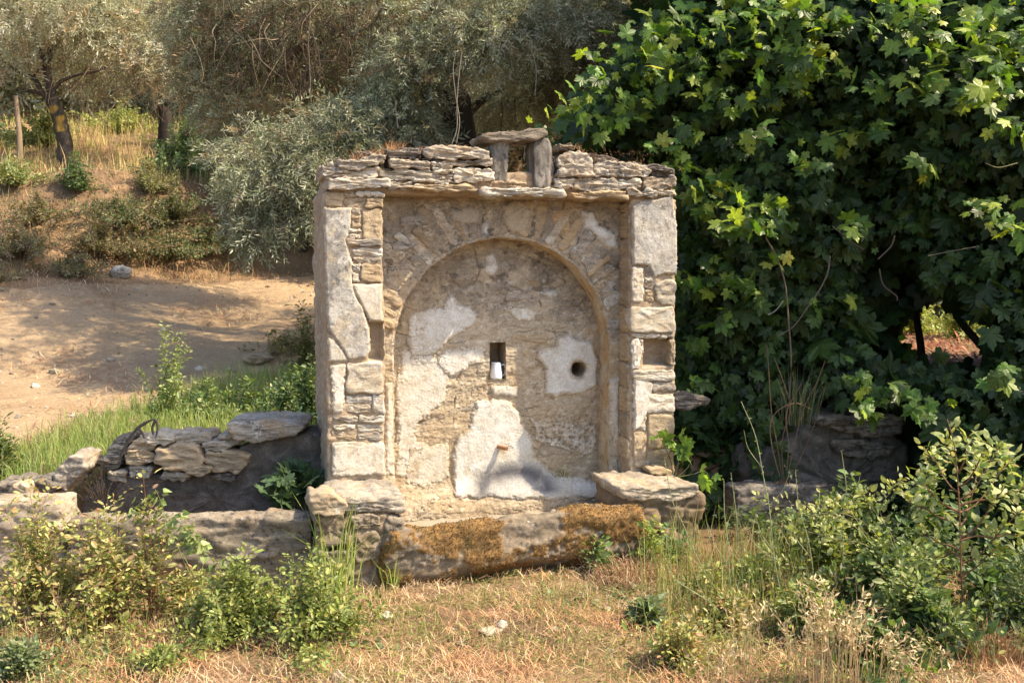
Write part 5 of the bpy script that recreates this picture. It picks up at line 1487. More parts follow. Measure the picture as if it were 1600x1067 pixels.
# sunlit young shoots that stand out of the mass
YC = [(0.20, 0.28, 0.045), (0.29, 0.36, 0.06), (0.10, 0.18, 0.035), (0.38, 0.40, 0.07)]
SH = [(1040, 225, 20), (1065, 255, 22), (1095, 285, 24), (1130, 300, 26), (1160, 325, 24), (1195, 345, 24), (1215, 330, 18), (1105, 320, 20), (1150, 350, 18),
      (960, 95, 26), (990, 60, 30), (1035, 45, 32), (1075, 30, 36), (1120, 20, 40), (940, 125, 22), (905, 155, 26), (875, 180, 20), (1100, 110, 26), (1125, 95, 22), (1090, 65, 30), (1115, 145, 22), (1150, 60, 34),
      (1200, 20, 38), (1255, 60, 32), (1240, 85, 30), (1280, 100, 26), (1250, 120, 24), (1300, 30, 34), (1350, 15, 34), (1240, 12, 34), (1400, 25, 34), (1440, 55, 30), (1480, 85, 32), (1525, 60, 32), (1560, 30, 40), (1590, 60, 34), (1510, 20, 40), (1450, 15, 34), (1540, 95, 26), (1500, 150, 30), (1560, 140, 24), (1450, 130, 20), (1580, 190, 22), (1370, 130, 20), (1180, 150, 18), (1040, 110, 26), (1010, 150, 24), (985, 170, 20),
      (1180, 210, 16), (1260, 250, 16), (1360, 200, 16), (1310, 215, 14), (1440, 260, 16), (1080, 200, 18), (950, 190, 24), (1020, 90, 24),
      (1075, 440, 18), (1110, 435, 20), (1150, 440, 18), (1180, 455, 16), (1210, 400, 12), (1320, 465, 14), (1330, 350, 12), (1545, 320, 22), (1580, 350, 20), (1080, 600, 16), (1130, 500, 14), (1340, 600, 22), (1400, 615, 22), (1370, 640, 18), (1090, 530, 14), (1265, 480, 14), (1450, 640, 20),
      (1030, 690, 12), (1560, 580, 16)]
Ps = []; Cs = []; Ss = []
for x, y, s in SH:
    nn = int(4 + s * 0.55)
    yo = 0.30 if y < 380 else 0.14
    gx = G(x, y, 6.3); fy = float(yf(gx[0], gx[2])) - yo
    fy = max(fy, 6.45) if gx[0] < 1.1 else fy
    for _ in range(nn):
        p = G(x + r.normal() * s * 0.9, y + r.normal() * s * 0.6, fy + r.uniform(-.12, .16))
        Ps.append(p); Ss.append(r.uniform(0.05, 0.125))
        young = 1 if y < 360 else 0.35
        Cs.append(pal(r, 1, YC + VC, [3 * young, 2.0 * young, 5, .5 * young, 0, 2, 0, 3], .15)[0])
Ps = np.array(Ps); n = len(Ps)
V, F, c = scatter(tM, tMF, Ps, unit(rnd(r, n) * .5 + [-.1, -.35, -.5]), unit(rnd(r, n) * .4 + [0.1, -0.55, 0.7]), np.array(Ss), np.array(Cs), tcM)
acc.add(V, F, c)
acc.build('leaf', M['vine_leaf'], VINE, smooth=False, stuff=True)
# woody stems: the ones inside the hollow and thin canes in front
def cane(parent, q, d, r0, r1, col, name='stem', sides=6, mat='bark', off=None):
    P = smooth_path(pxs(q, d), 5)
    V, F = tube(P, np.linspace(r0, r1, len(P)), sides)
    c = np.tile([*col, 0.8], (len(V), 1))
    return part(name, V, F, M[mat], parent, cols=c)
for q, d, a, b, col in (([(1485, 470), (1500, 500), (1520, 525), (1545, 548), (1575, 535)], 6.9, .03, .024, (.02, .016, .012)), ([(1395, 640), (1388, 560), (1400, 480), (1392, 400), (1400, 330)], 7.4, .05, .035, (.03, .022, .016)),
                        ([(1430, 650), (1440, 560), (1432, 480), (1450, 400)], 7.6, .035, .02, (.03, .022, .016)), ([(1360, 640), (1368, 560), (1362, 470), (1380, 390)], 7.5, .03, .02, (.04, .02, .012)),
                        ([(1196, 370), (1212, 400), (1226, 440), (1232, 500), (1236, 560), (1234, 620)], 6.15, .006, .005, (.16, .13, .09)), ([(1297, 400), (1292, 430), (1275, 462), (1262, 480), (1240, 510), (1215, 525)], 6.1, .005, .003, (.14, .12, .1)),
                        ([(1224, 470), (1212, 485), (1200, 492)], 6.1, .004, .003, (.3, .28, .24)), ([(1374, 420), (1380, 445), (1400, 462), (1402, 470)], 6.2, .005, .004, (.1, .08, .06)), ([(1398, 368), (1392, 385), (1372, 405)], 6.1, .005, .004, (.12, .1, .08)),
                        ([(1300, 353), (1330, 378), (1350, 390)], 6.0, .004, .003, (.1, .09, .07)), ([(1450, 400), (1490, 392), (1530, 385)], 5.7, .004, .003, (.1, .09, .07)), ([(1590, 255), (1560, 262), (1540, 255)], 5.6, .003, .002, (.3, .28, .15))):
    cane(VINE, q, d, a, b, col, 'stem')
at_origin(VINE, vbase)
for o in VINE.children:
    if o.name.startswith('leaf') and o.get('kind') != 'stuff':
        pass
# ------------------------------------------------------------------ low vegetation
def blades(P, h, lean, width, col, r, droop=0.35, tipcol=None):
    """grass blades: P (n,3) roots, h heights, lean (n,3) horizontal lean per unit height"""
    n = len(P)
    h = np.broadcast_to(h, (n,)); width = np.broadcast_to(width, (n,))
    a = r.uniform(0, 2 * math.pi, n); side = np.stack([np.cos(a), np.sin(a), 0 * a], axis=1) * width[:, None] * 0.5
    up = np.array([0, 0, 1.0])
    m = P + (up * 0.55 + lean * 0.35) * h[:, None]
    t = P + (up * (1.0 - droop * np.linalg.norm(lean, axis=1)[:, None]) + lean) * h[:, None]
    V = np.stack([P - side, P + side, m - side * 0.8, m + side * 0.8, t], axis=1).reshape(-1, 3)
    k = np.arange(n) * 5
    Q = np.stack([k, k + 1, k + 3, k + 2], axis=1); T = np.stack([k + 2, k + 3, k + 4], axis=1)
    C = np.repeat(col[:, None, :], 5, axis=1)
    if tipcol is not None: C[:, 4] = tipcol
    return V, [Q, T], C.reshape(-1, 3)

def ground_pts(X, Y, dz=0.0):
    return np.stack([X, Y, ground_h(X, Y) + dz], axis=1)

def field(name, n, xr, yr, dens, h, width, cols, w, r, lean=0.5, mat='grass', parent=None, flat=0.0, j=0.15, ymode=None):
    X = r.uniform(*xr, n); Y = r.uniform(*yr, n) if ymode is None else ymode(n)
    P = ground_pts(X, Y); d = dens(P)
    P = P[r.uniform(0, 1, n) < d]; n = len(P)
    # clumping
    H = h[0] + (h[1] - h[0]) * r.uniform(0, 1, n) ** 1.5
    L = unit(rnd(r, n) * [1, 1, 0]) * r.uniform(0.1, 1, n)[:, None] * lean
    if flat > 0:
        m = r.uniform(0, 1, n) < flat
        L[m] *= 3.0
        H[m] *= 0.45
    C = pal(r, n, cols, w, j)
    V, F, c = blades(P, H, L, width, C, r)
    a = Acc(); a.add(V, F, c)
    return a.build(name, M[mat], parent, smooth=False, stuff=True)

def pxy(P): return to_px(P)
def blob_mask(P, cx, cy, rx, ry):
    px, py = to_px(P)
    return 1 - sstep(0.7, 1.25, np.hypot((px - cx) / rx, (py - cy) / ry))
def local_w(P): return -(P[:, 0] - OX) * sY + (P[:, 1] - OY) * cY
def local_u(P): return (P[:, 0] - OX) * cY + (P[:, 1] - OY) * sY
def off_stone(P):
    u = local_u(P); w = local_w(P)
    f = ~((u > -1.25) & (u < 1.15) & (w > -0.50) & (w < 0.55))
    f &= ~((u < -1.2) & (u > -3.4) & (w > -0.46) & (w < 0.6))
    f &= ~((u > 1.1) & (u < 2.6) & (w > -0.2) & (w < 0.8))
    return f
def clump(P, f, seed, lo=-0.1, hi=0.25): return sstep(lo, hi, fbm(P3(P[:, 0] * f, P[:, 1] * f, seed), 3))

STRAW = [(0.47, 0.29, 0.17), (0.55, 0.40, 0.25), (0.34, 0.18, 0.105), (0.62, 0.50, 0.34), (0.22, 0.13, 0.085)]
GREEN = [(0.21, 0.25, 0.065), (0.29, 0.33, 0.10), (0.14, 0.18, 0.05), (0.38, 0.39, 0.16)]

# fallen straw and pine-like litter over the clearing
r = np.random.default_rng(201)
fg = lambda P: off_stone(P) * ((local_w(P) < -0.3) | ((local_u(P) > 1.15) & (local_w(P) < .5)))
def litter(name, n, xr, yr, dens, ln, cols, w, r, wd=0.0022, mat='straw'):
    X = r.uniform(*xr, n); Y = r.uniform(*yr, n); P = ground_pts(X, Y, 0.004)
    P = P[r.uniform(0, 1, n) < dens(P)]; n = len(P)
    P[:, 2] += r.uniform(0, 0.03, n) ** 1.0
    a = r.uniform(0, math.pi, n) ; pitch = r.normal(size=n) * 0.22
    L = r.uniform(*ln, n)
    d = np.stack([np.cos(a) * np.cos(pitch), np.sin(a) * np.cos(pitch), np.abs(np.sin(pitch))], axis=1) * L[:, None]
    s = np.stack([-np.sin(a), np.cos(a), 0 * a], axis=1) * wd * 0.5
    b = np.array([0, 0, 1.0]) * (r.uniform(0, .22, n) * L)[:, None]
    V = np.stack([P - s, P + s, P + d * .5 + b - s, P + d * .5 + b + s, P + d], axis=1).reshape(-1, 3)
    k = np.arange(n) * 5
    hue = fbm(P3(P[:, 0] * 1.6, P[:, 1] * 2.2, 33.0), 4)
    C = pal(r, n, cols, w, .2) * mix([1.05, 0.9, 0.76], [0.98, 1.04, 1.02], sstep(-.25, .25, hue))
    A = Acc(); A.add(V, [np.stack([k, k + 1, k + 3, k + 2], axis=1), np.stack([k + 2, k + 3, k + 4], axis=1)], np.repeat(C, 5, axis=0))
    return A.build(name, M[mat], None, smooth=False, stuff=True)
# short green grass and seedlings
def gmask(P):
    g = 0.5 * clump(P, 1.8, 14, -0.1, 0.3)
    for b in ((60, 1020, 200, 90), (500, 930, 130, 60), (1100, 980, 130, 90), (700, 900, 220, 22), (900, 945, 130, 30), (1250, 1000, 230, 100), (60, 940, 120, 50), (700, 1000, 90, 30), (860, 1010, 120, 40), (760, 940, 90, 16), (620, 960, 60, 20), (980, 1040, 100, 30), (560, 1050, 140, 40), (350, 950, 200, 60)):
        g = np.maximum(g, blob_mask(P, *b))
    return g * fg(P)
litter('straw_litter', 22000, (-6.0, 5.5), (2.6, 6.4), lambda P: fg(P) * ((np.abs(P[:, 0]) > 3.1) | (P[:, 1] < 3.3)), (0.04, 0.13), STRAW, (4, 4, 3, 2.5, 1.5), r, wd=.004)
litter('straw_litter', 115000, (-3.2, 3.4), (3.2, 5.9), lambda P: fg(P) * (0.12 + 0.88 * clump(P, 2.2, 3, -.25, .25)) * (1 - .6 * gmask(P)), (0.02, 0.11), STRAW, (4, 4, 3, 2.5, 1.5), r)
# standing dry grass
field('dry_grass', 26000, (-3.0, 3.0), (3.2, 5.2), lambda P: fg(P) * (0.06 + 0.94 * clump(P, 2.0, 8, -0.05, 0.35)) * 0.6, (0.02, 0.11), 0.0022, STRAW, (3, 5, 2, 5, 1), r, lean=1.0, mat='straw')
field('green_grass', 30000, (-3.0, 3.2), (3.2, 5.2), lambda P: gmask(P) * 0.8, (0.015, 0.085), 0.003, GREEN, (4, 4, 2, 2), r, lean=0.9)

def leafy_cover(name, n, xr, yr, dens, hz, size, kind, cols, w, r, mat='leaf'):
    """low creeping leaves: one mass"""
    X = r.uniform(*xr, n); Y = r.uniform(*yr, n); P = ground_pts(X, Y)
    d = dens(P); P = P[r.uniform(0, 1, n) < d]; n = len(P)
    P[:, 2] += hz * r.uniform(0, 1, n) * (0.4 + 0.6 * sstep(-.3, .4, fbm(P * 4, 2)))
    tV, tF = LT[kind]
    V, F, c = scatter(tV, tF, P, unit(rnd(r, n) * [1, 1, .35]), unit(rnd(r, n) * .45 + [0, -.1, 1]), size * np.exp(r.normal(size=n) * .3), pal(r, n, cols, w, .18))
    A = Acc(); A.add(V, F, c)
    return A.build(name, M[mat], None, smooth=False, stuff=True)
YG = [(0.21, 0.24, 0.06), (0.30, 0.31, 0.10), (0.13, 0.17, 0.045), (0.34, 0.28, 0.10), (0.36, 0.22, 0.1)]
BG = [(0.17, 0.21, 0.09), (0.24, 0.28, 0.15), (0.11, 0.15, 0.06)]
leafy_cover('creeping_weed', 60000, (-3.2, 3.3), (3.2, 5.2), lambda P: gmask(P) * 0.8, 0.05, 0.012, 'small', YG, (4, 4, 3, 1, .6), r)
leafy_cover('bindweed', 5200, (-3.2, 3.3), (3.2, 5.1), lambda P: fg(P) * np.maximum.reduce([blob_mask(P, *b) for b in ((60, 1010, 130, 60), (140, 1050, 130, 40), (1120, 990, 90, 30), (950, 935, 100, 20), (480, 1000, 90, 30), (620, 1010, 60, 15))]) * .6, 0.03, 0.026, 'heart', BG, (3, 3, 2), r)

def tallmask(P):
    g = 0 * P[:, 0]
    for b in ((90, 930, 230, 60), (230, 960, 200, 35), (60, 1040, 130, 50), (450, 985, 180, 40), (1100, 1000, 130, 60), (1320, 1010, 200, 80), (1500, 1000, 120, 60)):
        g = np.maximum(g, blob_mask(P, *b))
    return g * fg(P) * clump(P, 3.0, 77, -.3, .2)
leafy_cover('tall_weeds', 30000, (-3.2, 3.3), (3.2, 5.2), lambda P: tallmask(P), 0.16, 0.015, 'small', YG, (4, 3, 4, 1, 1), r)
field('tall_grass', 2600, (0.6, 2.2), (4.1, 5.2), lambda P: fg(P) * blob_mask(P, 1130, 920, 130, 70), (.12, .42), .0032, GREEN + [(0.5, .42, .22)], (3, 3, 1, 3, 2), r, lean=.35)
field('tall_grass', 7000, (-3.2, 3.2), (3.2, 5.1), lambda P: tallmask(P) * .7, (.08, .3), .003, GREEN + STRAW, (2, 3, 1, 2, 1, 2, 1, 2, 0), r, lean=.5)

leafy_cover('shade_weed', 15000, (1.0, 3.4), (4.6, 6.3), lambda P: off_stone(P) * (local_u(P) > 1.12) * clump(P, 2.5, 91, -.2, .2) * .9, 0.20, 0.032, 'heart', [(0.07, 0.11, 0.045), (0.11, 0.15, 0.06), (0.15, 0.17, 0.08)], (3, 2, 1), r)

# ---- plants with stems
def stems_of(r, base, h, spread, n, arch=0.5, lean=(0, 0), segs=6, wig=0.12):
    """n curved stems from around base; returns (n, segs, 3)"""
    a = r.uniform(0, 2 * math.pi, n); rr_ = np.abs(r.normal(size=n)) * 0.62
    o = np.stack([np.cos(a), np.sin(a)], axis=1)
    root = base[None, :2] + o * (rr_ * spread * 0.35)[:, None]
    H = h * (0.3 + 0.75 * r.uniform(0, 1, n) ** 1.3) * (1 - 0.4 * np.minimum(rr_, 1.3))
    t = np.linspace(0, 1, segs)
    out = np.zeros((n, segs, 3))
    reach = o * (rr_ * spread * 0.75)[:, None] + np.array(lean)[None] * H[:, None]
    ph = r.uniform(0, 6, (n, 2)); fr = r.uniform(3, 7, (n, 1))
    for k, tt in enumerate(t):
        xy = root + reach * (tt ** 1.5) + wig * H[:, None] * 0.35 * tt * np.sin(fr * tt + ph)
        out[:, k, :2] = xy
        out[:, k, 2] = base[2] + H * (tt - arch * 0.45 * tt ** 3 * np.minimum(rr_, 1.2))
    return out

def herb(name, label, cat, base, h, spread, n_st, n_lf, size, kind, cols, w, r, arch=0.5, lean=(0, 0), stem_r=0.0025, stem_col=(0.2, 0.2, 0.08), t0=0.15, group=None, mat='leaf', indiv=0, S=None, spur=0.05, upn=0.9, leafdir=None, grow=0.0):
    t = thing(name, label, cat, tuple(base), group=group)
    b = np.array(base)
    if kind == 'oval' and not indiv:
        kind = 'small'; size = size * 0.68; n_lf = int(n_lf * 1.75)
    if S is None: S = stems_of(r, b, h, spread, n_st, arch, lean)
    A = Acc()
    for q in range(len(S)):
        P = smooth_path(S[q], 2)
        V, F = tube(P, np.linspace(stem_r, stem_r * 0.35, len(P)), 4)
        A.add(V - b, F, np.array(stem_col) * r.uniform(.7, 1.3))
    A.build('stems', M['straw'], t, smooth=True).__setitem__('kind', 'stuff') if len(S) > 3 else A.build('stem', M['straw'], t)
    if n_lf:
        n = n_lf * len(S); si = np.repeat(np.arange(len(S)), n_lf)
        tt = r.uniform(t0, 1, n) ** 0.8 * (S.shape[1] - 1.001); i = tt.astype(int); f = (tt - i)[:, None]
        P = S[si, i] * (1 - f) + S[si, i + 1] * f
        tan = unit(S[si, i + 1] - S[si, i])
        side = unit(np.cross(tan, rnd(r, n)))
        fw = unit(side + tan * 0.45 + ([0, 0, 0] if leafdir is None else leafdir))
        P = P + side * (spur * r.uniform(0, 1, n))[:, None]
        sc = size * np.exp(r.normal(size=n) * .28) * (1 - grow * (tt / S.shape[1]))
        up = unit(rnd(r, n) * .5 + [0, -0.25, upn])
        C = pal(r, n, cols, w, .24)
        gg = HZs(P); ok = P[:, 2] > gg + 0.003
        P, fw, sc, up, C = P[ok] - b, fw[ok], sc[ok], up[ok], C[ok]
        n = len(P)
        if indiv:
            o = np.argsort(-(sc / size) - r.uniform(0, 1, n) * .5 + P[:, 1] * 1.2)[:indiv]
            leaf_objs(t, kind, P[o], fw[o], up[o], sc[o], C[o], mat, nvar=5)
            rest = np.setdiff1d(np.arange(n), o); P, fw, sc, up, C = P[rest], fw[rest], sc[rest], up[rest], C[rest]
        if len(P):
            V, F, c = scatter(LT[kind][0], LT[kind][1], P, fw, up, sc, C)
            A = Acc(); A.add(V, F, c); A.build('foliage', M[mat], t, smooth=False, stuff=True)
    return t

def at_px(px, py): return GP(px, py)
r = np.random.default_rng(301)
# bramble and clover-like bushes in the left foreground
def bush_px(name, label, cat, x, y, hpx, wpx, n_st, n_lf, lpx, kind, cols, w, **kw):
    p = kw.pop('at', None)
    p = at_px(x, y) if p is None else p
    k = p[1] / FPX
    return herb(name, label, cat, p, hpx * k, wpx * k / 2, n_st, n_lf, lpx * k, kind, cols, w, r, **kw)
LB = [(0.32, 0.32, 0.10), (0.42, 0.40, 0.16), (0.18, 0.21, 0.06), (0.48, 0.38, 0.18), (0.36, 0.22, 0.12)]
bush_px('bramble_bush', 'yellow green bramble bush sprawling at the left edge before the kerb stone', 'bush', 60, 972, 260, 200, 42, 42, 13, 'oval', LB, (4, 3, 3, 2, 1), arch=.8, stem_col=(0.28, 0.17, 0.1))
bush_px('bramble_bush', 'tangled bramble bush with pinkish stems left of the heart-leaved bindweed', 'bush', 170, 975, 260, 200, 46, 42, 13, 'oval', LB, (4, 3, 3, 2, 1.5), arch=.8, stem_col=(0.3, 0.16, 0.1))
bush_px('bramble_bush', 'small bramble with reddish shoots rising against the heaped wall', 'bush', 235, 968, 250, 90, 16, 26, 13, 'oval', LB, (4, 3, 2, 2, 1), arch=.3, stem_col=(0.3, 0.14, 0.08))
bush_px('clover_bush', 'dense bright green bush in front of the dry left basin, its left half', 'bush', 375, 992, 165, 230, 60, 42, 12, 'oval', GREEN + [(0.32, 0.33, 0.09)], (4, 4, 3, 1.5, 2), arch=.7)
bush_px('clover_bush', 'dense bright green bush before the ledge stones, its right half reaching the straw', 'bush', 490, 1005, 170, 220, 56, 40, 12, 'oval', GREEN + [(0.32, 0.33, 0.09)], (4, 4, 3, 1.5, 2), arch=.7)
bush_px('clover_bush', 'low green weed clump at the bottom left corner', 'bush', 30, 1060, 70, 150, 30, 30, 12, 'oval', BG, (3, 3, 2), arch=.7)
bush_px('clover_bush', 'low green weed clump right of the bottom left corner', 'bush', 250, 1050, 50, 130, 24, 26, 11, 'oval', GREEN, (3, 3, 2, 2), arch=.7)
bush_px('clover_bush', 'sparse yellowish weed clump between the brambles and the bright green bush', 'bush', 290, 950, 80, 100, 24, 24, 12, 'oval', LB, (3, 3, 2, 2, 2), arch=.6)
p = at_px(285, 965)
Sx = np.array([[G(x + dx, y, p[1] + dy) for x, y in q] for q, dx, dy in (([(300, 905), (280, 860), (262, 820), (250, 780), (243, 765)], 0, 0), ([(300, 905), (270, 850), (240, 820), (215, 800), (200, 790)], 6, .05), ([(300, 905), (300, 860), (285, 830), (268, 812), (262, 800)], 8, -.05), ([(300, 905), (310, 870), (305, 850), (290, 830), (280, 822)], 10, -.1), ([(300, 905), (330, 890), (350, 870), (370, 880), (380, 895)], 0, -.05))])
herb('bindweed', 'pale heart-leaved bindweed climbing among brambles before the dry basin', 'weed', p, 0.4, 0.1, 5, 34, 0.036, 'heart', [(0.24, 0.30, 0.11), (0.32, 0.37, 0.16), (0.16, 0.22, 0.08)], (3, 2, 2), r, S=Sx, indiv=60, spur=0.04, leafdir=np.array([0, -.3, -.9]), upn=.3)
# reed-like grass at the ledge
def tuft(name, label, cat, x, y, hpx, wpx, n, wd, cols, w, lean=0.5, at=None, mat='grass', hmin=.5):
    p = at_px(x, y) if at is None else at
    k = p[1] / FPX; h = hpx * k
    X = r.normal(size=n) * wpx * k * 0.16; Y = r.normal(size=n) * wpx * k * 0.16
    P = np.stack([X, Y, 0 * X - 0.01], axis=1)
    L = unit(np.stack([X, Y, 0 * X], axis=1) + rnd(r, n) * [.04, .04, 0]) * r.uniform(0.1, 1, n)[:, None] * lean
    V, F, c = blades(P, h * r.uniform(hmin, 1.05, n), L, wd, pal(r, n, cols, w, .15), r)
    A = Acc(); A.add(V, F, c)
    o = A.build(name, M[mat], None, smooth=False); o.location = tuple(p)
    tag(o, label, cat, kind=None)
    return o
tuft('reed_grass', 'tall bright green reed-like grass tuft at the foot of the ledge stones', 'grass', 522, 935, 195, 100, 44, 0.009, [(0.28, 0.36, 0.08), (0.36, 0.42, 0.12)], (1, 1), lean=.65)
tuft('reed_grass', 'short broad-bladed green tuft in front of the trough\'s left end', 'grass', 480, 900, 60, 60, 20, 0.010, [(0.22, 0.32, 0.08), (0.3, 0.36, 0.12)], (1, 1), lean=.5)
tuft('grass_tuft', 'thin green blades standing before the mossy trough, nearest its left end', 'grass', 655, 905, 60, 40, 16, 0.006, [(0.2, 0.3, 0.07)], (1,), lean=.4)
tuft('grass_tuft', 'thin green blades standing before the middle of the mossy trough', 'grass', 735, 900, 45, 60, 14, 0.005, [(0.24, 0.3, 0.08)], (1,), lean=.8)
tuft('grass_tuft', 'broad green blades before the trough beside the reed-like grass', 'grass', 612, 920, 75, 50, 14, 0.009, [(0.24, 0.34, 0.07)], (1,), lean=.5)
bush_px('weed', 'small heart-leaved weed against the trough below its first moss patch', 'weed', 668, 905, 55, 60, 7, 6, 18, 'heart', BG, (3, 2, 1), arch=.2)
bush_px('weed', 'glossy bushy weed standing at the right end of the trough', 'weed', 932, 893, 62, 58, 16, 18, 13, 'oval', [(0.16, 0.24, 0.08), (0.26, 0.33, 0.13)], (2, 1), arch=.2)
bush_px('weed', 'yellow green sprig rising before the dark right ledge support', 'weed', 1015, 888, 92, 60, 8, 16, 15, 'oval', [(0.34, 0.38, 0.1), (0.22, 0.28, 0.07)], (2, 1), arch=.2)
bush_px('weed', 'dark green weed in the shade right of the yellow green sprig', 'weed', 1048, 880, 80, 50, 9, 16, 12, 'oval', [(0.1, 0.17, 0.06)], (1,), arch=.3)
# right side: yellow-green clumps, arching shrub, sapling, mixed dark greens
for (x, y, h, w_, ns, nl, lp, kd, cc, lab) in (
    (1060, 1040, 90, 150, 34, 30, 12, 'oval', LB, 'yellow green weed clump at the bottom, left of the oat grass'),
    (1130, 985, 80, 120, 28, 28, 12, 'oval', LB, 'yellow green weed clump in front of the bare tall stalks'),
    (1010, 975, 45, 90, 16, 20, 12, 'heart', BG, 'grey green heart-leaved weed patch right of the white stones'),
    (1265, 1000, 120, 150, 42, 34, 13, 'oval', GREEN, 'green leafy weed clump behind the oat grass'),
    (1290, 900, 150, 150, 36, 30, 15, 'oval', GREEN, 'green leafy shrub below the arching pale-leaved branches'),
    (1380, 950, 130, 170, 46, 34, 16, 'oval', [(0.10, 0.15, 0.05), (0.15, 0.2, 0.06), (0.2, 0.25, 0.08)], 'dark green weed bush left of the young pale sapling'),
    (1450, 1010, 110, 170, 44, 34, 16, 'heart', [(0.09, 0.14, 0.06), (0.13, 0.19, 0.07)], 'dark heart-leaved weeds at the foot of the young sapling'),
    (1350, 1050, 90, 160, 40, 30, 14, 'heart', [(0.1, 0.15, 0.06), (0.16, 0.21, 0.08)], 'dark green weeds right behind the tallest oat heads'),
    (1560, 960, 150, 130, 30, 26, 18, 'oval', [(0.08, 0.13, 0.05), (0.13, 0.19, 0.06)], 'dark green shrub at the right edge behind the sapling'),
    (1180, 930, 90, 120, 26, 26, 13, 'oval', GREEN, 'sprawling green weed among the bare tall stalks'),
    (1330, 870, 130, 170, 44, 34, 16, 'oval', [(0.12, 0.17, 0.06), (0.17, 0.22, 0.08)], 'dark leafy shrub before the shaded rock wall'),
    (1440, 880, 170, 150, 44, 34, 17, 'oval', [(0.10, 0.15, 0.055), (0.15, 0.2, 0.07)], 'dark leafy shrub between the arching branches and the sapling'),
    (1550, 860, 200, 160, 44, 34, 18, 'heart', [(0.08, 0.13, 0.05), (0.12, 0.17, 0.07)], 'dark broad-leaved shrub filling the space behind the sapling'),
    (1600, 1010, 170, 140, 36, 30, 16, 'oval', [(0.12, 0.17, 0.06), (0.18, 0.22, 0.09)], 'green shrub cut by the right edge near the bottom'),
    (1240, 870, 90, 110, 26, 26, 13, 'oval', [(0.13, 0.18, 0.07), (0.2, 0.25, 0.1)], 'green weed at the left end of the shaded rim stone'),
    (1110, 930, 60, 120, 22, 22, 12, 'oval', LB, 'yellowish weed at the left foot of the bare tall stalks'),
    (1420, 1000, 190, 160, 46, 34, 15, 'oval', [(0.2, 0.25, 0.08), (0.28, 0.32, 0.12)], 'sunlit green bush right of the oat grass'),
    (1210, 940, 60, 90, 16, 20, 12, 'oval', LB, 'low yellowish weed at the edge of the shade')):
    bush_px('weed_clump', lab, 'weed', x, y, h, w_, ns, nl, lp, kd, cc, [1] * len(cc), arch=.6)
# arching shrub
p = at_px(1400, 930)
q = [[(1400, 930), (1370, 860), (1320, 810), (1260, 790), (1215, 790), (1180, 780)], [(1400, 930), (1380, 850), (1340, 810), (1300, 800), (1270, 805), (1245, 800)], [(1400, 930), (1395, 850), (1375, 800), (1390, 770), (1400, 755), (1412, 750)],
     [(1400, 930), (1380, 860), (1350, 830), (1330, 800), (1310, 790), (1290, 775)], [(1400, 930), (1390, 880), (1350, 850), (1300, 840), (1260, 830), (1235, 835)], [(1400, 930), (1400, 860), (1390, 830), (1360, 790), (1350, 775), (1345, 768)]]
S = np.array([[G(x, y, p[1] - .05 * k) for x, y in c] for k, c in enumerate(q)])
herb('arching_shrub', 'shrub with arching branches of pale sunlit leaves between the stalks and the sapling', 'shrub', p, .5, .2, 6, 60, 0.028, 'oval', [(0.36, 0.38, 0.17), (0.28, 0.31, 0.1), (0.42, 0.38, 0.16)], (3, 3, 1), r, S=S, indiv=70, spur=0.05, stem_col=(0.3, 0.26, 0.15), t0=.35)
# young sapling
p = at_px(1510, 985)
q = [[(1508, 985), (1502, 900), (1500, 820), (1497, 760), (1492, 700), (1480, 655)]]
for (ys, xe, ye) in ((880, 1590, 800), (860, 1440, 830), (840, 1570, 760), (820, 1425, 780), (800, 1580, 715), (800, 1430, 745), (780, 1560, 700), (770, 1450, 700), (760, 1545, 690), (740, 1480, 690), (735, 1515, 680), (845, 1600, 830), (870, 1450, 870), (790, 1600, 760), (900, 1560, 850), (820, 1530, 730)):
    q.append([(1500, ys), (1500 + (xe - 1500) * .25, ys - 8), (1500 + (xe - 1500) * .5, ys + (ye - ys) * .35), (1500 + (xe - 1500) * .75, ys + (ye - ys) * .7), (xe - 3, ye + 6), (xe, ye)])
S = np.array([[G(x, y, p[1] + (0.02 * j * ((k * 37 % 11) - 5) / 2.5)) for j, (x, y) in enumerate(c)] for k, c in enumerate(q)])
herb('sapling', 'young sapling with pale yellow-green oval leaves and a reddish stem, far right', 'sapling', p, .9, .3, 0, 40, 0.036, 'oval', [(0.34, 0.38, 0.14), (0.40, 0.42, 0.2), (0.2, 0.27, 0.08), (0.42, 0.38, 0.1)], (4, 3, 3, .7), r, S=S, indiv=190, spur=0.04, stem_col=(0.22, 0.12, 0.07), stem_r=.005, t0=.25)

leafy_cover('trailing_vine_leaves', 2600, (0.9, 2.6), (5.6, 6.9), lambda P: (local_u(P) > 1.1) * (local_w(P) > 0.02) * (local_w(P) < .8), 0.16, 0.095, 'maple', VC, (3, 3, 2, 2), r, 'vine_leaf')
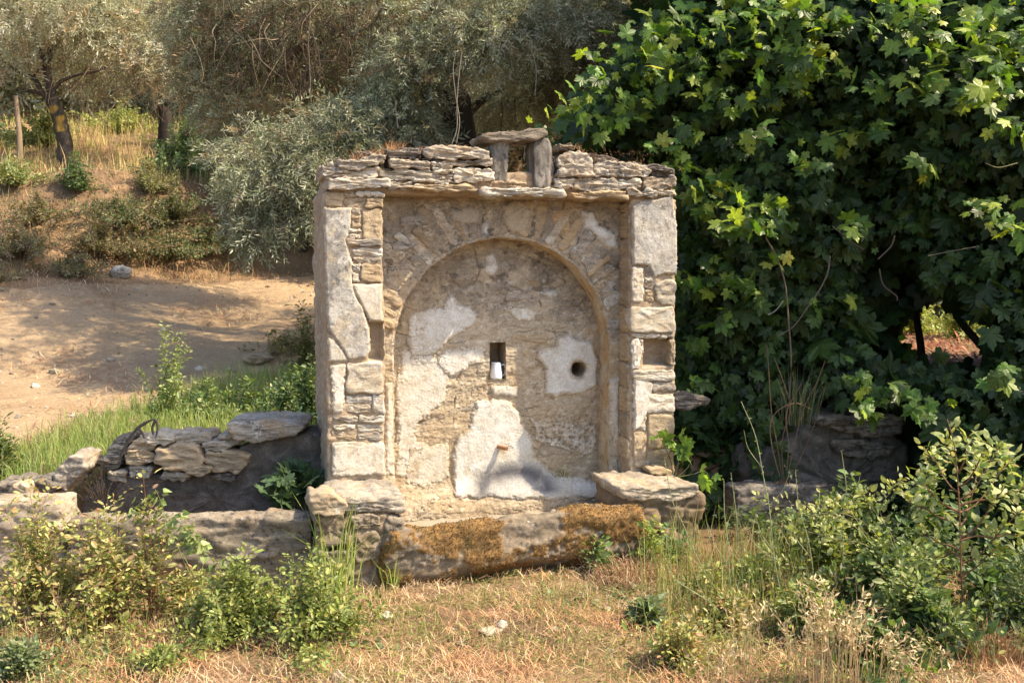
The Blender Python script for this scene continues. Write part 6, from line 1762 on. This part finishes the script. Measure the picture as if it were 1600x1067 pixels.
# tall bare stalks
def stalk(label, q, dd, r0=0.0032, col=(0.36, 0.38, 0.2), side=3):
    p = at_px(q[-1][0], q[-1][1]); d = p[1] + dd
    P = [G(x, y, d) for x, y in q[::-1]]
    P[0][2] = HZ(P[0][0], P[0][1])
    t = thing('stalk', label, 'stalk', tuple(P[0])); b = P[0]
    Q = smooth_path(P, 6)
    V, F = tube(Q, np.linspace(r0, r0 * .45, len(Q)), 6)
    part('stem', V - b, F, M['grass'], t, cols=np.tile([*col, 1], (len(V), 1)))
    A = Acc()
    for k in range(side):
        i = int(len(Q) * (0.35 + 0.5 * k / max(1, side))) ; a = Q[i]
        sg = 1 if (k % 2) else -1; L = 0.12 + 0.06 * r.uniform()
        e = [a, a + np.array([sg * L * .35, r.normal() * .02, L * .5]), a + np.array([sg * L * .5, r.normal() * .03, L])]
        V, F = tube(smooth_path(e, 4), np.linspace(r0 * .6, r0 * .3, 9), 5); A.add(V - b, F, np.array(col))
    if side: A.build('side_shoots', M['grass'], t).__setitem__('kind', 'stuff')
    # small buds along the stem
    n = 26; i = r.integers(int(len(Q) * .3), len(Q), n); pos = Q[i] - b
    V, F, c = scatter(LT['lance'][0] * [1, 2.2, 1], LT['lance'][1], pos, unit(rnd(r, n) * [1, 1, .4] + [0, 0, .7]), unit(rnd(r, n)), r.uniform(.008, .02, n), pal(r, n, [(0.34, 0.38, 0.18)], [1]))
    A = Acc(); A.add(V, F, c); A.build('buds', M['leaf'], t, smooth=False, stuff=True)
stalk('tallest bare pale green stalk, bent left at its tip, right of the right pier', [(1158, 627), (1180, 680), (1192, 740), (1203, 800), (1208, 860), (1220, 930), (1225, 965)], 0)
stalk('leaning thin stalk rising in front of the right ledge', [(1038, 715), (1050, 780), (1068, 820), (1080, 850), (1105, 900), (1150, 965)], 0, side=1)
stalk('straight stalk, left one of the close pair before the shaded basin', [(1131, 750), (1132, 800), (1137, 850), (1140, 900), (1148, 970)], .02, side=1)
stalk('straight stalk, right one of the close pair before the shaded basin', [(1142, 738), (1150, 800), (1155, 850), (1160, 900), (1162, 970)], .05, side=1)
stalk('thin green stalk directly right of the tallest bare one', [(1243, 735), (1248, 790), (1262, 840), (1270, 890), (1275, 960)], .03, side=2)
stalk('short green stalk before the dark rock wall slab', [(1315, 706), (1322, 760), (1318, 800), (1317, 860), (1316, 930)], .1, side=2)
stalk('thin forked stalk leaning left below the tallest one', [(1166, 828), (1180, 850), (1200, 868), (1216, 880), (1222, 950)], -.03, side=1)
stalk('low crooked pale stalk at the left of the clump of tall ones', [(1040, 880), (1055, 905), (1085, 925), (1120, 950), (1145, 985)], -.05, side=1)
# oat grass
def oats(label, x, y, hpx, n, dx=0):
    p = at_px(x, y); k = p[1] / FPX
    t = thing('oat_grass', label, 'grass', tuple(p), group='dry oat grass at the lower right')
    A = Acc(); H = Acc(); b = np.zeros(3)
    for i in range(n):
        h = hpx * k * r.uniform(.6, 1.05); l = r.normal() * .12 + dx; f = r.normal() * .1
        o = np.array([r.normal() * .03, r.normal() * .04, 0])
        P = smooth_path([o, o + [l * h * .25, f * h * .3, h * .4], o + [l * h * .6, f * h * .6, h * .75], o + [l * h * 1.2 + .01 * np.sign(l), f * h, h]], 5)
        V, F = tube(P, np.linspace(.0016, .0008, len(P)), 4); A.add(V, F, np.array([0.55, 0.42, 0.22]) * r.uniform(.8, 1.2))
        m = 12; j = r.integers(int(len(P) * .6), len(P), m)
        pos = P[j] + rnd(r, m) * [.006, .006, .004]
        V, F, c = scatter(LT['lance'][0] * [1, 1.4, 1], LT['lance'][1], pos, unit(rnd(r, m) * .45 + [l * 2, 0, -.5 + (r.uniform() > .5)]), unit(rnd(r, m)), r.uniform(.018, .032, m), pal(r, m, [(0.66, 0.54, 0.32), (0.55, 0.42, 0.24)], [1, 1], .1))
        H.add(V, F, c)
    A.build('stems', M['straw'], t).__setitem__('kind', 'stuff'); H.build('seed_heads', M['straw'], t, smooth=False, stuff=True)
oats('straw-coloured oat grass, leftmost tuft with one tall plume', 1165, 1075, 165, 9)
oats('thick straw-coloured oat tuft with the tallest plumes, left of centre of the patch', 1285, 1080, 180, 26)
oats('straw-coloured oat tuft right of the one with the tallest plumes', 1335, 1080, 150, 24)
oats('drooping oat tuft at the right end of the patch', 1385, 1085, 115, 16, .2)
oats('single dry plume at the bottom edge, far lower right', 1475, 1090, 75, 4, .1)
oats('sparse oat stalks in front of the arching shrub', 1250, 1070, 120, 10)
oats('short oat stalks at the bottom edge in front of the yellow green clump', 1115, 1085, 90, 8)
tuft('dry_grass_tuft', 'reddish dry grass heap beside the dark right support', 'grass', 1135, 885, 55, 190, 420, 0.0035, [(0.36, 0.2, 0.11), (0.45, 0.3, 0.17), (0.24, 0.12, 0.07)], (3, 2, 2), lean=1.6, mat='straw')
tuft('dry_grass_tuft', 'reddish dry grass tuft at the lower right corner', 'grass', 1545, 1040, 85, 150, 360, 0.003, [(0.36, 0.2, 0.11), (0.45, 0.3, 0.17), (0.24, 0.12, 0.07)], (3, 2, 2), lean=.8, mat='straw')
tuft('dry_grass_tuft', 'orange dry grass tuft against the trough\'s right end', 'grass', 985, 905, 50, 150, 300, 0.003, STRAW, (4, 2, 4, 1, 2), lean=1.3, mat='straw')
tuft('dry_grass_tuft', 'orange dry grass tuft below the bright green bush', 'grass', 240, 990, 40, 150, 200, 0.003, STRAW, (4, 2, 4, 1, 2), lean=1.3, mat='straw')

# dead brown canes in the shade right of the pier
p = GP(1240, 760)
def canes(label, qs, d, col, name='dead_canes'):
    t = thing(name, label, 'dead stems', tuple(G(*qs[0][0], d)))
    b = G(*qs[0][0], d)
    for q in qs:
        P = smooth_path([G(x, y, d) for x, y in q], 5); V, F = tube(P, np.linspace(.0042, .002, len(P)), 5)
        part('stem', V - b, F, M['straw'], t, cols=np.tile([*(np.array(col) * r.uniform(.7, 1.2)), 1], (len(V), 1)))
canes('bare reddish-brown canes rising in the shade right of the right pier', [[(1225, 770), (1215, 700), (1205, 640), (1200, 560), (1197, 535)], [(1225, 770), (1240, 700), (1255, 640), (1275, 600), (1290, 562)], [(1225, 770), (1222, 690), (1235, 640), (1225, 600), (1210, 560)], [(1225, 770), (1262, 690), (1280, 640), (1290, 600)], [(1225, 770), (1232, 700), (1228, 650), (1240, 620), (1252, 600)], [(1225, 770), (1205, 690), (1208, 650), (1240, 630), (1270, 640)]], 5.9, (0.19, 0.12, 0.08))
canes('thin pale hanging strand at the left above the crown lobe', [[(486, 160), (484, 110), (482, 60), (486, 10), (484, -30)]], 7.9, (0.27, 0.22, 0.16), 'hanging_strand')
canes('pair of pale twisted strands hanging onto the wall top before the dark trunk', [[(706, 225), (714, 200), (714, 160), (718, 110), (722, 80)], [(713, 224), (718, 190), (712, 150), (708, 110), (712, 80)]], 6.6, (0.3, 0.25, 0.19), 'hanging_strand')
canes('pale strand hanging to the right of the dark trunk', [[(836, 150), (838, 110), (832, 80), (828, 55)]], 7.6, (0.3, 0.25, 0.19), 'hanging_strand')
canes('short pale strand hanging above the left part of the wall top', [[(622, 200), (620, 185), (618, 165), (620, 158)]], 7.2, (0.3, 0.25, 0.19), 'hanging_strand')
tuft('grey_weed', 'drooping grey-green feathery weed in the shade beside the canes', 'weed', 1245, 660, 105, 75, 80, .005, [(0.10, 0.12, 0.06), (0.13, 0.15, 0.08)], (1, 1), lean=.55, at=np.array([*G(1245, 660, 6.0)]))
set_frame(3, 0.0, 5.28)
# dark wires/vine loops on the heaped wall
def wires():
    t = thing('dead_vine', 'dark twisted dead vine looping over the heaped left wall', 'dead vine', tuple(L2W([Fw(210, 720, .15)[0], .15, Fw(210, 720, .15)[2]])[0]))
    b = np.array(t.location)
    for q in ([(188, 715), (200, 690), (215, 668), (232, 658), (243, 656), (246, 668), (244, 682)], [(215, 668), (222, 675), (226, 685)], [(243, 656), (238, 668), (240, 680)], [(232, 658), (212, 672), (196, 690)]):
        P = smooth_path([L2W(Fw(x, y, .12))[0] for x, y in q], 5); V, F = tube(P, np.linspace(.008, .005, len(P)), 6)
        part('stem', V - b, F, M['bark'], t, cols=np.tile([.05, .045, .045, .8], (len(V), 1)))
wires()
p = L2W(Fw(160, 780, 0.05))[0]
herb('dead_bramble', 'blackish leafless bramble tangle at the left end of the heaped wall', 'dead bramble', p, .26, .26, 34, 4, .010, 'oval', [(0.07, 0.06, 0.045), (0.13, 0.1, 0.07)], (2, 1), r, arch=.9, stem_col=(.07, .05, .04))
# fig seedling and ivy left of the pier
p = L2W(Fw(468, 792, .12))[0]
herb('fig_seedling', 'dark green lobed-leaf seedling growing against the black basin wall', 'plant', p, .42, .2, 9, 9, .085, 'maple', [(0.06, 0.10, 0.045), (0.09, 0.13, 0.06)], (1, 1), r, arch=.3, indiv=40, leafdir=np.array([0, -.5, -.1]), upn=.2)
set_frame(17, 0.0, 5.5)
p = L2W(Fw(1050, 742, .05))[0]
q = [[(1052, 745), (1048, 720), (1040, 700), (1032, 685), (1024, 675)], [(1055, 745), (1060, 720), (1062, 700), (1058, 690), (1050, 682)], [(1058, 745), (1075, 730), (1080, 715), (1075, 700), (1066, 692)], [(1060, 745), (1085, 740), (1100, 735), (1108, 745), (1110, 755)]]
S = np.array([[L2W(Fw(x, y, -.02 - .03 * k))[0] for x, y in c] for k, c in enumerate(q)])
herb('vine_shoot', 'bright young vine shoot at the foot of the right pier', 'vine shoot', p, .2, .1, 0, 8, .075, 'maple', [(0.2, 0.32, 0.06), (0.13, 0.22, 0.05), (0.3, 0.4, 0.09)], (2, 2, 1), r, S=S, indiv=24, t0=.3, mat='vine_leaf', leafdir=np.array([0, -.5, -.5]), upn=.5)
p = L2W(Fw(880, 745, W_BACK - .05))[0]
herb('fern', 'tiny green fern rooted in the recess wall low on the right', 'fern', p, .08, .06, 8, 8, .012, 'oval', GREEN, (1, 1, 1, 1), r, arch=.5)
# plant in the opening on the wall top
p = L2W(Fw(808, 291, .06))[0]
S = np.array([[L2W(Fw(x, y, .06))[0] for x, y in c] for c in ([(808, 291), (808, 275), (807, 262), (809, 248), (807, 237)], [(806, 291), (804, 282), (803, 272), (804, 265), (805, 258)], [(812, 291), (818, 282), (824, 275), (830, 268), (834, 264)])])
herb('dry_flower', 'orange dried flower spike standing inside the little opening on the wall top', 'dry plant', p, .2, .05, 3, 12, .02, 'oval', [(0.55, 0.28, 0.12), (0.45, 0.2, 0.09)], (1, 1), r, S=S, t0=.3, spur=.012, stem_col=(.4, .22, .12), mat='straw')
def top_grass():
    n = 900
    xs = np.concatenate([r.normal(560, 22, 260), r.normal(612, 16, 220), r.normal(655, 14, 60), r.normal(700, 40, 70), r.normal(820, 20, 90), r.normal(930, 40, 120), r.normal(800, 150, 80)])
    tops = np.interp(xs, [500, 530, 560, 603, 606, 655, 665, 700, 745, 772, 800, 832, 866, 872, 900, 926, 930, 968, 1015, 1054], [260, 256, 248, 242, 234, 233, 233, 229, 230, 240, 290, 290, 240, 228, 227, 242, 244, 252, 260, 262])
    P = np.array([Fw(x, y + 5, w) for x, y, w in zip(xs, tops, r.uniform(-0.01, 0.12, len(xs)))]); n = len(P)
    H = r.uniform(.01, .05, n) * (1 + (np.abs(xs - 590) < 40) * .9)
    V, F, c = blades(P, H, unit(rnd(r, n) * [1, 1, 0]) * r.uniform(.2, 1.4, (n, 1)), .0022, pal(r, n, [(0.6, 0.36, 0.18), (0.4, 0.2, 0.1), (0.66, 0.46, 0.26), (0.25, 0.13, 0.08)], [3, 3, 2, 2]), r)
    A = Acc(); A.add(V, F, c); A.build('dry_grass', M['straw'], FN, smooth=False, stuff=True)
    # crumbs of dry moss in the joints of the cornice
    n = 2600
    x = r.uniform(505, 1052, n); y = r.uniform(236, 300, n)
    P = np.array([Fw(a, b, w) for a, b, w in zip(x, y, r.uniform(-0.03, 0.01, n))])
    k = fbm(P * [5, 1, 14], 3) > 0.12
    P = P[k]; n = len(P)
    V, F, c = blades(P, r.uniform(.006, .018, n), rnd(r, n) * 1.2, .003, pal(r, n, [(0.3, 0.15, 0.09), (0.4, 0.24, 0.15), (0.16, 0.09, 0.06)], [2, 2, 2]), r)
    A = Acc(); A.add(V, F, c); A.build('dry_moss', M['straw'], FN, smooth=False, stuff=True)
top_grass()
def moss_tufts():
    # cushions of orange-brown moss standing off the trough
    me = [o for o in FN.children if o.name.startswith('trough') and len(o.data.vertices) > 5000][0].data
    n = len(me.vertices); co = np.zeros(n * 3); me.vertices.foreach_get('co', co); co = co.reshape(-1, 3)
    no = np.zeros(n * 3); me.vertices.foreach_get('normal', no); no = no.reshape(-1, 3)
    c, m = moss_cols(co, 0.10 * sstep(0.36, 0.22, co[:, 2]))
    k = np.where((m > .55) & (co[:, 1] < -0.42) & (r.uniform(0, 1, n) < .95))[0]
    k = np.concatenate([k, k, k])
    P = co[k] + rnd(r, len(k)) * .004; N = no[k]; n = len(k)
    fw = unit(N + rnd(r, n) * .7)
    V, F, cc = scatter(np.array([(0, -.28, 0), (0, .28, 0), (1., 0, 0)]), np.array([(0, 1, 2)]), P, fw, unit(rnd(r, n)), r.uniform(.005, .013, n), pal(r, n, [(0.22, 0.115, 0.033), (0.31, 0.175, 0.052), (0.1, 0.065, 0.03), (0.13, 0.12, 0.04)], [3, 2, 2, 1.5], .2))
    A = Acc(); A.add(V, F, cc); A.build('moss', M['straw'], FN, smooth=False, stuff=True)
moss_tufts()

# ------------------------------------------------------------------ behind the left wall: grass, shrubs, the climbing shrub
r = np.random.default_rng(401)
def gstrip(P):
    px, py = to_px(P); w = local_w(P)
    m = sstep(.55, .68, w) * (px < 530) * (px > -60)
    lim = np.interp(px, [-60, 20, 120, 250, 330, 520], [690, 700, 660, 625, 600, 560]) + 14 * fbm(P3(P[:, 0] * 3, P[:, 1] * 3, 0), 3)
    return m * sstep(lim - 8, lim + 18, py)
field('green_grass', 30000, (-4.2, -1.0), (5.4, 8.6), gstrip, (.05, .2), .0045, [(0.26, 0.34, 0.09), (0.34, 0.4, 0.14), (0.18, 0.26, 0.06), (0.4, 0.4, 0.2)], (4, 3, 2, 1), r, lean=.55)
field('dry_grass', 5000, (-4.5, 0.5), (5.4, 9.5), lambda P: .5 * clump(P, 1.3, 44, .1, .4) * (local_w(P) > .6) * (path_mask(P[:, 0], P[:, 1]) < .25), (.03, .16), .003, STRAW, (2, 4, 1, 4, 1), r, lean=.7, mat='straw')
def bush_at(name, label, cat, x, y, d, hpx, wpx, n_st, n_lf, lpx, kind, cols, w, **kw):
    p = G(x, y, d) if d else GP(x, y, 9.0); p[2] = HZ(p[0], p[1]) - .02
    return bush_px(name, label, cat, x, y, hpx, wpx, n_st, n_lf, lpx, kind, cols, w, at=p, **kw)
SH2 = [(0.2, 0.27, 0.09), (0.28, 0.34, 0.14), (0.13, 0.19, 0.06), (0.38, 0.38, 0.2)]
DK = [(0.09, 0.14, 0.06), (0.13, 0.19, 0.08), (0.18, 0.24, 0.1)]
bush_at('shrub', 'upright shrub with spiky leafy shoots beside the track, behind the heaped wall', 'shrub', 262, 650, 7.1, 175, 95, 18, 46, 8, 'oval', [(0.36, 0.4, 0.18), (0.26, 0.31, 0.11)], (1, 1), arch=.0, spur=.02, lean=(0, 0))
bush_at('shrub', 'low leafy shrub at the foot of the spiky upright one', 'shrub', 262, 665, 7.0, 60, 100, 26, 34, 8, 'oval', SH2, (3, 3, 2, 1), arch=.5)
bush_at('shrub', 'green shrub behind the middle of the heaped wall', 'shrub', 330, 660, 7.0, 75, 120, 30, 40, 9, 'oval', SH2, (3, 3, 2, 1), arch=.5)
bush_at('shrub', 'green shrub behind the dark coping slab', 'shrub', 395, 655, 7.0, 80, 120, 36, 42, 9, 'oval', SH2, (3, 3, 3, .6), arch=.5)
bush_at('shrub', 'bushy shrub between the coping slab and the fountain', 'shrub', 455, 660, 6.8, 110, 110, 44, 46, 9, 'oval', SH2 + DK, (3, 2, 3, .6, 2, 2, 2), arch=.4)
bush_at('shrub', 'dark shrub squeezed against the left side of the fountain', 'shrub', 487, 700, 6.5, 150, 60, 34, 46, 9, 'oval', DK, (3, 3, 2), arch=.2)
bush_at('shrub', 'olive-brown shrub higher up beside the fountain at the track', 'shrub', 478, 560, 8.4, 130, 60, 26, 36, 8, 'oval', [(0.2, 0.2, 0.08), (0.3, 0.25, 0.12), (0.12, 0.15, 0.06)], (1, 1, 1), arch=.3)
bush_at('shrub', 'sparse dry-green weeds on the track edge left of the fountain', 'weed', 440, 520, 9.2, 45, 110, 24, 24, 7, 'oval', [(0.25, 0.24, 0.1), (0.3, 0.22, 0.12)], (1, 1), arch=.4)
bush_at('shrub', 'leafy dark shrub at the left edge beside the grass strip', 'shrub', 2, 745, 6.0, 110, 75, 34, 40, 10, 'oval', [(0.1, 0.14, 0.05), (0.2, 0.24, 0.08), (0.3, 0.31, 0.12)], (3, 2, 1), arch=.3)
tuft('dry_grass_tuft', 'reddish dry tuft on the track edge beside the fountain\'s upper left side', 'grass', 486, 520, 60, 60, 200, .004, STRAW, (3, 1, 3, 1, 1), lean=.8, mat='straw', at=np.array([*G(486, 520, 9.6)[:2], HZ(*G(486, 520, 9.6)[:2])]))

field('dry_grass', 9000, (-9, .5), (7, 13), lambda P: sstep(.75, .1, path_mask(P[:, 0], P[:, 1])) * clump(P, 1.4, 51, -.1, .3) * (local_w(P) > .6), (.03, .13), .005, STRAW + [(.3, .32, .12)], (2, 3, 1, 3, 1, 2), r, lean=.8, mat='straw')
# pebbles on the track and in the clearing
def pebbles(name, n, xr, yr, dens, size, mat):
    X = r.uniform(*xr, n); Y = r.uniform(*yr, n); P = ground_pts(X, Y); P = P[r.uniform(0, 1, n) < dens(P)]; n = len(P)
    ph = (1 + 5 ** .5) / 2
    V = unit(np.array([(-1, ph, 0), (1, ph, 0), (-1, -ph, 0), (1, -ph, 0), (0, -1, ph), (0, 1, ph), (0, -1, -ph), (0, 1, -ph), (ph, 0, -1), (ph, 0, 1), (-ph, 0, -1), (-ph, 0, 1)])) * [1, .75, .5]
    F = np.array([(0, 11, 5), (0, 5, 1), (0, 1, 7), (0, 7, 10), (0, 10, 11), (1, 5, 9), (5, 11, 4), (11, 10, 2), (10, 7, 6), (7, 1, 8), (3, 9, 4), (3, 4, 2), (3, 2, 6), (3, 6, 8), (3, 8, 9), (4, 9, 5), (2, 4, 11), (6, 2, 10), (8, 6, 7), (9, 8, 1)])
    S = size * np.exp(r.normal(size=n) * .6)
    V, F, c = scatter(V, F, P, unit(rnd(r, n) * [1, 1, .2]), unit(rnd(r, n) * .3 + [0, 0, 1]), S, pal(r, n, [(.4, .33, .24), (.3, .24, .18), (.52, .47, .4)], [3, 3, 1]))
    V = V + .15 * size * np.stack([perlin(V * 90), perlin(V * 90 + 7), perlin(V * 90 + 13)], axis=1)
    A = Acc(); A.add(V, F, c); A.build(name, M['straw'], None, smooth=False, stuff=True)
pebbles('gravel', 5000, (-9, 1.5), (6.2, 14.2), lambda P: (path_mask(P[:, 0], P[:, 1]) > -.5) * (.2 + .8 * clump(P, .8, 88)), .012, 'rock_tan')
pebbles('gravel', 900, (-3, 3), (3.4, 5.2), lambda P: fg(P) * clump(P, 2, 89), .009, 'rock_tan')

# ------------------------------------------------------------------ bank and meadow beyond the track
def beyond(P): return (path_mask(P[:, 0], P[:, 1]) < .1) & (P[:, 1] > 9.5) & (P[:, 1] > 13.0 - 0.75 * np.maximum(0, -2.5 - P[:, 0]))
MEAD = [(0.62, 0.42, 0.2), (0.7, 0.55, 0.28), (0.5, 0.3, 0.14), (0.5, 0.5, 0.17), (0.4, 0.46, 0.12)]
field('meadow_grass', 50000, (-17, 2.5), (13.5, 27), lambda P: beyond(P) * (.35 + .65 * clump(P, .6, 60)) * (P[:, 1] > 14.2), (.12, .55), .011, MEAD, (3, 4, 2, 3, 3), r, lean=.5, mat='straw', ymode=lambda n: 13.5 + 13.5 * r.uniform(0, 1, n) ** 1.5)
field('bank_grass', 36000, (-12, 1.5), (9.4, 16.2), lambda P: beyond(P) * (.25 + .75 * clump(P, 1.2, 63)), (.05, .28), .007, [(0.4, 0.26, 0.14), (0.24, 0.2, 0.1), (0.5, 0.34, 0.18), (0.16, 0.17, 0.07), (0.2, 0.13, 0.08)], (3, 3, 2, 2, 2), r, lean=1.1, mat='straw')
litter('path_litter', 42000, (-9, 1.5), (6.4, 14.2), lambda P: .75 * clump(P, .9, 71, -.1, .3), (.04, .16), STRAW, (3, 3, 4, 2, 2), r, wd=.006)
BR_ = [(0.24, 0.19, 0.11), (0.14, 0.13, 0.07), (0.34, 0.24, 0.15), (0.18, 0.2, 0.09)]
for (x, y, d, h, w_, ns, nl, lp, cc, lab) in (
    (30, 400, 0, 60, 130, 40, 34, 6, BR_, 'brownish scrub on the bank at the left edge'), (150, 400, 0, 70, 130, 46, 34, 6, BR_, 'brownish scrub on the bank below the painted olive'),
    (210, 395, 0, 60, 110, 40, 34, 6, BR_, 'tangled scrub on the bank above the whitish rock'), (270, 405, 0, 70, 120, 44, 36, 6, DK + BR_, 'dark green scrub on the bank right of the whitish rock'),
    (330, 400, 0, 60, 90, 36, 34, 6, DK + BR_, 'dark scrub on the bank under the hanging crown lobe'), (300, 330, 15.2, 125, 110, 60, 44, 7, DK, 'dark green tall bush on the bank top left of the hanging crown lobe'),
    (345, 300, 16.0, 100, 90, 46, 40, 7, [(0.3, 0.34, 0.1), (0.2, 0.26, 0.08)], 'yellow green bush behind the dark tall bush'), (120, 300, 0, 70, 60, 24, 30, 7, DK, 'small green bush at the foot of the painted olive'),
    (190, 225, 21, 60, 130, 40, 30, 6, [(0.36, 0.38, 0.12), (0.28, 0.32, 0.1)], 'bright yellow green bush on the meadow between the painted olive and the stump'),
    (310, 240, 19, 50, 140, 40, 30, 6, [(0.36, 0.38, 0.12), (0.26, 0.3, 0.1)], 'bright yellow green bush on the meadow right of the black stump'),
    (20, 290, 0, 50, 120, 30, 30, 7, [(0.2, 0.26, 0.1), (0.3, 0.3, 0.12)], 'green weeds at the left edge of the meadow'), (-10, 170, 20, 60, 120, 30, 30, 7, DK, 'dark bush behind the thin pale trunk'),
    (70, 210, 19, 70, 80, 30, 34, 7, [(0.16, 0.2, 0.08), (0.3, 0.3, 0.12)], 'green bush left of the painted trunk'), (410, 395, 14.2, 40, 130, 30, 30, 6, BR_, 'low scrub at the far end of the track'), (470, 400, 14.5, 60, 120, 36, 34, 6, DK + BR_, 'dark scrub at the end of the track beside the fountain'),
    (60, 350, 0, 60, 130, 34, 30, 6, BR_, 'brown scrub halfway up the bank near the left edge'), (180, 350, 0, 60, 140, 40, 34, 6, BR_ + DK, 'dark brown scrub halfway up the bank right of the painted olive'),
    (270, 350, 0, 70, 110, 40, 34, 6, BR_ + DK, 'dark scrub halfway up the bank below the black stump'), (-10, 440, 0, 40, 120, 24, 30, 6, BR_, 'sparse brown scrub at the toe of the bank at the left edge'),
    (110, 430, 0, 46, 120, 30, 30, 6, BR_, 'sparse brown scrub at the toe of the bank left of the whitish rock'),
    (230, 300, 0, 60, 90, 30, 30, 6, [(0.3, 0.28, 0.12), (0.2, 0.2, 0.09)], 'dry green bush on the bank top below the black stump')):
    bush_at('bush', lab, 'bush', x, y, d, h, w_ * 1.25, int(ns * 1.7), int(nl * 1.6), lp * 0.85, 'oval', cc, [1] * len(cc), arch=.6, stem_r=.006, stem_col=(.22, .15, .1))
litter('leaf_litter', 14000, (2.5, 9), (8, 15), lambda P: 1 + 0 * P[:, 0], (.05, .2), [(0.3, 0.14, 0.08), (0.28, 0.18, 0.1), (0.2, 0.1, 0.06)], (3, 2, 2), r, wd=.03)
r = np.random.default_rng(402)
# sunlit undergrowth seen through the gap in the vine
for (x, y, d, lab) in ((1500, 560, 11.5, 'sunlit green bush glimpsed through the gap in the vine, in its middle'), (1560, 570, 12.5, 'sunlit green bush glimpsed at the right end of the vine gap'), (1430, 560, 12.5, 'sunlit leafy bush at the left end of the vine gap')):
    bush_at('bush', lab, 'bush', x, y, d, 110, 110, 40, 34, 8, 'oval', [(0.3, 0.36, 0.1), (0.4, 0.4, 0.14)], (1, 1), arch=.4)
for (x, d, lab) in ((1460, 15, 'dense tree closing the view behind the left of the vine gap'), (1560, 16, 'dense tree closing the view behind the right of the vine gap'), (1350, 16, 'dense tree behind the dark hollow of the vine')):
    grove_tree(x, 520, d, .12, [(x, 430, 0, 1.6, 1.2), (x + 40, 520, 0, 1.2, .9), (x - 50, 500, .3, 1.2, .9)], lab, r, 900, w=(1, 5, .3, 2, 1), size=.6, tops=450, cols=[(0.12, 0.16, 0.06), (0.08, 0.12, 0.05), (0.2, 0.24, 0.1), (0.1, 0.12, 0.06), (0.1, 0.1, 0.06)])
